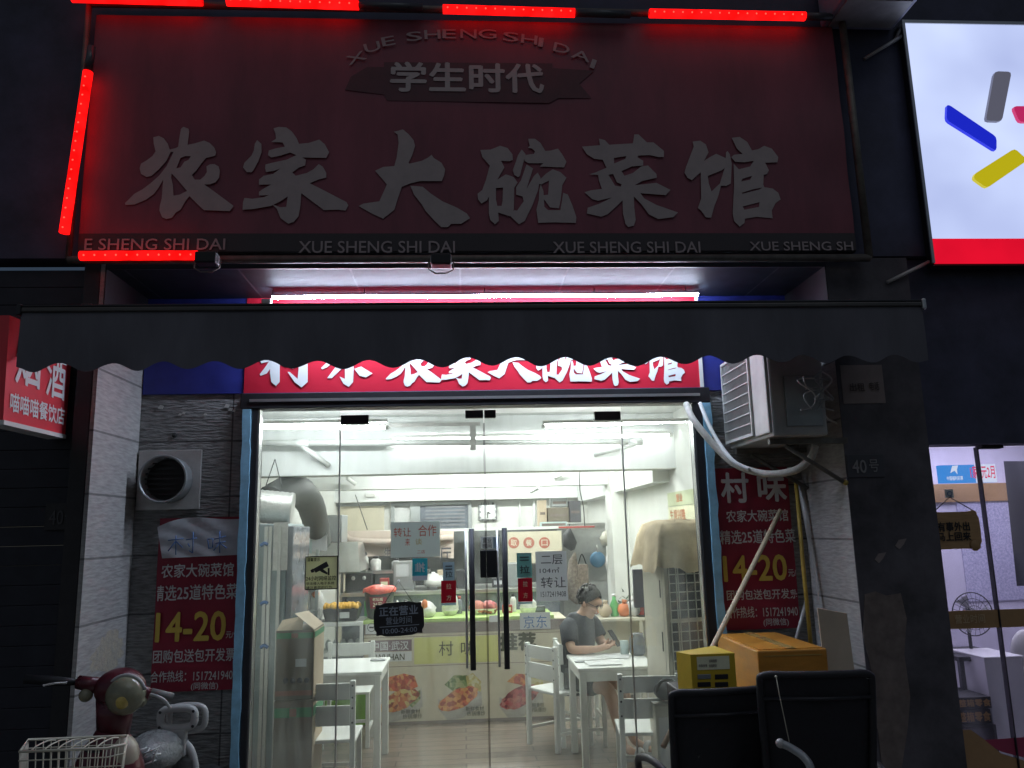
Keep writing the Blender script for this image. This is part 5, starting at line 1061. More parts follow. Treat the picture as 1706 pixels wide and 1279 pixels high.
t = thing('milk_bag', 'white plastic bag with printed fruit standing left of the orange balls', 'bag', W(522, 1030, 3.0)); c = W(526, 1010, 3.0); MB().ball((c.x, 3.05, c.z), (.075, .05, .16), 14, 12, .06).build('bag_body', M['bag_clear'], t); MB().ball((c.x-.005, 3.01, c.z+.11), (.035, .03, .03), 10, 8, .1).build('red_print', M['orange_blob'], t)
for k, (px_, py_, hh, lb) in enumerate(((662, 1008, .16, 'white paper cone behind the black open sign'), (678, 1012, .1, 'smaller white paper cone beside the bucket'))):
    c = W(px_, 1015, 3.3); t = thing('paper_cone', lb, 'napkin', (c.x, 3.3, ct), 'white paper cones on the counter'); MB().lathe((c.x, 3.3, ct), [(.07, 0), (.05, hh*.5), (.004, hh)], 12).build('cone', M['paper'], t)
t = thing('shopping_bag', 'crumpled white bag with an orange print on the counter', 'bag', W(707, 1025, 3.2)); c = W(708, 1015, 3.2); b = MB(); b.ball((c.x, 3.2, ct+.06), (.11, .08, .09), 16, 12, .12); b.build('bag_body', M['bag_clear'], t); MB().ball((c.x+.0, 3.14, ct+.12), (.03, .025, .05), 10, 8, .1).build('orange_print', M['orange_blob'], t)
t = thing('plastic_drum', 'white round drum with a lid standing on the hatch counter', 'drum', W(722, 980, 3.9)); c = W(722, 967, 3.9); MB().lathe((c.x, 3.9, c.z-.06), [(.09, 0), (.1, .03), (.1, .08), (.06, .1), (.055, .13), (.02, .135), (.02, .15)], 20).build('drum_body', M['white_plastic'], t)
t = thing('prep_table', 'steel preparation table along the kitchen hatch', 'table', W(700, 1000, 4.0)); A = W(566, 978, 3.7); B = W(936, 978, 3.7); zt_ = W(720, 982, 3.85).z
b = MB(); b.rbox(A.x, B.x, 3.7, 4.6, zt_-.04, zt_, .004); b.build('tabletop', M['steel'], t); b = MB(); b.box(A.x+.02, B.x-.02, 3.74, 4.55, .05, zt_-.041); b.build('cabinet_front', M['window_dark'], t)
for k, (a, m, nm, lb, cat) in enumerate((((575, 955, 620, 980, 3.95), 'grille_dark', 'gas_stove', 'dark gas stove under the spice shelf', 'stove'), ((655, 935, 690, 980, 3.95), 'grey_metal', 'steel_cabinet', 'grey steel cabinet with a paper on its door behind the blue sticker', 'cabinet'), ((845, 938, 868, 978, 4.0), 'grey_metal', 'rice_cooker_box', 'grey metal box right of the door handles', 'box'), ((760, 950, 776, 980, 3.95), 'bucket', 'dark_pot', 'dark pot behind the left door handle', 'pot'))):
    x0, x1, z0, z1 = rp(*a); t = thing(nm, lb, cat, ((x0+x1)/2, a[4], zt_)); MB().rbox(x0, x1, a[4], a[4]+.3, zt_+.001, z1, .008).build('body', M[m], t)
    if k == 1: MB().box(x0+.03, x1-.06, a[4]-.004, a[4]-.001, z1-.16, z1-.03).build('paper', M['paper_grey'], t)
    if k == 0:
        for sx in (.3, .7): MB().lathe((x0+(x1-x0)*sx, a[4]-.003, z1-.05), [(.001, -.012), (.02, -.01), (.022, 0)], 12, 'Y').build('knob', M['alu'], t)
for k, (px_, py_, m, lb) in enumerate(((795, 1004, 'pinkred', 'reddish bowl of food in the counter display between the handles'), (815, 1006, 'food_c', 'bowl of dark red peppers between the door handles'), (880, 1008, 'bag_clear', 'white knotted bag at the right of the counter'), (750, 1012, 'bag_clear', 'tall milky container near the red pull sticker'))):
    c = W(px_, py_, 3.3); t = thing('food_bowl' if k < 2 else 'food_bag', lb, 'bowl' if k < 2 else 'bag', (c.x, 3.3, ct), 'food on the counter'); MB().ball((c.x, 3.3, ct+(.06 if k != 3 else .11)), (.085, .08, .07 if k < 2 else .09 if k == 2 else .12), 14, 10, .08).build('contents', M[m], t); MB().lathe((c.x, 3.3, ct), [(.05, 0), (.085, .05), (.088, .055)], 18).build('bowl', M['white_plastic'], t)
# display case left of the counter
t = thing('display_case', 'glass fronted display case with white rails left of the counter', 'display case', (W(570, 1100, 3.0).x, 3.0, 0)); x0, x1 = W(530, 1100, 3.0).x, W(604, 1100, 3.0).x; z1, z2, z3 = W(570, 1036, 3.0).z, W(570, 1090, 3.0).z, W(570, 1148, 3.0).z
b = MB(); b.rbox(x0, x1, 3.0, 3.5, z1-.04, z1-.003, .004); b.rbox(x0, x1, 3.0, 3.5, z2-.02, z2+.02, .004); b.box(x0, x0+.03, 3.0, 3.03, z2+.021, z1-.041); b.box(x1-.03, x1, 3.0, 3.03, z2+.021, z1-.041); b.build('case_frame', M['white_paint'], t)
MB().box(x0+.03, x1-.03, 3.008, 3.014, z2+.021, z1-.041).build('glass_front', M['glass'], t); MB().box(x0, x1, 3.0, 3.5, z3, z2-.021).build('case_body', M['grey_metal'], t); MB().box(x0-.0, x1+.12, 3.0, 3.5, .02, z3-.001).build('green_base', mat('green_plastic_base', (.16, .34, .04), .5, var=.25), t)
b = MB()
for i in range(5): b.ball((x0+.07+i*.07, 3.15, z2+.07), (.03, .05, .05), 10, 8, .1)
b.build('wrapped_food', M['paper_grey'], t)
# right back: grey panel and hanging things
PYY = 5.4
t = thing('grey_panel', 'plain grey door panel behind the seated man', 'door', W(976, 1080, PYY)); x0, x1, z0, z1 = rp(938, 871, 1013, 1090, PYY); MB().rbox(x0, x1, PYY, PYY+.05, 0, z1, .006).build('panel_leaf', mat('pale_grey_paint', (.46, .47, .46), .6), t); MB().box(x0-.05, x0, PYY-.01, PYY+.05, 0, z1).build('jamb', M['grey_metal'], t)
t = thing('umbrella', 'dark grey folded umbrella hanging on the grey panel', 'umbrella', W(950, 900, 5.2)); c = W(949, 880, 5.25); P = [c, c+Vector((-.02, 0, -.08)), c+Vector((0, 0, -.2)), c+Vector((.03, 0, -.27))]; MB().tube(P, [.012, .07, .09, .03], 10).build('canopy', M['dark_bag'], t); MB().tube([c+Vector((0, 0, .05)), c], .008).build('handle', M['black'], t)
t = thing('folded_umbrella', 'tall checked umbrella hanging above the seated man', 'umbrella', W(955, 940, 5.1)); c = W(958, 920, 5.1); MB().tube([c, c+Vector((-.03, 0, -.1)), c+Vector((-.02, 0, -.32)), c+Vector((.0, 0, -.55)), c+Vector((0, 0, -.62))], [.01, .05, .10, .1, .02], 10).build('canopy', M['check'], t)
t = thing('tote_bag', 'brown checked tote bag hanging beside the umbrella', 'bag', W(972, 960, 5.0)); x0, x1, z0, z1 = rp(962, 940, 981, 986, 5.0); MB().rbox(x0, x1, 5.0, 5.06, z0, z1, .015).build('bag_body', M['check'], t); MB().tube(spl([(x0+.02, 5.03, z1), ((x0+x1)/2, 5.03, z1+.12), (x1-.02, 5.03, z1)]), .007, 6).build('strap', M['black'], t)
t = thing('blue_pan', 'round blue enamel pan hanging on the grey panel', 'pan', W(996, 930, 5.2)); c = W(996, 932, 5.2); MB().lathe((c.x, 5.2, c.z), [(.001, -.02), (.085, -.015), (.10, .02), (.09, .04), (.001, .045)], 24, 'Y').build('pan_body', M['blue_pot'], t); MB().tube([(c.x, 5.2, c.z+.09), (c.x, 5.22, c.z+.18)], .008).build('handle', M['galv'], t)
t = thing('white_cap', 'white hard lid hanging above the blue pan', 'lid', W(1014, 900, 5.2)); c = W(1013, 898, 5.2); MB().tube([c+Vector((-.09, 0, -.03)), c+Vector((-.02, 0, 0)), c+Vector((.07, 0, .04))], [.05, .1, .11], 16).build('lid_body', M['ac_cream'], t)
t = thing('clear_bag', 'milky plastic bag hanging right of the blue pan', 'bag', W(1018, 950, 4.9)); c = W(1018, 940, 4.9); MB().ball(c, (.07, .04, .15), 14, 12, .08).build('bag_body', M['bag_clear'], t); MB().tube([c+Vector((0, 0, .14)), c+Vector((0, .02, .2))], .006).build('handle', M['bag_clear'], t)
t = thing('padlock_keys', 'brass keys hanging under a white hook on the right wall', 'keys', W(1038, 950, 4.2)); c = W(1038, 950, 4.2); b = MB(); b.rbox(c.x-.025, c.x+.025, 4.19, 4.21, c.z-.04, c.z+.02, .008); b.tube([c+Vector((0, 0, .02)), c+Vector((0, 0, .13))], .006); b.build('key_bunch', mat('brass', (.4, .32, .12), .4, .7), t); MB().rbox(c.x-.03, c.x+.03, 4.19, 4.215, c.z+.13, c.z+.19, .008).build('hook', M['white_plastic'], t)
t = thing('wall_notice', 'small white notice on the right wall beside the tall air conditioner', 'notice', W(1064, 940, 4.1)); x0, x1, z0, z1 = rp(1058, 920, 1070, 965, 4.0); MB().box(x0, x1, 3.985, 3.998, z0, z1).build('sheet', M['paper'], t); b = MB()
for i in range(4): b.box(x0+.02, x1-.02, 3.98, 3.9845, z0+.03+i*.05, z0+.045+i*.05)
b.build('print', M['paper_grey'], t)
t = thing('power_cord', 'thin dark cable hanging from the second beam', 'cable', W(966, 800, 4.1)); MB().tube(spl([W(966, 785, 4.05), W(966, 815, 4.05), W(972, 845, 4.1), W(974, 876, 4.2)]), .006, 6).build('cable', M['black'], t)
t = thing('thin_cable', 'thin grey cable slanting down from the far beam', 'cable', W(592, 824, 5.5)); MB().tube([W(592, 824, 5.5), W(612, 882, 4.6)], .006, 6).build('cable', M['frame_dark'], t)
# boxes on the hatch shelf
for a, m, lb in (((897, 833, 911, 876, 4.55), 'card', 'upright tan box at the left of the hatch shelf'), ((913, 845, 948, 870, 4.5), 'card2', 'wide grey brown box on the hatch shelf'), ((918, 829, 946, 844, 4.6), 'grey_metal', 'dark grey box on top of the wide brown box'), ((949, 834, 968, 870, 4.5), 'dark_bag', 'dark bundle at the right of the hatch shelf'), ((900, 869, 945, 877, 4.48), 'paper_blue', 'flat pale blue pack under the boxes')):
    x0, x1, z0, z1 = rp(*a); t = thing('storage_box', lb, 'box', ((x0+x1)/2, a[4], z0), 'boxes on the kitchen hatch shelf')
    MB().rbox(x0, x1, a[4], a[4]+.2, z0 if 'under' not in lb and 'top' not in lb else z0, z1, .008).build('box_body', M[m], t)
    MB().box(x0+.02, x1-.02, a[4]-.003, a[4]-.0005, (z0+z1)/2-.02, (z0+z1)/2+.01).build('print', M['scrap'], t)
# right wall posters
t = thing('menu_board', 'pale green menu poster with red characters on the right wall', 'poster', WX(1140, 850, 1.845)); XW = 1.846
ya, yb = WX(1163, 850, XW).y, WX(1114, 850, XW).y; zt2, zm, zb2 = WX(1163, 815, XW).z, WX(1163, 838, XW).z, WX(1163, 892, XW).z; zt2, zm = zb2+.37, zb2+.25
MB().box(XW-.004, XW, ya, yb, zm, zt2).build('green_sheet', mat('pale_green_sheet', (.55, .6, .38), .6), t); MB().box(XW-.0035, XW, ya, yb, zb2, zm-.004).build('cream_sheet', M['label'], t)
b = MB(); text_on(b, '营业', (XW-.006, yb-.3, zm+.03), (0, -.2, 0), (0, 0, .07), .02); text_on(b, '生意兴隆', (XW-.006, yb-.06, zb2+.13), (0, -.5, 0), (0, 0, .09), .01); text_on(b, '财源广进', (XW-.006, yb-.06, zb2+.03), (0, -.5, 0), (0, 0, .09), .01); b.build('lettering', M['orange_blob'], t, fix=False)

# ---- cartons inside the left pane
KY2 = .55; X0, X1 = W(457, 1150, KY2).x, W(521, 1150, KY2).x; zt = W(490, 1047, KY2).z; zm = W(490, 1166, KY2).z
for k, (za, zb_) in enumerate(((0.001, zm-.004), (zm, zt))):
    t = thing('stacked_carton', ('lower grey brown carton with printed icons inside the left glass', 'upper open carton with raised flaps inside the left glass')[k], 'carton', ((X0+X1)/2, KY2, za), 'cartons stacked inside the left glass')
    MB().rbox(X0, X1, KY2, KY2+.38, za, zb_-(.01 if k else 0), .006).build('carton_body', M['card2'], t); h = zb_-za
    MB().box(X1+.0005, X1+.003, KY2+.01, KY2+.37, za+.01, zb_-.02).build('lit_side_face', M['card'], t)  # side in lighter card as if lit; front body darkened for shade
    b = MB(); b.box(X0+.004, X1-.004, KY2-.003, KY2-.0005, za+h*.86, za+h*.94); b.box(X1+.0032, X1+.0055, KY2+.01, KY2+.37, za+h*.86, za+h*.94); b.build('green_band', M['green'], t)
    b = MB(); b.box(X0+.10, X1-.10, KY2-.005, KY2-.0032, za+h*.865, za+h*.935); b.box(X0+.004, X1-.004, KY2-.003, KY2-.0005, za+h*.06, za+h*.13); b.build('red_band', mat('faded_red_print', (.26, .12, .09), .7), t)
    b = MB()
    for i in range(4): b.lathe((X0+.07+i*.045, KY2-.0015, za+h*.27), [(.001, -.002), (.017, -.002), (.018, 0)], 14, 'Y')
    b.build('round_icon', M['dark_ink'], t)
    if k: MB().box(X0+.13, X0+.2, KY2-.004, KY2-.0008, za+h*.46, za+h*.57).build('address_label', M['paper_grey'], t)
    if k:
        b = MB(); zf = zb_-.01
        b.hexa([(X0, KY2, zf), (X0+.17, KY2, zf), (X0+.17, KY2+.003, zf+.001), (X0, KY2+.003, zf+.001), (X0+.01, KY2+.14, zf+.05), (X0+.15, KY2+.12, zf+.075), (X0+.15, KY2+.123, zf+.077), (X0+.01, KY2+.143, zf+.052)])
        b.hexa([(X1, KY2+.01, zf), (X1, KY2+.36, zf), (X1-.003, KY2+.36, zf+.001), (X1-.003, KY2+.01, zf+.001), (X1-.13, KY2+.03, zf+.10), (X1-.10, KY2+.34, zf+.09), (X1-.103, KY2+.34, zf+.092), (X1-.133, KY2+.03, zf+.102)]); b.build('open_flap', M['card'], t)

# ---- tables and chairs
def table(label, x0, x1, y0, y1):
    t = thing('dining_table', label, 'table', ((x0+x1)/2, (y0+y1)/2, 0), 'white dining tables'); h = .75
    MB().rbox(x0, x1, y0, y1, h-.028, h, .006).build('tabletop', M['white_paint'], t); b = MB()
    b.box(x0+.03, x1-.03, y0+.02, y0+.04, h-.1, h-.029); b.box(x0+.03, x1-.03, y1-.04, y1-.02, h-.1, h-.029); b.box(x0+.02, x0+.04, y0+.041, y1-.041, h-.1, h-.029); b.box(x1-.04, x1-.02, y0+.041, y1-.041, h-.1, h-.029); b.build('apron', M['white_paint'], t)
    for x in (x0+.012, x1-.062):
        for y in (y0+.012, y1-.062): MB().rbox(x, x+.05, y, y+.05, .0, h-.029, .005).build('leg', M['white_paint'], t)
    return t
table('white table behind the cartons at the left', -1.25, -.625, 1.40, 2.10)
table('white table with papers in front of the seated man', .835, 1.44, 1.22, 1.90)
ch = thing('dining_chair', 'x', 'chair', (0, 0, 0), 'white wooden dining chairs'); ORG[ch.name] = Vector((0, 0, 0)); wd = .19
for sx in (-1, 1):
    b = MB(); b.rbox(sx*wd-.017, sx*wd+.017, -.02, .02, 0, .82, .005); b.build('rear_post', M['white_paint'], ch, True); b = MB(); b.rbox(sx*wd-.017, sx*wd+.017, .33, .365, 0, .43, .005); b.build('leg', M['white_paint'], ch, True)
    b = MB()
    for z in (.79, .715, .65, .56): b.ball((sx*wd, -.021, z), (.007, .003, .007), 8, 6)
    b.build('bolt', M['frame_dark'], ch, True)
for z0_, z1_ in ((.70, .805), (.54, .665)): MB().rbox(-wd+.0175, wd-.0175, -.01, .01, z0_, z1_, .004).build('back_slat', M['white_paint'], ch, True)
MB().rbox(-wd-.02, wd+.02, -.0, .39, .432, .455, .006).build('seat', M['white_paint'], ch, True)
b = MB()
for sx in (-1, 1): b.box(sx*wd-.01, sx*wd+.01, .021, .329, .12, .145)
b.box(-wd+.0175, wd-.0175, .34, .355, .2, .225); b.build('stretcher', M['white_paint'], ch, True)
spots = [(W(1082, 1180, .55).x, .52, R_(-6), 'white chair pushed against the near side of the papers table'), (-.93, .66, R_(0), 'white chair between the cartons and the left table'),
         (-1.02, 2.62, R_(180), 'white chair on the counter side of the left table'), (.635, 2.02, R_(-58), 'white chair at the left of the seated man'), (.80, 2.20, R_(-90), 'white chair the man is sitting on')]
for i, (x, y, rz, lb) in enumerate(spots):
    o = ch if i == 0 else copy_tree(ch); o.location = (x, y, 0); o.rotation_euler = (0, 0, rz); o['label'] = lb
for k, (px_, py_, rz, lb) in enumerate(((985, 1096, .2, 'white paper sheet lying at the left of the papers table'), (1022, 1093, -.35, 'white paper sheet lying at the right of the papers table'), (1005, 1104, .05, 'folded white leaflet at the front of the papers table'))):
    t = thing('paper_sheet', lb, 'paper', (0, 0, 0), 'papers on the table'); p = ray(px_, py_); d = (.7535+.002*k-CAM.z)/p.z; c = CAM+p*d; t.location = c; t.rotation_euler = (0, 0, rz); MB().box(-.13, .13, -.09, .09, 0, .0012).build('sheet', M['paper'], t, True)
t = thing('phone_case', 'small dark object on the papers table', 'phone', (0, 0, 0)); p = ray(966, 1103); c = CAM+p*((.752-CAM.z)/p.z); t.location = c; MB().rbox(-.04, .04, -.02, .02, 0, .008, .003).build('case', M['grey_metal'], t, True)
t = thing('napkin_tray', 'small grey tray on the left white table', 'tray', (0, 0, 0)); p = ray(630, 1100); c = CAM+p*((.752-CAM.z)/p.z); t.location = c; MB().rbox(-.06, .06, -.04, .04, 0, .012, .004).build('tray_body', M['grey_metal'], t, True)
t = thing('glass_jar', 'dark pot and glass jar on the right end of the papers table', 'jar', W(1062, 1095, 1.8)); c = Vector((W(1062, 1080, 1.75).x, 1.75, .751)); MB().lathe(c, [(.05, 0), (.065, .02), (.065, .12), (.05, .15), (.052, .17)], 18).build('jar_body', M['window_dark'], t); MB().lathe(c+Vector((-.1, .03, 0)), [(.03, 0), (.035, .01), (.035, .11)], 14).build('glass', M['paper_blue'], t)
# side table with groceries behind the man
t = thing('side_table', 'cream side table loaded with groceries against the right wall', 'table', W(1030, 1080, 3.4)); x0, x1 = W(985, 1040, 3.3).x, 1.82; zt3 = W(1030, 1030, 3.3).z
MB().rbox(x0, x1, 3.3, 3.9, zt3-.03, zt3, .005).build('tabletop', M['ac_cream'], t)
for x in (x0+.03, x1-.06): MB().box(x, x+.04, 3.32, 3.36, 0, zt3-.031).build('leg', M['ac_cream'], t)
MB().box(x0+.02, x1-.02, 3.5, 3.52, .1, zt3-.031).build('back_panel', M['ac_cream'], t)
for px_, m, r, lb, nm, cat in ((1040, 'orange_blob', .07, 'orange and white grocery bag on the side table', 'grocery_bag', 'bag'), (1055, 'bag_clear', .08, 'white grocery bag on the side table', 'grocery_bag', 'bag'), (1008, 'card', .07, 'brown packet on the side table', 'grocery_packet', 'packet'), (1070, 'red_film', .05, 'red jar at the right of the side table', 'red_jar', 'jar')):
    c = W(px_, 1020, 3.45); t = thing(nm, lb, cat, (c.x, 3.45, zt3)); b = MB(); b.ball((c.x, 3.45, zt3+r*.95), (r, r*.8, r), 14, 10, .1); b.build('body', M[m], t); MB().tube([(c.x, 3.45, zt3+r*1.8), (c.x+.01, 3.45, zt3+r*2.4)], [.02, .03], 8).build('knot', M[m], t)
t = thing('green_bottle', 'green plastic bottle on the side table behind the man', 'bottle', W(1024, 1030, 3.5)); c = W(1024, 1020, 3.5); MB().lathe((c.x, 3.5, zt3), [(.04, 0), (.045, .02), (.045, .12), (.02, .17), (.02, .2)], 14).build('bottle_body', M['leaf'], t); MB().lathe((c.x, 3.5, zt3), [(.022, .201), (.022, .225)], 12).build('cap', M['paper'], t)
t = thing('monitor', 'black monitor edge beside the tall air conditioner', 'monitor', W(1066, 1010, 3.2)); x0, x1, z0, z1 = rp(1056, 948, 1095, 1012, 3.35); MB().rbox(x0, x1, 3.35, 3.4, z0, z1, .006).build('screen', M['poster_dark'], t); MB().box((x0+x1)/2-.02, (x0+x1)/2+.02, 3.37, 3.39, zt3+.01, z0).build('stand', M['black'], t); MB().rbox((x0+x1)/2-.09, (x0+x1)/2+.09, 3.33, 3.45, zt3+.001, zt3+.012, .004).build('foot', M['black'], t)
t = thing('potted_plant', 'small dark leafy clump behind the green bottle', 'plant', W(1045, 1000, 3.7)); c = W(1043, 1012, 3.7); b = MB()
for i in range(60):
    d = Vector((random.gauss(0, .06), random.gauss(0, .04), abs(random.gauss(0, .07)))); q = Vector((random.uniform(-1, 1), random.uniform(-1, 1), random.uniform(0, 1)))*.03; n_ = q.cross(Vector((0, 0, 1)))*.4; b.add([c+d-q, c+d+n_, c+d+q, c+d-n_], [(0, 1, 2, 3)])
b.build('leaves', mat('dark_leaf', (.03, .06, .03), .6), t); MB().lathe((c.x, 3.7, zt3), [(.04, 0), (.055, .08), (.05, .08), (.001, .075)], 14).build('pot', M['card2'], t)

# ---- standing air conditioner under a cloth
t = thing('cabinet_air_conditioner', 'tall cream standing air conditioner under a dusty tan cloth', 'air conditioner', (1.4, .8, 0))
A = Vector((W(1081, 1150, 1.15).x, 1.15, 0)); B = Vector((W(1113, 1080, .66).x, .66, 0)); e1 = (B-A).normalized(); Cc = B+Vector((.40, .10, 0)); D = A+Vector((.40, .12, 0)); ht = 1.74; up = Vector((0, 0, 1))
b = MB(); b.hexa([A, B, Cc, D, A+up*ht, B+up*ht, Cc+up*ht, D+up*ht]); b.build('casing', M['ac_cream'], t)
n1 = Vector((-e1.y, e1.x, 0)); n1 = n1 if n1.x < 0 else -n1; e2 = (Cc-B).normalized(); n2 = Vector((e2.y, -e2.x, 0)); L1 = (B-A).length; L2 = (Cc-B).length
def on2(u0, u1, z0_, z1_, d0, d1): return [B+e2*u0+n2*d0+up*z0_, B+e2*u1+n2*d0+up*z0_, B+e2*u1+n2*d1+up*z0_, B+e2*u0+n2*d1+up*z0_, B+e2*u0+n2*d0+up*z1_, B+e2*u1+n2*d0+up*z1_, B+e2*u1+n2*d1+up*z1_, B+e2*u0+n2*d1+up*z1_]
def on1(u0, u1, z0_, z1_, d0, d1): return [A+e1*u0+n1*d0+up*z0_, A+e1*u1+n1*d0+up*z0_, A+e1*u1+n1*d1+up*z0_, A+e1*u0+n1*d1+up*z0_, A+e1*u0+n1*d0+up*z1_, A+e1*u1+n1*d0+up*z1_, A+e1*u1+n1*d1+up*z1_, A+e1*u0+n1*d1+up*z1_]
b = MB()
for z0_, z1_ in ((1.14, 1.50), (.74, 1.12)): b.hexa(on2(.03, .32, z0_, z1_, .0005, .002))
b.build('outlet_void', M['grille_dark'], t)
b = MB()
for z0_, z1_ in ((1.14, 1.50), (.74, 1.12)):
    for i in range(7): z = z0_+(z1_-z0_)*i/6; b.hexa(on2(.03, .32, z-.003, z+.003, .0025, .010))
    for u in (.03, .085, .10, .165, .23, .295, .32): b.hexa(on2(u-.004, u+.004, z0_, z1_, .0105, .016))
b.build('outlet_grille', M['ac_cream'], t)
b = MB(); b.hexa(on1(L1*.78, L1*.82, 1.28, 1.40, .0005, .003)); b.hexa(on1(L1*.78, L1*.82, .92, 1.05, .0005, .003)); b.build('side_slot', M['grille_dark'], t); MB().hexa(on1(L1*.9, L1*.908, .02, 1.7, .0005, .003)).build('panel_seam', M['galv'], t)
b = MB(); n = 40; V = []; Fs = []; cen = (A+B+Cc+D)/4
ring = [A, B, Cc, D]
def rim(u):
    u = (u % 1)*4; i = int(u); return ring[i].lerp(ring[(i+1) % 4], u-i)
for i in range(n):
    p = rim(i/n); d = (p-cen); d.z = 0
    for j, (s_, z) in enumerate(((.0, 1.815), (.6, 1.81), (.95, 1.785), (1.12, 1.71), (1.24+.03*math.sin(i*1.3), 1.60), (1.36+.07*math.sin(i*1.3), 1.475+.02*math.sin(i*.7)+.012*math.sin(i*2.1)))):
        V.append(cen+d*s_+up*(z+.008*math.sin(i*.9+j)))
for i in range(n):
    for j in range(5): Fs.append((i*6+j, ((i+1) % n)*6+j, ((i+1) % n)*6+j+1, i*6+j+1))
b.add(V, Fs, True); b.build('cloth_cover', M['cover'], t)
t = thing('dark_bag', 'black bag hung on the side of the standing air conditioner', 'bag', W(1112, 1145, .45)); c = W(1108, 1150, .5); MB().ball(c, (.075, .06, .06), 16, 12, .08).build('bag_body', M['dark_bag'], t); MB().tube(spl([c+Vector((-.07, -.03, .0)), c+Vector((-.03, -.06, .07)), c+Vector((.05, -.05, .06)), c+Vector((.07, -.02, -.02))]), .010, 8).build('strap', M['black'], t)
MB().box(c.x-.10, c.x+.13, .42, .6, c.z-.075, c.z-.062).build('metal_tray', M['steel'], t)
t = thing('tool_stand', 'small pale cabinet with a metal tray in front of the standing air conditioner', 'stand', (c.x, .5, 0)); MB().rbox(c.x-.09, c.x+.13, .43, .6, 0, c.z-.077, .008).build('stand_body', M['ac_cream'], t); MB().box(c.x-.07, c.x+.11, .4265, .4295, .1, c.z-.15).build('stand_door', M['white_plastic'], t)

# ================================================================ ON THE DOOR GLASS
GY = -.0065
t = sheet('warning_sticker', 508, 926, 563, 982, GY, M['cream_sticker'], 'cream camera warning sticker with black print on the left glass', 'sticker', .0012)
b = MB(); x0, x1, z0, z1 = rp(508, 926, 563, 982, GY); e = .006
for q in ((x0, x1, z1-e, z1), (x0, x1, z0, z0+e), (x0, x0+e, z0+e, z1-e), (x1-e, x1, z0+e, z1-e)): b.box(q[0], q[1], GY-.0022, GY-.0015, q[2], q[3])
fn = plane_fn(GY-.0016)
for l in ([(521, 948), (544, 935), (548, 943), (526, 954)], [(517, 950), (521, 947), (524, 953), (519, 954)], [(532, 950), (537, 947), (546, 954), (545, 957), (536, 953)], [(546, 946), (549, 946), (549, 958), (546, 958)]): b.poly([l], fn)
for s_, q in (('温馨提示', (512, 929, 533, 935)), ('24小时网络监控', (510, 959, 560, 967)), ('非法侵入电子系统', (510, 969, 557, 974)), ('请注意您的行为', (510, 976, 553, 981))): text_px(b, s_, *q, GY, .015, dy=.002)
b.build('black_print', M['black'], t, fix=False)
t = sheet('paper_notice', 651, 869, 733, 928, GY, M['thin_paper'], 'grey white paper with red handwriting on the left door', 'paper', .0012, curl=0); letter(t, [('转让', 656, 879, 685, 894, -.0), ('合作', 697, 874, 727, 893, 0), ('来', 675, 897, 683, 909, 0), ('二店', 695, 916, 708, 922, -.0)], M['red_ink'], GY, 'handwriting', .002); letter(t, [('谈', 692, 897, 703, 907, 0)], M['bamboo'], GY, 'handwriting', .002)
t = sheet('push_sticker', 687, 930, 712, 967, GY, M['cyan_sticker'], 'teal and white push sticker under the red handwritten paper', 'sticker', .0012); b = MB(); x0, x1, z0, z1 = rp(687, 959, 712, 967, GY); b.box(x0, x1, GY-.0022, GY-.0014, z0, z1); text_on(b, '推', (rp(691, 937, 708, 953, GY)[1], GY-.0024, rp(691, 937, 708, 953, GY)[2]), (-(rp(691, 937, 708, 953, GY)[1]-rp(691, 937, 708, 953, GY)[0]), 0, 0), (0, 0, rp(691, 937, 708, 953, GY)[3]-rp(691, 937, 708, 953, GY)[2]), .02); b.build('white_print', M['paper'], t, fix=False)
for a, m, tc, lb, txt in (((738, 936, 757, 967), 'pale_blue_sticker', 'dark_ink', 'pale blue pull sticker left of the door handles', '拉'), ((861, 921, 886, 962), 'teal_sticker', 'dark_ink', 'grey teal pull sticker right of the door handles', '拉')):
    t = sheet('pull_sticker', *a, GY, M[m], lb, 'sticker', .0012, 'pull stickers on the door glass'); w_ = a[2]-a[0]; letter(t, [(txt, a[0]+w_*.2, a[1]+(a[3]-a[1])*.5, a[2]-w_*.15, a[3]-(a[3]-a[1])*.17, .015)], M[tc], GY, 'print', .002)
    b = MB()
    for k in range(2): q = rp(a[0]+w_*.2, a[1]+6+5*k, a[2]-w_*.2, a[1]+8+5*k, GY); b.box(q[0], q[1], GY-.002, GY-.0014, q[2], q[3])
    b.build('small_print', M[tc], t)
for a, lb in (((735, 967, 760, 1004), 'red pull sticker below the pale blue one'), ((863, 963, 887, 1002), 'red pull sticker below the grey teal one')):
    X0, X1, Z0, Z1 = rp(*a, GY); t = thing('pull_sticker', lb, 'sticker', ((X0+X1)/2, GY, Z0), 'pull stickers on the door glass'); MB().rbox(X0, X1, GY-.0016, GY-.0004, Z0, Z1, .0005).build('sheet', M['red_sticker'], t)
    letter(t, [('拉', a[0]+8.5, a[1]+5, a[2]-8, a[1]+14, 0), ('方', a[0]+9, a[1]+24, a[2]-8, a[1]+33, 0)], M['label'], GY, 'print', .0026)
    q = rp(a[0], a[3], a[2], a[3]+4, GY); MB().box(q[0], q[1], GY-.0014, GY-.0004, q[2], q[3]-.001).build('lower_fringe', M['pale_blue_sticker'], t)
t = sheet('rental_notice', 893, 918, 945, 1001, GY, M['thin_white'], 'white paper with black handwriting on the right door', 'paper', .0012); letter(t, [('二层', 901, 924, 937, 940, 0), ('104㎡', 899, 945, 932, 954, 0), ('转让', 901, 961, 943, 979, 0), ('15172419408', 901, 985, 943, 994, 0)], M['dark_ink'], GY, 'handwriting', .002)
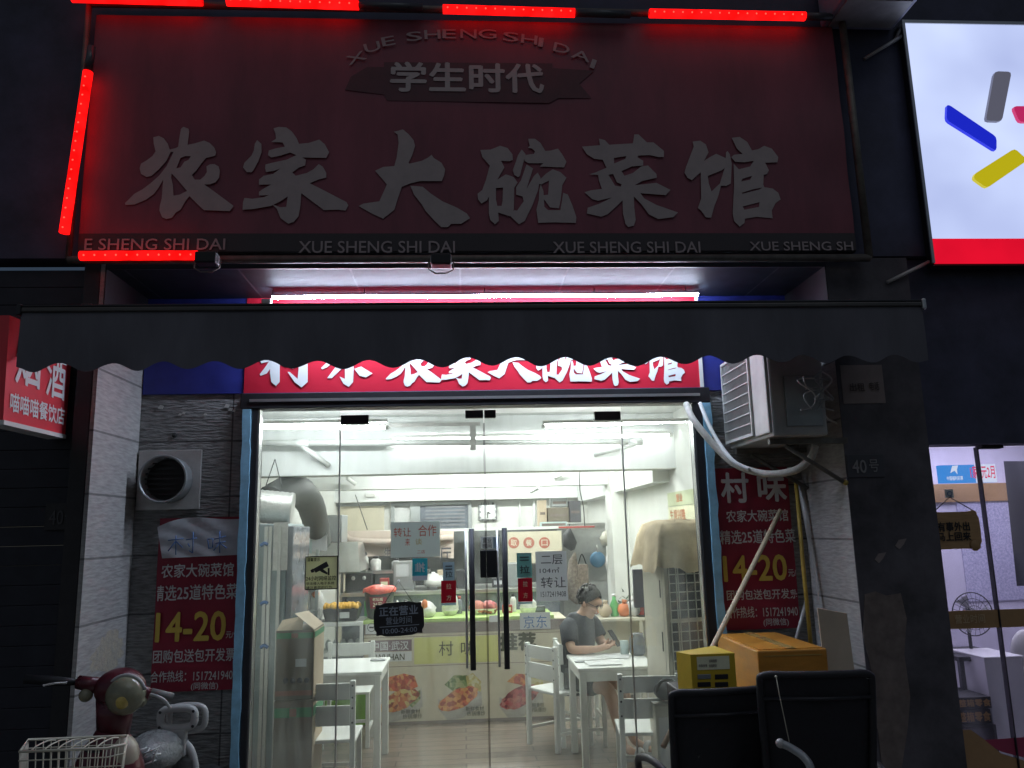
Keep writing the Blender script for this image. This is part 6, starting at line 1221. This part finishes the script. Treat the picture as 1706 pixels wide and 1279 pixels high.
t = sheet('small_sticker', 801, 894, 832, 914, GY, M['thin_white'], 'white printed sticker above the black door lock', 'sticker', .0012); letter(t, [('营业', 804, 896, 819, 904, .01), ('时间', 804, 905, 819, 913, .01)], M['dark_ink'], GY, 'print', .002)
q = rp(821, 895, 831, 913, GY); MB().box(q[0], q[1], GY-.0022, GY-.0014, q[2], q[3]).build('pale_patch', M['pale_blue_sticker'], t)
t = thing('door_lock', 'black square lock box joining the two glass doors', 'lock', W(814, 938, -.03)); X0, X1, Z0, Z1 = rp(800, 916, 828, 962, -.03); xm = .135
MB().rbox(X0, xm-.0015, -.045, -.0066, Z0, Z1, .006).build('lock_half', M['black'], t); MB().rbox(xm+.0015, X1, -.045, -.0066, Z0, Z1, .006).build('lock_half', M['black'], t)
# open sign on a cord
t = thing('open_sign', 'black wavy edged open sign hanging on the left door', 'sign', W(665, 1030, -.03)); X0, X1, Z0, Z1 = rp(624, 1004, 705, 1058, -.03); pts = []
for i in range(72):
    a = 2*math.pi*i/72; c_, s_ = math.cos(a), math.sin(a); sx = math.copysign(abs(c_)**.28, c_); sz = math.copysign(abs(s_)**.28, s_); pts.append(((X0+X1)/2+(X1-X0)/2*sx*(1+.035*math.cos(8*a)), (Z0+Z1)/2+(Z1-Z0)/2*sz*(1+.05*math.cos(8*a))))
tl = Matrix.Rotation(R_(-2.2), 4, 'Y'); cc = Vector(((X0+X1)/2, 0, (Z0+Z1)/2)); rot = Matrix.Translation(cc) @ tl @ Matrix.Translation(-cc)
b = MB(); b.poly([pts], lambda x, y, q: Vector((x, -.02-q, y)), .01); b.move(rot); b.build('board', mat('open_sign_black', (.02, .02, .022), .35), t)
b = MB()
for s_, q in (('正在营业', (632, 1009, 697, 1025)), ('营业时间', (643, 1027, 686, 1039)), ('10:00-24:00', (637, 1046, 694, 1054))): text_px(b, s_, *q, -.0302, .02 if s_[0] == '正' else .0, dy=.002)
q = rp(632, 1042, 698, 1043, -.0302); b.box(q[0], q[1], -.0325, -.0315, q[2], q[3]); b.move(rot); b.build('lettering', mat('grey_blue_letter', (.30, .34, .38), .5), t, fix=False)
MB().tube([W(640, 1006, -.02), W(664, 968, -.012), W(690, 1006, -.02)], .0022, 6).build('cord', M['black'], t); MB().ball(W(664, 968, -.012), .008).build('suction_cup', M['bag_clear'], t)

# ================================================================ THE SEATED MAN
P0 = Vector((.95, 2.12, 0)); t = thing('person', 'man in dark t-shirt and black shorts looking down at a phone at the table', 'person', P0)
V = []; Eg = []; Rd = []
def jv(p, r, par=None):
    V.append(p); Rd.append(r)
    if par is not None: Eg.append((par, len(V)-1))
    return len(V)-1
pel = jv((.95, 2.12, .55), .10); bel = jv((.96, 2.115, .70), .10, pel); chs = jv((.975, 2.11, .86), .10, bel); upc = jv((1.0, 2.095, .965), .062, chs); nk = jv((1.04, 2.075, 1.055), .055, upc); hb = jv((1.065, 2.06, 1.10), .06, nk); sk = jv((1.078, 2.055, 1.16), .088, hb); cr_ = jv((1.075, 2.06, 1.215), .070, sk)
jaw = jv((1.125, 2.02, 1.115), .042, hb); nose = jv((1.165, 1.988, 1.142), .013, sk)
shR = jv((.872, 1.985, .955), .048, upc); elR = jv((.87, 1.86, .785), .045, shR); wrR = jv((1.08, 1.83, .795), .029, elR); paR = jv((1.14, 1.83, .805), .026, wrR); knR = jv((1.175, 1.83, .81), .022, paR)
shL = jv((1.11, 2.24, .955), .048, upc); elL = jv((1.18, 2.17, .79), .044, shL); wrL = jv((1.20, 1.99, .80), .029, elL); paL = jv((1.205, 1.93, .815), .026, wrL); knL = jv((1.21, 1.90, .83), .022, paL)
for k in range(4):
    o = .016*(k-1.5); ln = (.9, 1, .95, .78)[k]
    f1 = jv((1.20, 1.83+o, .822), .0085, knR); f2 = jv((1.20+.024*ln, 1.835+o, .84), .0078, f1); jv((1.20+.03*ln, 1.845+o, .858), .0068, f2)
    f1 = jv((1.225+.008, 1.90-.01, .826+o*.9+.015), .0085, knL); f2 = jv((1.245, 1.885, .838+o), .0078, f1); jv((1.24, 1.865, .842+o), .0068, f2)
th1 = jv((1.155, 1.862, .835), .0095, paR); jv((1.18, 1.868, .86), .008, th1); th1 = jv((1.185, 1.905, .85), .0095, paL); jv((1.19, 1.885, .868), .008, th1)
hpR = jv((.935, 2.02, .535), .088, pel); kR = jv((1.14, 1.70, .505), .060, hpR); cR = jv((1.175, 1.665, .36), .052, kR); aR = jv((1.225, 1.625, .09), .034, cR); fR = jv((1.315, 1.555, .04), .034, aR); jv((1.365, 1.515, .032), .026, fR)
hpL = jv((1.04, 2.15, .535), .088, pel); kL = jv((1.29, 1.88, .505), .060, hpL); cL = jv((1.30, 1.865, .36), .052, kL); aL = jv((1.335, 1.82, .09), .034, cL); fL = jv((1.425, 1.745, .04), .034, aL); jv((1.475, 1.705, .032), .026, fL)
skin('body', V, Eg, Rd, M['skin'], t, 2)
skin('t_shirt', [V[pel], V[bel], V[chs], V[upc], (1.026, 2.081, 1.03), (.895, 2.008, .972), (1.09, 2.225, .972)], [(0, 1), (1, 2), (2, 3), (3, 4), (3, 5), (3, 6)], [.148, .15, .155, .13, .082, .092, .09], M['shirt'], t, 2)
for P_, Q_ in ((V[shR], V[elR]), (V[shL], V[elL])):
    P_, Q_ = Vector(P_), Vector(Q_); d_ = Q_-P_; b = MB(); b.tube([P_-d_*.22+Vector((.02, .015, .0)), P_, P_+d_*.35, P_+d_*.66, P_+d_*.7], [.055, .078, .076, .074, .067], 14); b.build('sleeve', M['shirt'], t)
skin('shorts', [(.95, 2.12, .56), V[hpR], (1.095, 1.77, .512), V[hpL], (1.24, 1.935, .512)], [(0, 1), (1, 2), (0, 3), (3, 4)], [.135, .105, .086, .105, .086], M['shorts'], t, 2)
fd = Vector((.77, -.64, 0)); rd = Vector((-.64, -.77, 0)); hc = Vector((1.078, 2.055, 1.165)); tilt = Matrix.Rotation(R_(24), 3, rd*-1)
b = MB(); Vh = []; Fh = []; nA, nB = 26, 12
for i in range(nB+1):
    for j in range(nA):
        a = 2*math.pi*j/nA; front = math.cos(a); lim = math.pi*(.64-.34*max(0, front)**1.2+.10*max(0, -front)); ph = lim*i/nB; rr = .1+.004*math.sin(j*2.3+i)
        d = fd*(math.sin(ph)*math.cos(a)*.108)+rd*(math.sin(ph)*math.sin(a)*.097)+Vector((0, 0, math.cos(ph)*.112+.004*math.sin(j*3.1))); Vh.append(hc+tilt @ d+Vector((-.008, .006, .012)))
for i in range(nB):
    for j in range(nA): Fh.append((i*nA+j, (i+1)*nA+j, (i+1)*nA+(j+1) % nA, i*nA+(j+1) % nA))
b.add(Vh, Fh, True)
for k in range(46):
    a = random.uniform(1.2, 5.1); ph = random.uniform(.3, 1.75); d = fd*(math.sin(ph)*math.cos(a)*.11)+rd*(math.sin(ph)*math.sin(a)*.099)+Vector((0, 0, math.cos(ph)*.114)); b.ball(hc+tilt @ d+Vector((-.008, .006, .012)), (.014, .014, .02), 7, 5, .15)
b.build('hair', M['hair'], t)
def fpt(f, r, u): return hc+tilt @ (fd*f+rd*r+Vector((0, 0, u)))
b = MB()
for s_ in (-1, 1): b.ball(fpt(.092, s_*.034, -.012), (.012, .012, .007), 10, 8)
b.build('eye', M['black'], t)
b = MB()
for s_ in (-1, 1): b.tube([fpt(.100+.004*math.cos(a*.524), s_*.036+.024*math.cos(a*.524), -.012+.019*math.sin(a*.524)) for a in range(13)], .0025, 5, False); b.tube([fpt(.098, s_*.06, -.01), fpt(.02, s_*.092, -.004)], .0025, 5)
b.tube([fpt(.104, -.012, -.01), fpt(.104, .012, -.01)], .0025, 5); b.build('glasses', M['frame_dark'], t)
b = MB(); b.ball(fpt(.006, .094, -.03), (.014, .012, .028), 10, 8); b.ball(fpt(.006, -.094, -.03), (.014, .012, .028), 10, 8); b.build('ear', M['skin'], t)
b = MB(); b.tube([fpt(.092, .025, -.075), fpt(.098, 0, -.077), fpt(.092, -.025, -.075)], .006, 8); b.build('mouth', mat('lip', (.34, .15, .12), .5), t)
for nm, A_, B_ in (('slipper', Vector((1.20, 1.645, 0)), Vector((1.39, 1.495, 0))), ('slipper', Vector((1.31, 1.84, 0)), Vector((1.50, 1.685, 0)))):
    d = (B_-A_).normalized(); s_ = Vector((-d.y, d.x, 0)); b = MB(); ring = []
    for i in range(20): a = 2*math.pi*i/20; ring.append((A_+B_)/2+d*math.cos(a)*.135+s_*math.sin(a)*.05)
    n = len(ring); b.add([p+Vector((0, 0, .001)) for p in ring]+[p+Vector((0, 0, .02)) for p in ring], [tuple(range(n))[::-1], tuple(range(n, 2*n))]+[(i, (i+1) % n, n+(i+1) % n, n+i) for i in range(n)])
    m_ = (A_+B_)/2+d*.045; b.tube(spl([m_-s_*.05+Vector((0, 0, .015)), m_-s_*.035+Vector((0, 0, .065)), m_+Vector((0, 0, .08)), m_+s_*.035+Vector((0, 0, .065)), m_+s_*.05+Vector((0, 0, .015))], 4), .022, 8); b.build(nm, M['paper_grey'], t)
t = thing('smartphone', 'dark phone held up in the hands of the seated man', 'phone', (1.235, 1.875, .87)); mt = Matrix.Translation((1.237, 1.866, .872)) @ Matrix.Rotation(R_(-38), 4, 'Z') @ Matrix.Rotation(R_(-35), 4, 'Y')
b = MB(); b.rbox(-.004, .004, -.037, .037, -.075, .075, .003); b.move(mt); b.build('phone_body', M['black'], t); b = MB(); b.box(-.0052, -.0045, -.033, .033, -.07, .07); b.move(mt); b.build('screen', emis('phone_glow', (.7, .8, 1), .8), t)

# ================================================================ SCOOTER AT THE LEFT
t = thing('electric_scooter', 'crimson electric scooter with a wire basket parked before the pilaster', 'scooter', (-1.75, -.8, -.15)); S_ = -.95
hc = W(197, 1152, S_); fr_ = Vector((0, 0, 0))
b = MB(); b.ball(hc+Vector((0, .02, .01)), (.112, .10, .092), 24, 16); b.tube([hc+Vector((-.02, .03, -.03)), hc+Vector((-.03, .05, -.2))], [.085, .07], 18)
b.tube([W(228, 1148, S_), W(251, 1158, S_)], [.034, .026], 14); b.tube([W(164, 1142, S_), W(130, 1136, S_)], [.036, .03], 14); b.build('handlebar_cowl', M['crimson'], t)
lc = W(206, 1160, S_-.075); lamp = MB().lathe((lc.x, S_-.05, lc.z), [(.08, .03), (.086, -.005), (.080, -.03), (.060, -.052), (.03, -.064), (.001, -.067)], 28, 'Y').build('headlight', M['headlamp'], t)
b = MB(); b.tube([Vector((lc.x+math.cos(a)*.088, S_-.058, lc.z+math.sin(a)*.088)) for a in [R_(15+i*10) for i in range(14)]], .0085, 8); b.build('headlight_visor', M['bike_white'], lamp)
bl_ = W(203, 1168, S_-.105); MB().lathe((bl_.x, S_-.095, bl_.z), [(.035, .0), (.034, -.012), (.02, -.022), (.001, -.024)], 20, 'Y').build('headlight_bulb', mat('amber_lens', (.55, .42, .12), .15, var=.2, scale=40), lamp)
for px_, py_ in ((143, 1158), (234, 1167)): MB().ball(W(px_, py_, S_-.02), .03, 16, 10).build('turn_signal', M['headlamp'], t)
b = MB(); b.tube([W(130, 1136, S_), W(100, 1135, S_), W(42, 1131, S_-.02)], [.014, .021, .021], 12); b.build('grip', M['black'], t); b = MB(); b.tube([W(251, 1153, S_), W(288, 1162, S_+.03)], .02, 12); b.build('grip', mat('grey_grip', (.16, .16, .15), .6), t)
b = MB(); b.tube(spl([W(112, 1137, S_-.05), W(92, 1138, S_-.07), W(72, 1142, S_-.08)]), [.006]*16+[.008], 8); b.build('brake_lever', M['chrome'], t)
b = MB(); b.tube(spl([W(251, 1157, S_-.04), W(262, 1160, S_-.06), W(274, 1167, S_-.06), W(284, 1180, S_-.05)]), .0075, 8); b.build('brake_lever', M['bike_white'], t)
b = MB(); nb = W(185, 1215, S_+.04); b.lathe(nb+Vector((0, 0, -.02)), [(.06, .03), (.075, .0), (.12, -.06), (.15, -.14), (.16, -.3), (.13, -.5), (.09, -.6)], 22); b.build('front_fairing', M['crimson'], t)
MB().ball(nb+Vector((.062, -.02, -.12)), (.075, .09, .10), 18, 12).build('fairing_highlight', mat('cream_highlight', (.30, .26, .20), .35), t)  # pale bulge standing in for a highlight on the fairing's lit side
# basket
Yf, Yk = -1.34, -1.14; zt = W(110, 1249, Yf).z; xl, xr = W(33, 1250, Yf).x, W(178, 1248, Yf).x; xk = W(212, 1239, Yk).x; xbk = W(46, 1242, Yk).x
rim = [Vector((xl, Yf, zt)), Vector((xr, Yf, zt)), Vector((xr+.05, Yf+.05, zt)), Vector((xk, Yk, zt)), Vector((xbk, Yk, zt))]
def inset(p, dz, s_): c = Vector(((xl+xk)/2, (Yf+Yk)/2, 0)); return Vector((c.x+(p.x-c.x)*s_, c.y+(p.y-c.y)*s_, p.z+dz))
b = MB(); b.tube(rim+[rim[0]], .0055, 8); r2 = [inset(p, -.035, 1.0) for p in rim]; b.tube(r2+[r2[0]], .0028, 6)
for dz, s_ in ((-.12, .96), (-.22, .9)): q = [inset(p, dz, s_) for p in rim]; b.tube(q+[q[0]], .0026, 6)
bt = [inset(p, -.24, .89) for p in rim]; b.tube(bt+[bt[0]], .004, 6)
for k in range(5):
    p, q = rim[k], rim[(k+1) % 5]; n = max(1, int((q-p).length/.03))
    for i in range(n): a = p.lerp(q, i/n); c = inset(a, -.24, .89); b.tube([a, inset(a, -.12, .955), c], .0023, 6)
for i in range(1, 9): a = bt[0].lerp(bt[1], i/9); c = bt[4].lerp(bt[3], i/9); b.tube([a, c], .0023, 6)
for i in range(6): # folded-back wire hoops over the rim
    a = rim[0].lerp(rim[1], .12+.15*i); b.tube(spl([a, a+Vector((.012, .03, .014)), a+Vector((.03, .08, .02)), a+Vector((.04, .12, .012))], 4), .0032, 6)
b.build('wire_basket', M['wire'], t)
b = MB(); b.tube([(nb.x, -1.14, zt-.05), (nb.x, S_, zt-.1)], .012); b.build('basket_bracket', M['frame_dark'], t)
def wheel(x, y):
    w_ = MB(); w_.v = []; w_.lathe((0, 0, 0), [(.15, -.035), (.19, -.035), (.205, 0), (.19, .035), (.15, .035), (.15, -.035)], 28, 'X'); w_.move(Matrix.Translation((x, y, .055))); w_o = w_.build('wheel', M['black'], t); r_ = MB(); r_.lathe((x, y, .055), [(.001, -.025), (.148, -.03), (.148, .03), (.001, .025)], 24, 'X'); r_.build('rim', M['alu'], w_o)
wheel(nb.x-.02, -1.08); wheel(nb.x+.22, .02-.12)
b = MB(); b.rbox(nb.x-.1, nb.x+.28, -.8, -.5, .1, .16, .02); b.build('footboard', M['black'], t)
b = MB(); b.hexa([(nb.x+.06, -.55, .16), (nb.x+.36, -.55, .16), (nb.x+.38, -.05, .2), (nb.x+.12, -.05, .2), (nb.x+.1, -.5, .44), (nb.x+.34, -.5, .44), (nb.x+.36, -.03, .48), (nb.x+.14, -.03, .48)]); b.build('rear_body', M['crimson'], t)
sc_ = W(258, 1243, -.45)
b = MB(); b.ball((nb.x+.22, -.3, .50), (.12, .25, .05), 20, 12); b.build('seat', M['black'], t)
t2 = thing('wrapped_bundle', 'bundle in crumpled clear film lying on the scooter seat', 'bundle', (sc_.x, -.45, sc_.z-.1)); b = MB(); b.ball(sc_+Vector((0, 0, -.03)), (.135, .2, .105), 36, 24, .035); b.build('film_bundle', M['film'], t2)
b = MB()
for k in range(14): a = Vector((random.uniform(-.1, .1), -.16+random.uniform(-.03, .02), random.uniform(-.08, .07))); c = Vector((random.uniform(-.1, .1), -.18, random.uniform(-.06, .06))); b.tube([sc_+a, sc_+(a+c)/2+Vector((0, -.02, .0)), sc_+c], .004, 5)
b.build('film_fold', M['bag_clear'], t2)
# rear grab handle / child seat back
h = W(296, 1196, -.38); t3 = thing('child_seat', 'white moulded child seat handle rising behind the wrapped bundle', 'child seat', h+Vector((0, 0, -.4)))
def oval(cx_, cz_, rx, rz_, y, n=28, p=.6): return [Vector((cx_+rx*math.copysign(abs(math.cos(2*math.pi*i/n))**p, math.cos(2*math.pi*i/n)), y, cz_+rz_*math.copysign(abs(math.sin(2*math.pi*i/n))**p, math.sin(2*math.pi*i/n)))) for i in range(n+1)]
b = MB(); b.tube(oval(h.x, h.z, .088, .05, h.y), .02, 10, False); b.build('grab_handle', M['bike_white'], t3)
b = MB(); b.tube(oval(h.x+.03, h.z-.015, .095, .065, h.y+.06), .016, 10, False); b.build('backrest_rim', M['bike_white'], t3)
b = MB(); b.rbox(h.x-.05, h.x+.05, h.y-.02, h.y+.03, h.z-.19, h.z-.05, .012); b.build('bracket', M['bike_white'], t3)
b = MB()
for dx, dz in ((-.085, .035), (.085, .035), (-.085, -.04), (.085, -.04)): b.ball((h.x+dx, h.y-.02, h.z+dz), (.008, .005, .008), 8, 6)
b.build('bolt', M['black'], t3)
b = MB(); b.tube(spl([W(300, 1232, -.36), W(318, 1250, -.36), W(326, 1290, -.36), W(322, 1330, -.36)]), [.02]*24+[.02], 10); b.build('side_rail', M['bike_white'], t3); b = MB(); b.rbox(h.x-.12, h.x+.1, h.y+.0, h.y+.04, h.z-.42, h.z-.2, .02); b.build('seat_shell', M['film'], t3)

# ================================================================ SMALL CLUTTER
def pack(px_, Y, z, w_, h_, m, nm, lb, cat, m2=None, grp='packages in the kitchen'):
    c = W(px_, 1000, Y); t = thing(nm, lb, cat, (c.x, Y, z), grp); MB().rbox(c.x-w_/2, c.x+w_/2, Y, Y+w_*.6, z+.001, z+h_, .006).build('pack_body', M[m], t)
    if m2: MB().box(c.x-w_*.36, c.x+w_*.36, Y-.003, Y-.0005, z+h_*.3, z+h_*.72).build('printed_label', M[m2], t)
pack(640, 3.9, zt_, .10, .13, 'red_print', 'food_packet', 'red packet standing behind the sauce bucket', 'packet', 'label')
pack(735, 3.9, zt_, .08, .20, 'card', 'food_packet', 'tall brown packet left of the door handles', 'packet', 'paper')
pack(752, 3.95, zt_, .07, .12, 'orange_blob', 'food_packet', 'orange packet behind the left door handle', 'packet', 'label')
pack(830, 3.9, zt_, .12, .10, 'bucket', 'food_tub', 'low black tub right of the black lock', 'tub', 'paper_grey')
pack(905, 3.9, zt_, .12, .16, 'paper_blue', 'food_packet', 'pale blue packet behind the black handwritten paper', 'packet', 'paper')
pack(925, 3.9, zt_, .10, .12, 'dark_bag', 'food_packet', 'dark packet beside the seated man', 'packet')
pack(650, 3.35, ct, .09, .09, 'green', 'sauce_box', 'small green box on the counter under the open sign', 'box', 'label')
pack(845, 3.3, ct, .10, .08, 'red_print', 'sauce_box', 'small red box on the counter right of the handles', 'box', 'label')
pack(899, 3.3, ct, .11, .06, 'dark_bag', 'card_reader', 'small dark card reader at the right end of the counter', 'card reader', 'window_dark')
pack(1060, 3.6, zt3, .09, .14, 'red_print', 'food_packet', 'red packet behind the bags on the side table', 'packet', 'label')
pack(1000, 3.6, zt3, .10, .10, 'paper_grey', 'food_packet', 'grey white packet behind the seated man', 'packet', 'orange_blob')
for k, (px_, hh, m, lb) in enumerate(((577, .17, 'bucket', 'dark bottle behind the orange fruit'), (612, .2, 'leaf', 'green bottle beside the black bucket'), (676, .15, 'ac_cream', 'cream bottle above the black open sign'), (765, .17, 'window_dark', 'dark glass bottle between counter and left handle'), (855, .18, 'bag_clear', 'clear bottle right of the grey teal sticker'))):
    c = W(px_, 1000, 3.42); bottle(px_, 1000, .03, hh, m, lb, 'red_print' if k % 2 else 'black', 3.42, ct)
# braces of the light box and the box high above
lb_ = bpy.data.objects['lightbox_sign']
for P_, Q_ in (((1478, 470), (1548, 436)), ((1440, 98), (1502, 60)), ((1492, 66), (1500, 48))):
    MB().tube([W(*P_, -.612), W(*Q_, -.64)], .011, 8).build('brace', M['galv'], lb_)
t = thing('high_box', 'pale metal box fixed high on the wall above the sign corner', 'box', W(1440, 0, -.9)); x0, x1, z0, z1 = rp(1392, -80, 1516, 8, -.85)
MB().rbox(x0, x1, -.95, -.61, z0, z1, .012).build('box_body', mat('pale_lilac_metal', (.42, .42, .52), .5, .2), t); MB().box(x0+.03, x1-.03, -.9, -.65, z0-.008, z0-.001).build('base_tray', M['galv'], t)

b = MB()
for px_, py_, q in ((268, 678, 5), (300, 690, 3), (306, 688, 3), (342, 690, 3), (378, 676, 5), (384, 682, 4), (390, 684, 3)):
    b.poly([[(px_-q, py_+q*.5), (px_-q*.2, py_-q*.7), (px_+q, py_-q*.4), (px_+q*.5, py_+q*.7)]], plane_fn(-.004), .003)
b.build('chipped_patch', mat('chipped_plaster', (.55, .54, .5), .9), bl)
c = W(291, 725, -.004); b = MB(); b.lathe((c.x, -.004, c.z), [(.001, .002), (.012, .001), (.016, -.002)], 12, 'Y'); b.build('drill_hole', M['grille_dark'], bl)
